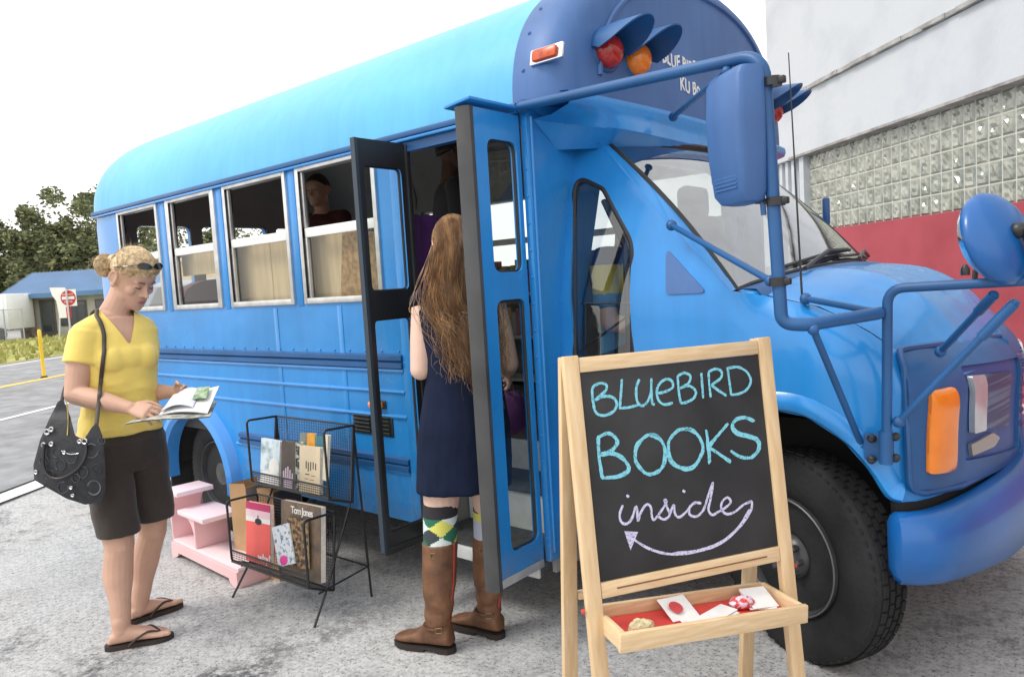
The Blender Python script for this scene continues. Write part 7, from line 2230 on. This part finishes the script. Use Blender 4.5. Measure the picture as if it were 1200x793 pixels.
for i in range(1900):
    ph = rg.gauss(0, .75); ph = max(-1.5, min(1.5, ph)); th0 = rg.uniform(.42, 1.5)
    p0 = skull2(th0, ph, 1.06 + rg.uniform(0, .03))
    side = ph / 1.5
    p1 = skull2(pi * 1.0, ph * .95, 1.08 + rg.uniform(0, .05))
    zend = nk2.z - rg.uniform(.14, .36) - (.12 if side > .0 else 0) * rg.random()
    x1 = side * rg.uniform(.10, .16) + rg.gauss(0, .018); dp = .112 + rg.uniform(-.012, .03) - .02 * abs(side)
    pm = Vector((nk2.x, nk2.y, nk2.z - .05)) + S2 * x1 + bkd * dp
    pe = Vector((ch2.x, ch2.y, zend)) + S2 * (x1 * .75 + .035 + rg.gauss(0, .016)) + bkd * (dp + rg.uniform(-.006, .02))
    wv = rg.uniform(.012, .040); fq = rg.uniform(12, 30); f0 = rg.uniform(0, 6)
    ctrl = spline([p0, skull2(lerp(th0, pi, .5), ph, 1.09 + rg.uniform(0, .04)), p1, p1.lerp(pm, .5) + bkd * .012, pm, pm.lerp(pe, .5) + bkd * .008, pe], 5)
    pts = []
    nC = len(ctrl) - 1
    for j, q in enumerate(ctrl):
        t = j / nC; a = wv * max(0, t - .38) * 1.6
        pts.append(q + S2 * a * sin(fq * t + f0) + bkd * a * .7 * cos(fq * t + f0 * 1.3))
    b.tube(pts, [lerp(.0014, .0005, (j / nC) ** 2) for j in range(nC + 1)], 3, mi=0 if rg.random() < .62 else 1, cap=False)
b.build('hair_strands', [M_hair2, M_hair2t], w2, 60)['kind'] = 'stuff'
# purple bag hanging from her right hand
pc = vR2 + (vR2 - eR2).normalized() * .08 - UP * .16
pb = thing('purple_bag', 'soft purple bag hanging from the hand of the woman in navy, behind the door glass', 'bag', pc)
m = MB(); m.loft([ring(pc + UP * z, F2, S2, a, d, 20) for z, a, d in ((.09, .05, .012), (.06, .075, .03), (.0, .085, .045), (-.07, .08, .045), (-.10, .05, .03))], True); m.build('pouch', mat('purple_suede', (.11, .022, .13), .8, sheen=.3, var=.15, vscale=9), pb, 60)
m = MB(); m.tube([pc + UP * .085 + S2 * .03, pc + UP * .15, pc + UP * .085 - S2 * .03], .005, 6); m.build('handle', MATS['purple_suede'], pb)

# ------------------------------------------------------------ people inside the bus
def simple_person(label, feet, F, H, top, legs_m, skin, hairm, cap=None, sit=None, arms='down', stripes=None):
    """standing or seated figure: one skin surface, clothes and hair over it"""
    F = F.normalized(); Sd = F.cross(UP); base = Vector(feet)
    t = thing('person', label, 'person', base)
    k = H / 1.72
    def P(f, s, z): return base + (F * f + Sd * s + UP * z) * k
    if sit is None: hip = P(0, 0, .92); kn = [P(.02, s * .09, .48) for s in (1, -1)]; an = [P(0, s * .10, .08) for s in (1, -1)]
    else: hip = P(0, 0, sit); kn = [P(.44, s * .10, sit + .02) for s in (1, -1)]; an = [P(.42, s * .10, sit - .40) for s in (1, -1)]
    dz = hip.z - base.z - .92 * k
    def T(f, s, z): return P(f, s, z) + UP * dz
    neck = T(.0, 0, 1.44); chest = T(.01, 0, 1.26); waist = T(.01, 0, 1.08); hd = T(.04, 0, 1.60)
    sh = [T(0, s * .175, 1.38) for s in (1, -1)]
    if arms == 'down': el = [T(.0, s * .23, 1.10) for s in (1, -1)]; wr = [T(.14, s * .21, .90) for s in (1, -1)]
    else: el = [T(.06, s * .22, 1.10) for s in (1, -1)]; wr = [T(.28, s * .12, 1.06) for s in (1, -1)]
    b = MB(); hp, hf, hs, hu = head_shape(b, hd, (F - UP * .12), UP, .225, k)
    limb(b, [neck - UP * .03, hd - F * .02], [.056 * k, .052 * k])
    b.loft([ring(hip - UP * .06, F, Sd, .15 * k, .105 * k), ring(hip, F, Sd, .155 * k, .11 * k), ring(waist, F, Sd, .14 * k, .10 * k), ring(chest, F, Sd, .16 * k, .105 * k), ring(chest.lerp(neck, .6), F, Sd, .15 * k, .08 * k), ring(neck, F, Sd, .06 * k, .055 * k)], True)
    for i, s in enumerate((1, -1)):
        limb(b, [neck - UP * .05, sh[i]], [.055 * k, .05 * k]); limb(b, [sh[i], el[i]], [.05 * k, .041 * k]); limb(b, [el[i], el[i].lerp(wr[i], .4), wr[i]], [.041 * k, .039 * k, .027 * k])
        hand(b, wr[i], wr[i] - el[i], Sd * s * .8 + UP * .3, -s, .6, k)
        hp_ = hip + Sd * s * .08 * k
        limb(b, [hp_, kn[i]], [.085 * k, .058 * k]); limb(b, [kn[i], kn[i].lerp(an[i], .4), an[i]], [.056 * k, .055 * k, .036 * k]); foot(b, an[i], F, an[i].z - .07 * k, toes=False)
    remesh('body', b, .0075, skin, t, 2)
    b = MB(); b.loft([ring(hip - UP * .02, F, Sd, .168 * k, .122 * k), ring(waist, F, Sd, .155 * k, .115 * k), ring(chest, F, Sd, .175 * k, .12 * k), ring(chest.lerp(neck, .6), F, Sd, .165 * k, .093 * k), ring(chest.lerp(neck, .9), F, Sd, .075 * k, .062 * k)], True)
    for i in range(2): limb(b, [neck - UP * .055, sh[i]], [.056 * k, .061 * k]); limb(b, [sh[i], sh[i].lerp(el[i], .62)], [.062 * k, .060 * k])
    o = remesh('shirt', b, .008, top, t, 2); wrinkle(o, .008, 7)
    if stripes:
        for p in o.data.polygons:
            z = p.center.z + t.location.z
            p.material_index = stripes(z, chest.z)
    b = MB(); b.loft([ring(hip + UP * .06, F, Sd, .160 * k, .115 * k), ring(hip, F, Sd, .168 * k, .12 * k), ring(hip - UP * .08, F, Sd, .15 * k, .11 * k)], True)
    for i, s in enumerate((1, -1)):
        hp_ = hip + Sd * s * .08 * k; limb(b, [hp_, kn[i]], [.097 * k, .074 * k]); limb(b, [kn[i], an[i] + UP * .03], [.072 * k, .058 * k])
    remesh('trousers', b, .009, legs_m, t, 2)
    b = MB(); rows = []
    for i in range(12):
        th = lerp(.55, pi * 1.15, i / 11); rows.append([hp(-.010 + .100 * cos(th) * cos(ph) * 1.06, .079 * sin(ph) * 1.06, .58 + .45 * sin(th) * cos(ph) * 1.05) for ph in [lerp(-1.45, 1.45, j / 16) for j in range(17)]])
    b.grid(rows); o = b.build('hair', hairm, t, 60); s_ = o.modifiers.new('thickness', 'SOLIDIFY'); s_.thickness = .012; s_.offset = -1
    for sd in (-1, 1):
        m = MB(); m.tube([hp(.080, sd * .020, .505), hp(.084, sd * .031, .508), hp(.074, sd * .044, .503)], .0024, 6); m.build('eyelashes', M_lash, t)
    if cap:
        b = MB(); rows = []
        for i in range(10):
            th = lerp(.45, pi * .98, i / 9); rows.append([hp(-.008 + .108 * cos(th) * cos(ph) * 1.03, .085 * sin(ph) * 1.03, .64 + .42 * sin(th) * cos(ph) * 1.03) for ph in [lerp(-1.5, 1.5, j / 16) for j in range(17)]])
        b.grid(rows)
        cpo = b.build('cap', cap, t, 60); s_ = cpo.modifiers.new('thickness', 'SOLIDIFY'); s_.thickness = .006
        m = MB(); m.grid([[hp(.085 + .07 * v * cos(u), .07 * sin(u) * (1 + .05 * v), .78 - .04 * v) for u in [lerp(-1.1, 1.1, j / 10) for j in range(11)]] for v in (0, .5, 1)]); m.build('cap_peak', cap, t, 60)
    return t
M_blk = mat('black_tee', (.014, .014, .016), .85, sheen=.1); M_maroon = mat('dark_red_tee', (.055, .008, .010), .85); M_jean = mat('dark_denim', (.02, .028, .05), .9, var=.2, vscale=12)
M_dkhair = mat('dark_hair', (.022, .014, .010), .5, var=.3, vscale=40)
pz = lambda px, d, z: Vector((at(px, 300, d).x, at(px, 300, d).y, z))
simple_person('person in black T-shirt and cap standing inside the bus behind the woman in navy', pz(533, 4.05, .62), Vector((.55, .84, 0)), 1.60, M_blk, M_jean, skin_mat('deep_brown_skin', (.12, .062, .040), (.12, .05, .04)), M_dkhair, cap=M_blk)
simple_person('person in dark T-shirt inside the bus, seen through the window beside the door', pz(382, 5.2, .62), Vector((.35, -.94, 0)), 1.60, M_maroon, M_jean, SK3, M_dkhair, arms='fwd')
ST = [mat('stripe_navy', (.02, .04, .12), .85), mat('stripe_yellow', (.62, .50, .08), .85), mat('stripe_blue', (.10, .28, .46), .85)]
ps_ = pz(700, 3.15, .56)
simple_person('person in striped navy, yellow and blue shirt sitting in the cab behind the side window', Vector((-1.72, 2.86, .56)), Vector((.86, -.1, 0)), 1.62, ST, M_jean, SK2, mat('chestnut_hair', (.13, .055, .03), .5, var=.3, vscale=40), sit=.50, arms='fwd',
              stripes=lambda z, c: 0 if z > c + .09 else (1 if z > c - .03 else 2))
m = MB(); m.box((-1.72, 2.86, .98), (.42, .44, .12), None, .04); m.box((-1.93, 2.86, 1.25), (.10, .42, .55), Matrix.Rotation(radians(-10), 3, 'Y'), .04); m.box2((-1.84, 2.74, .56), (-1.62, 2.98, .93), .01)
m.build('passenger_seat', MATS['seat_grey'], bus)
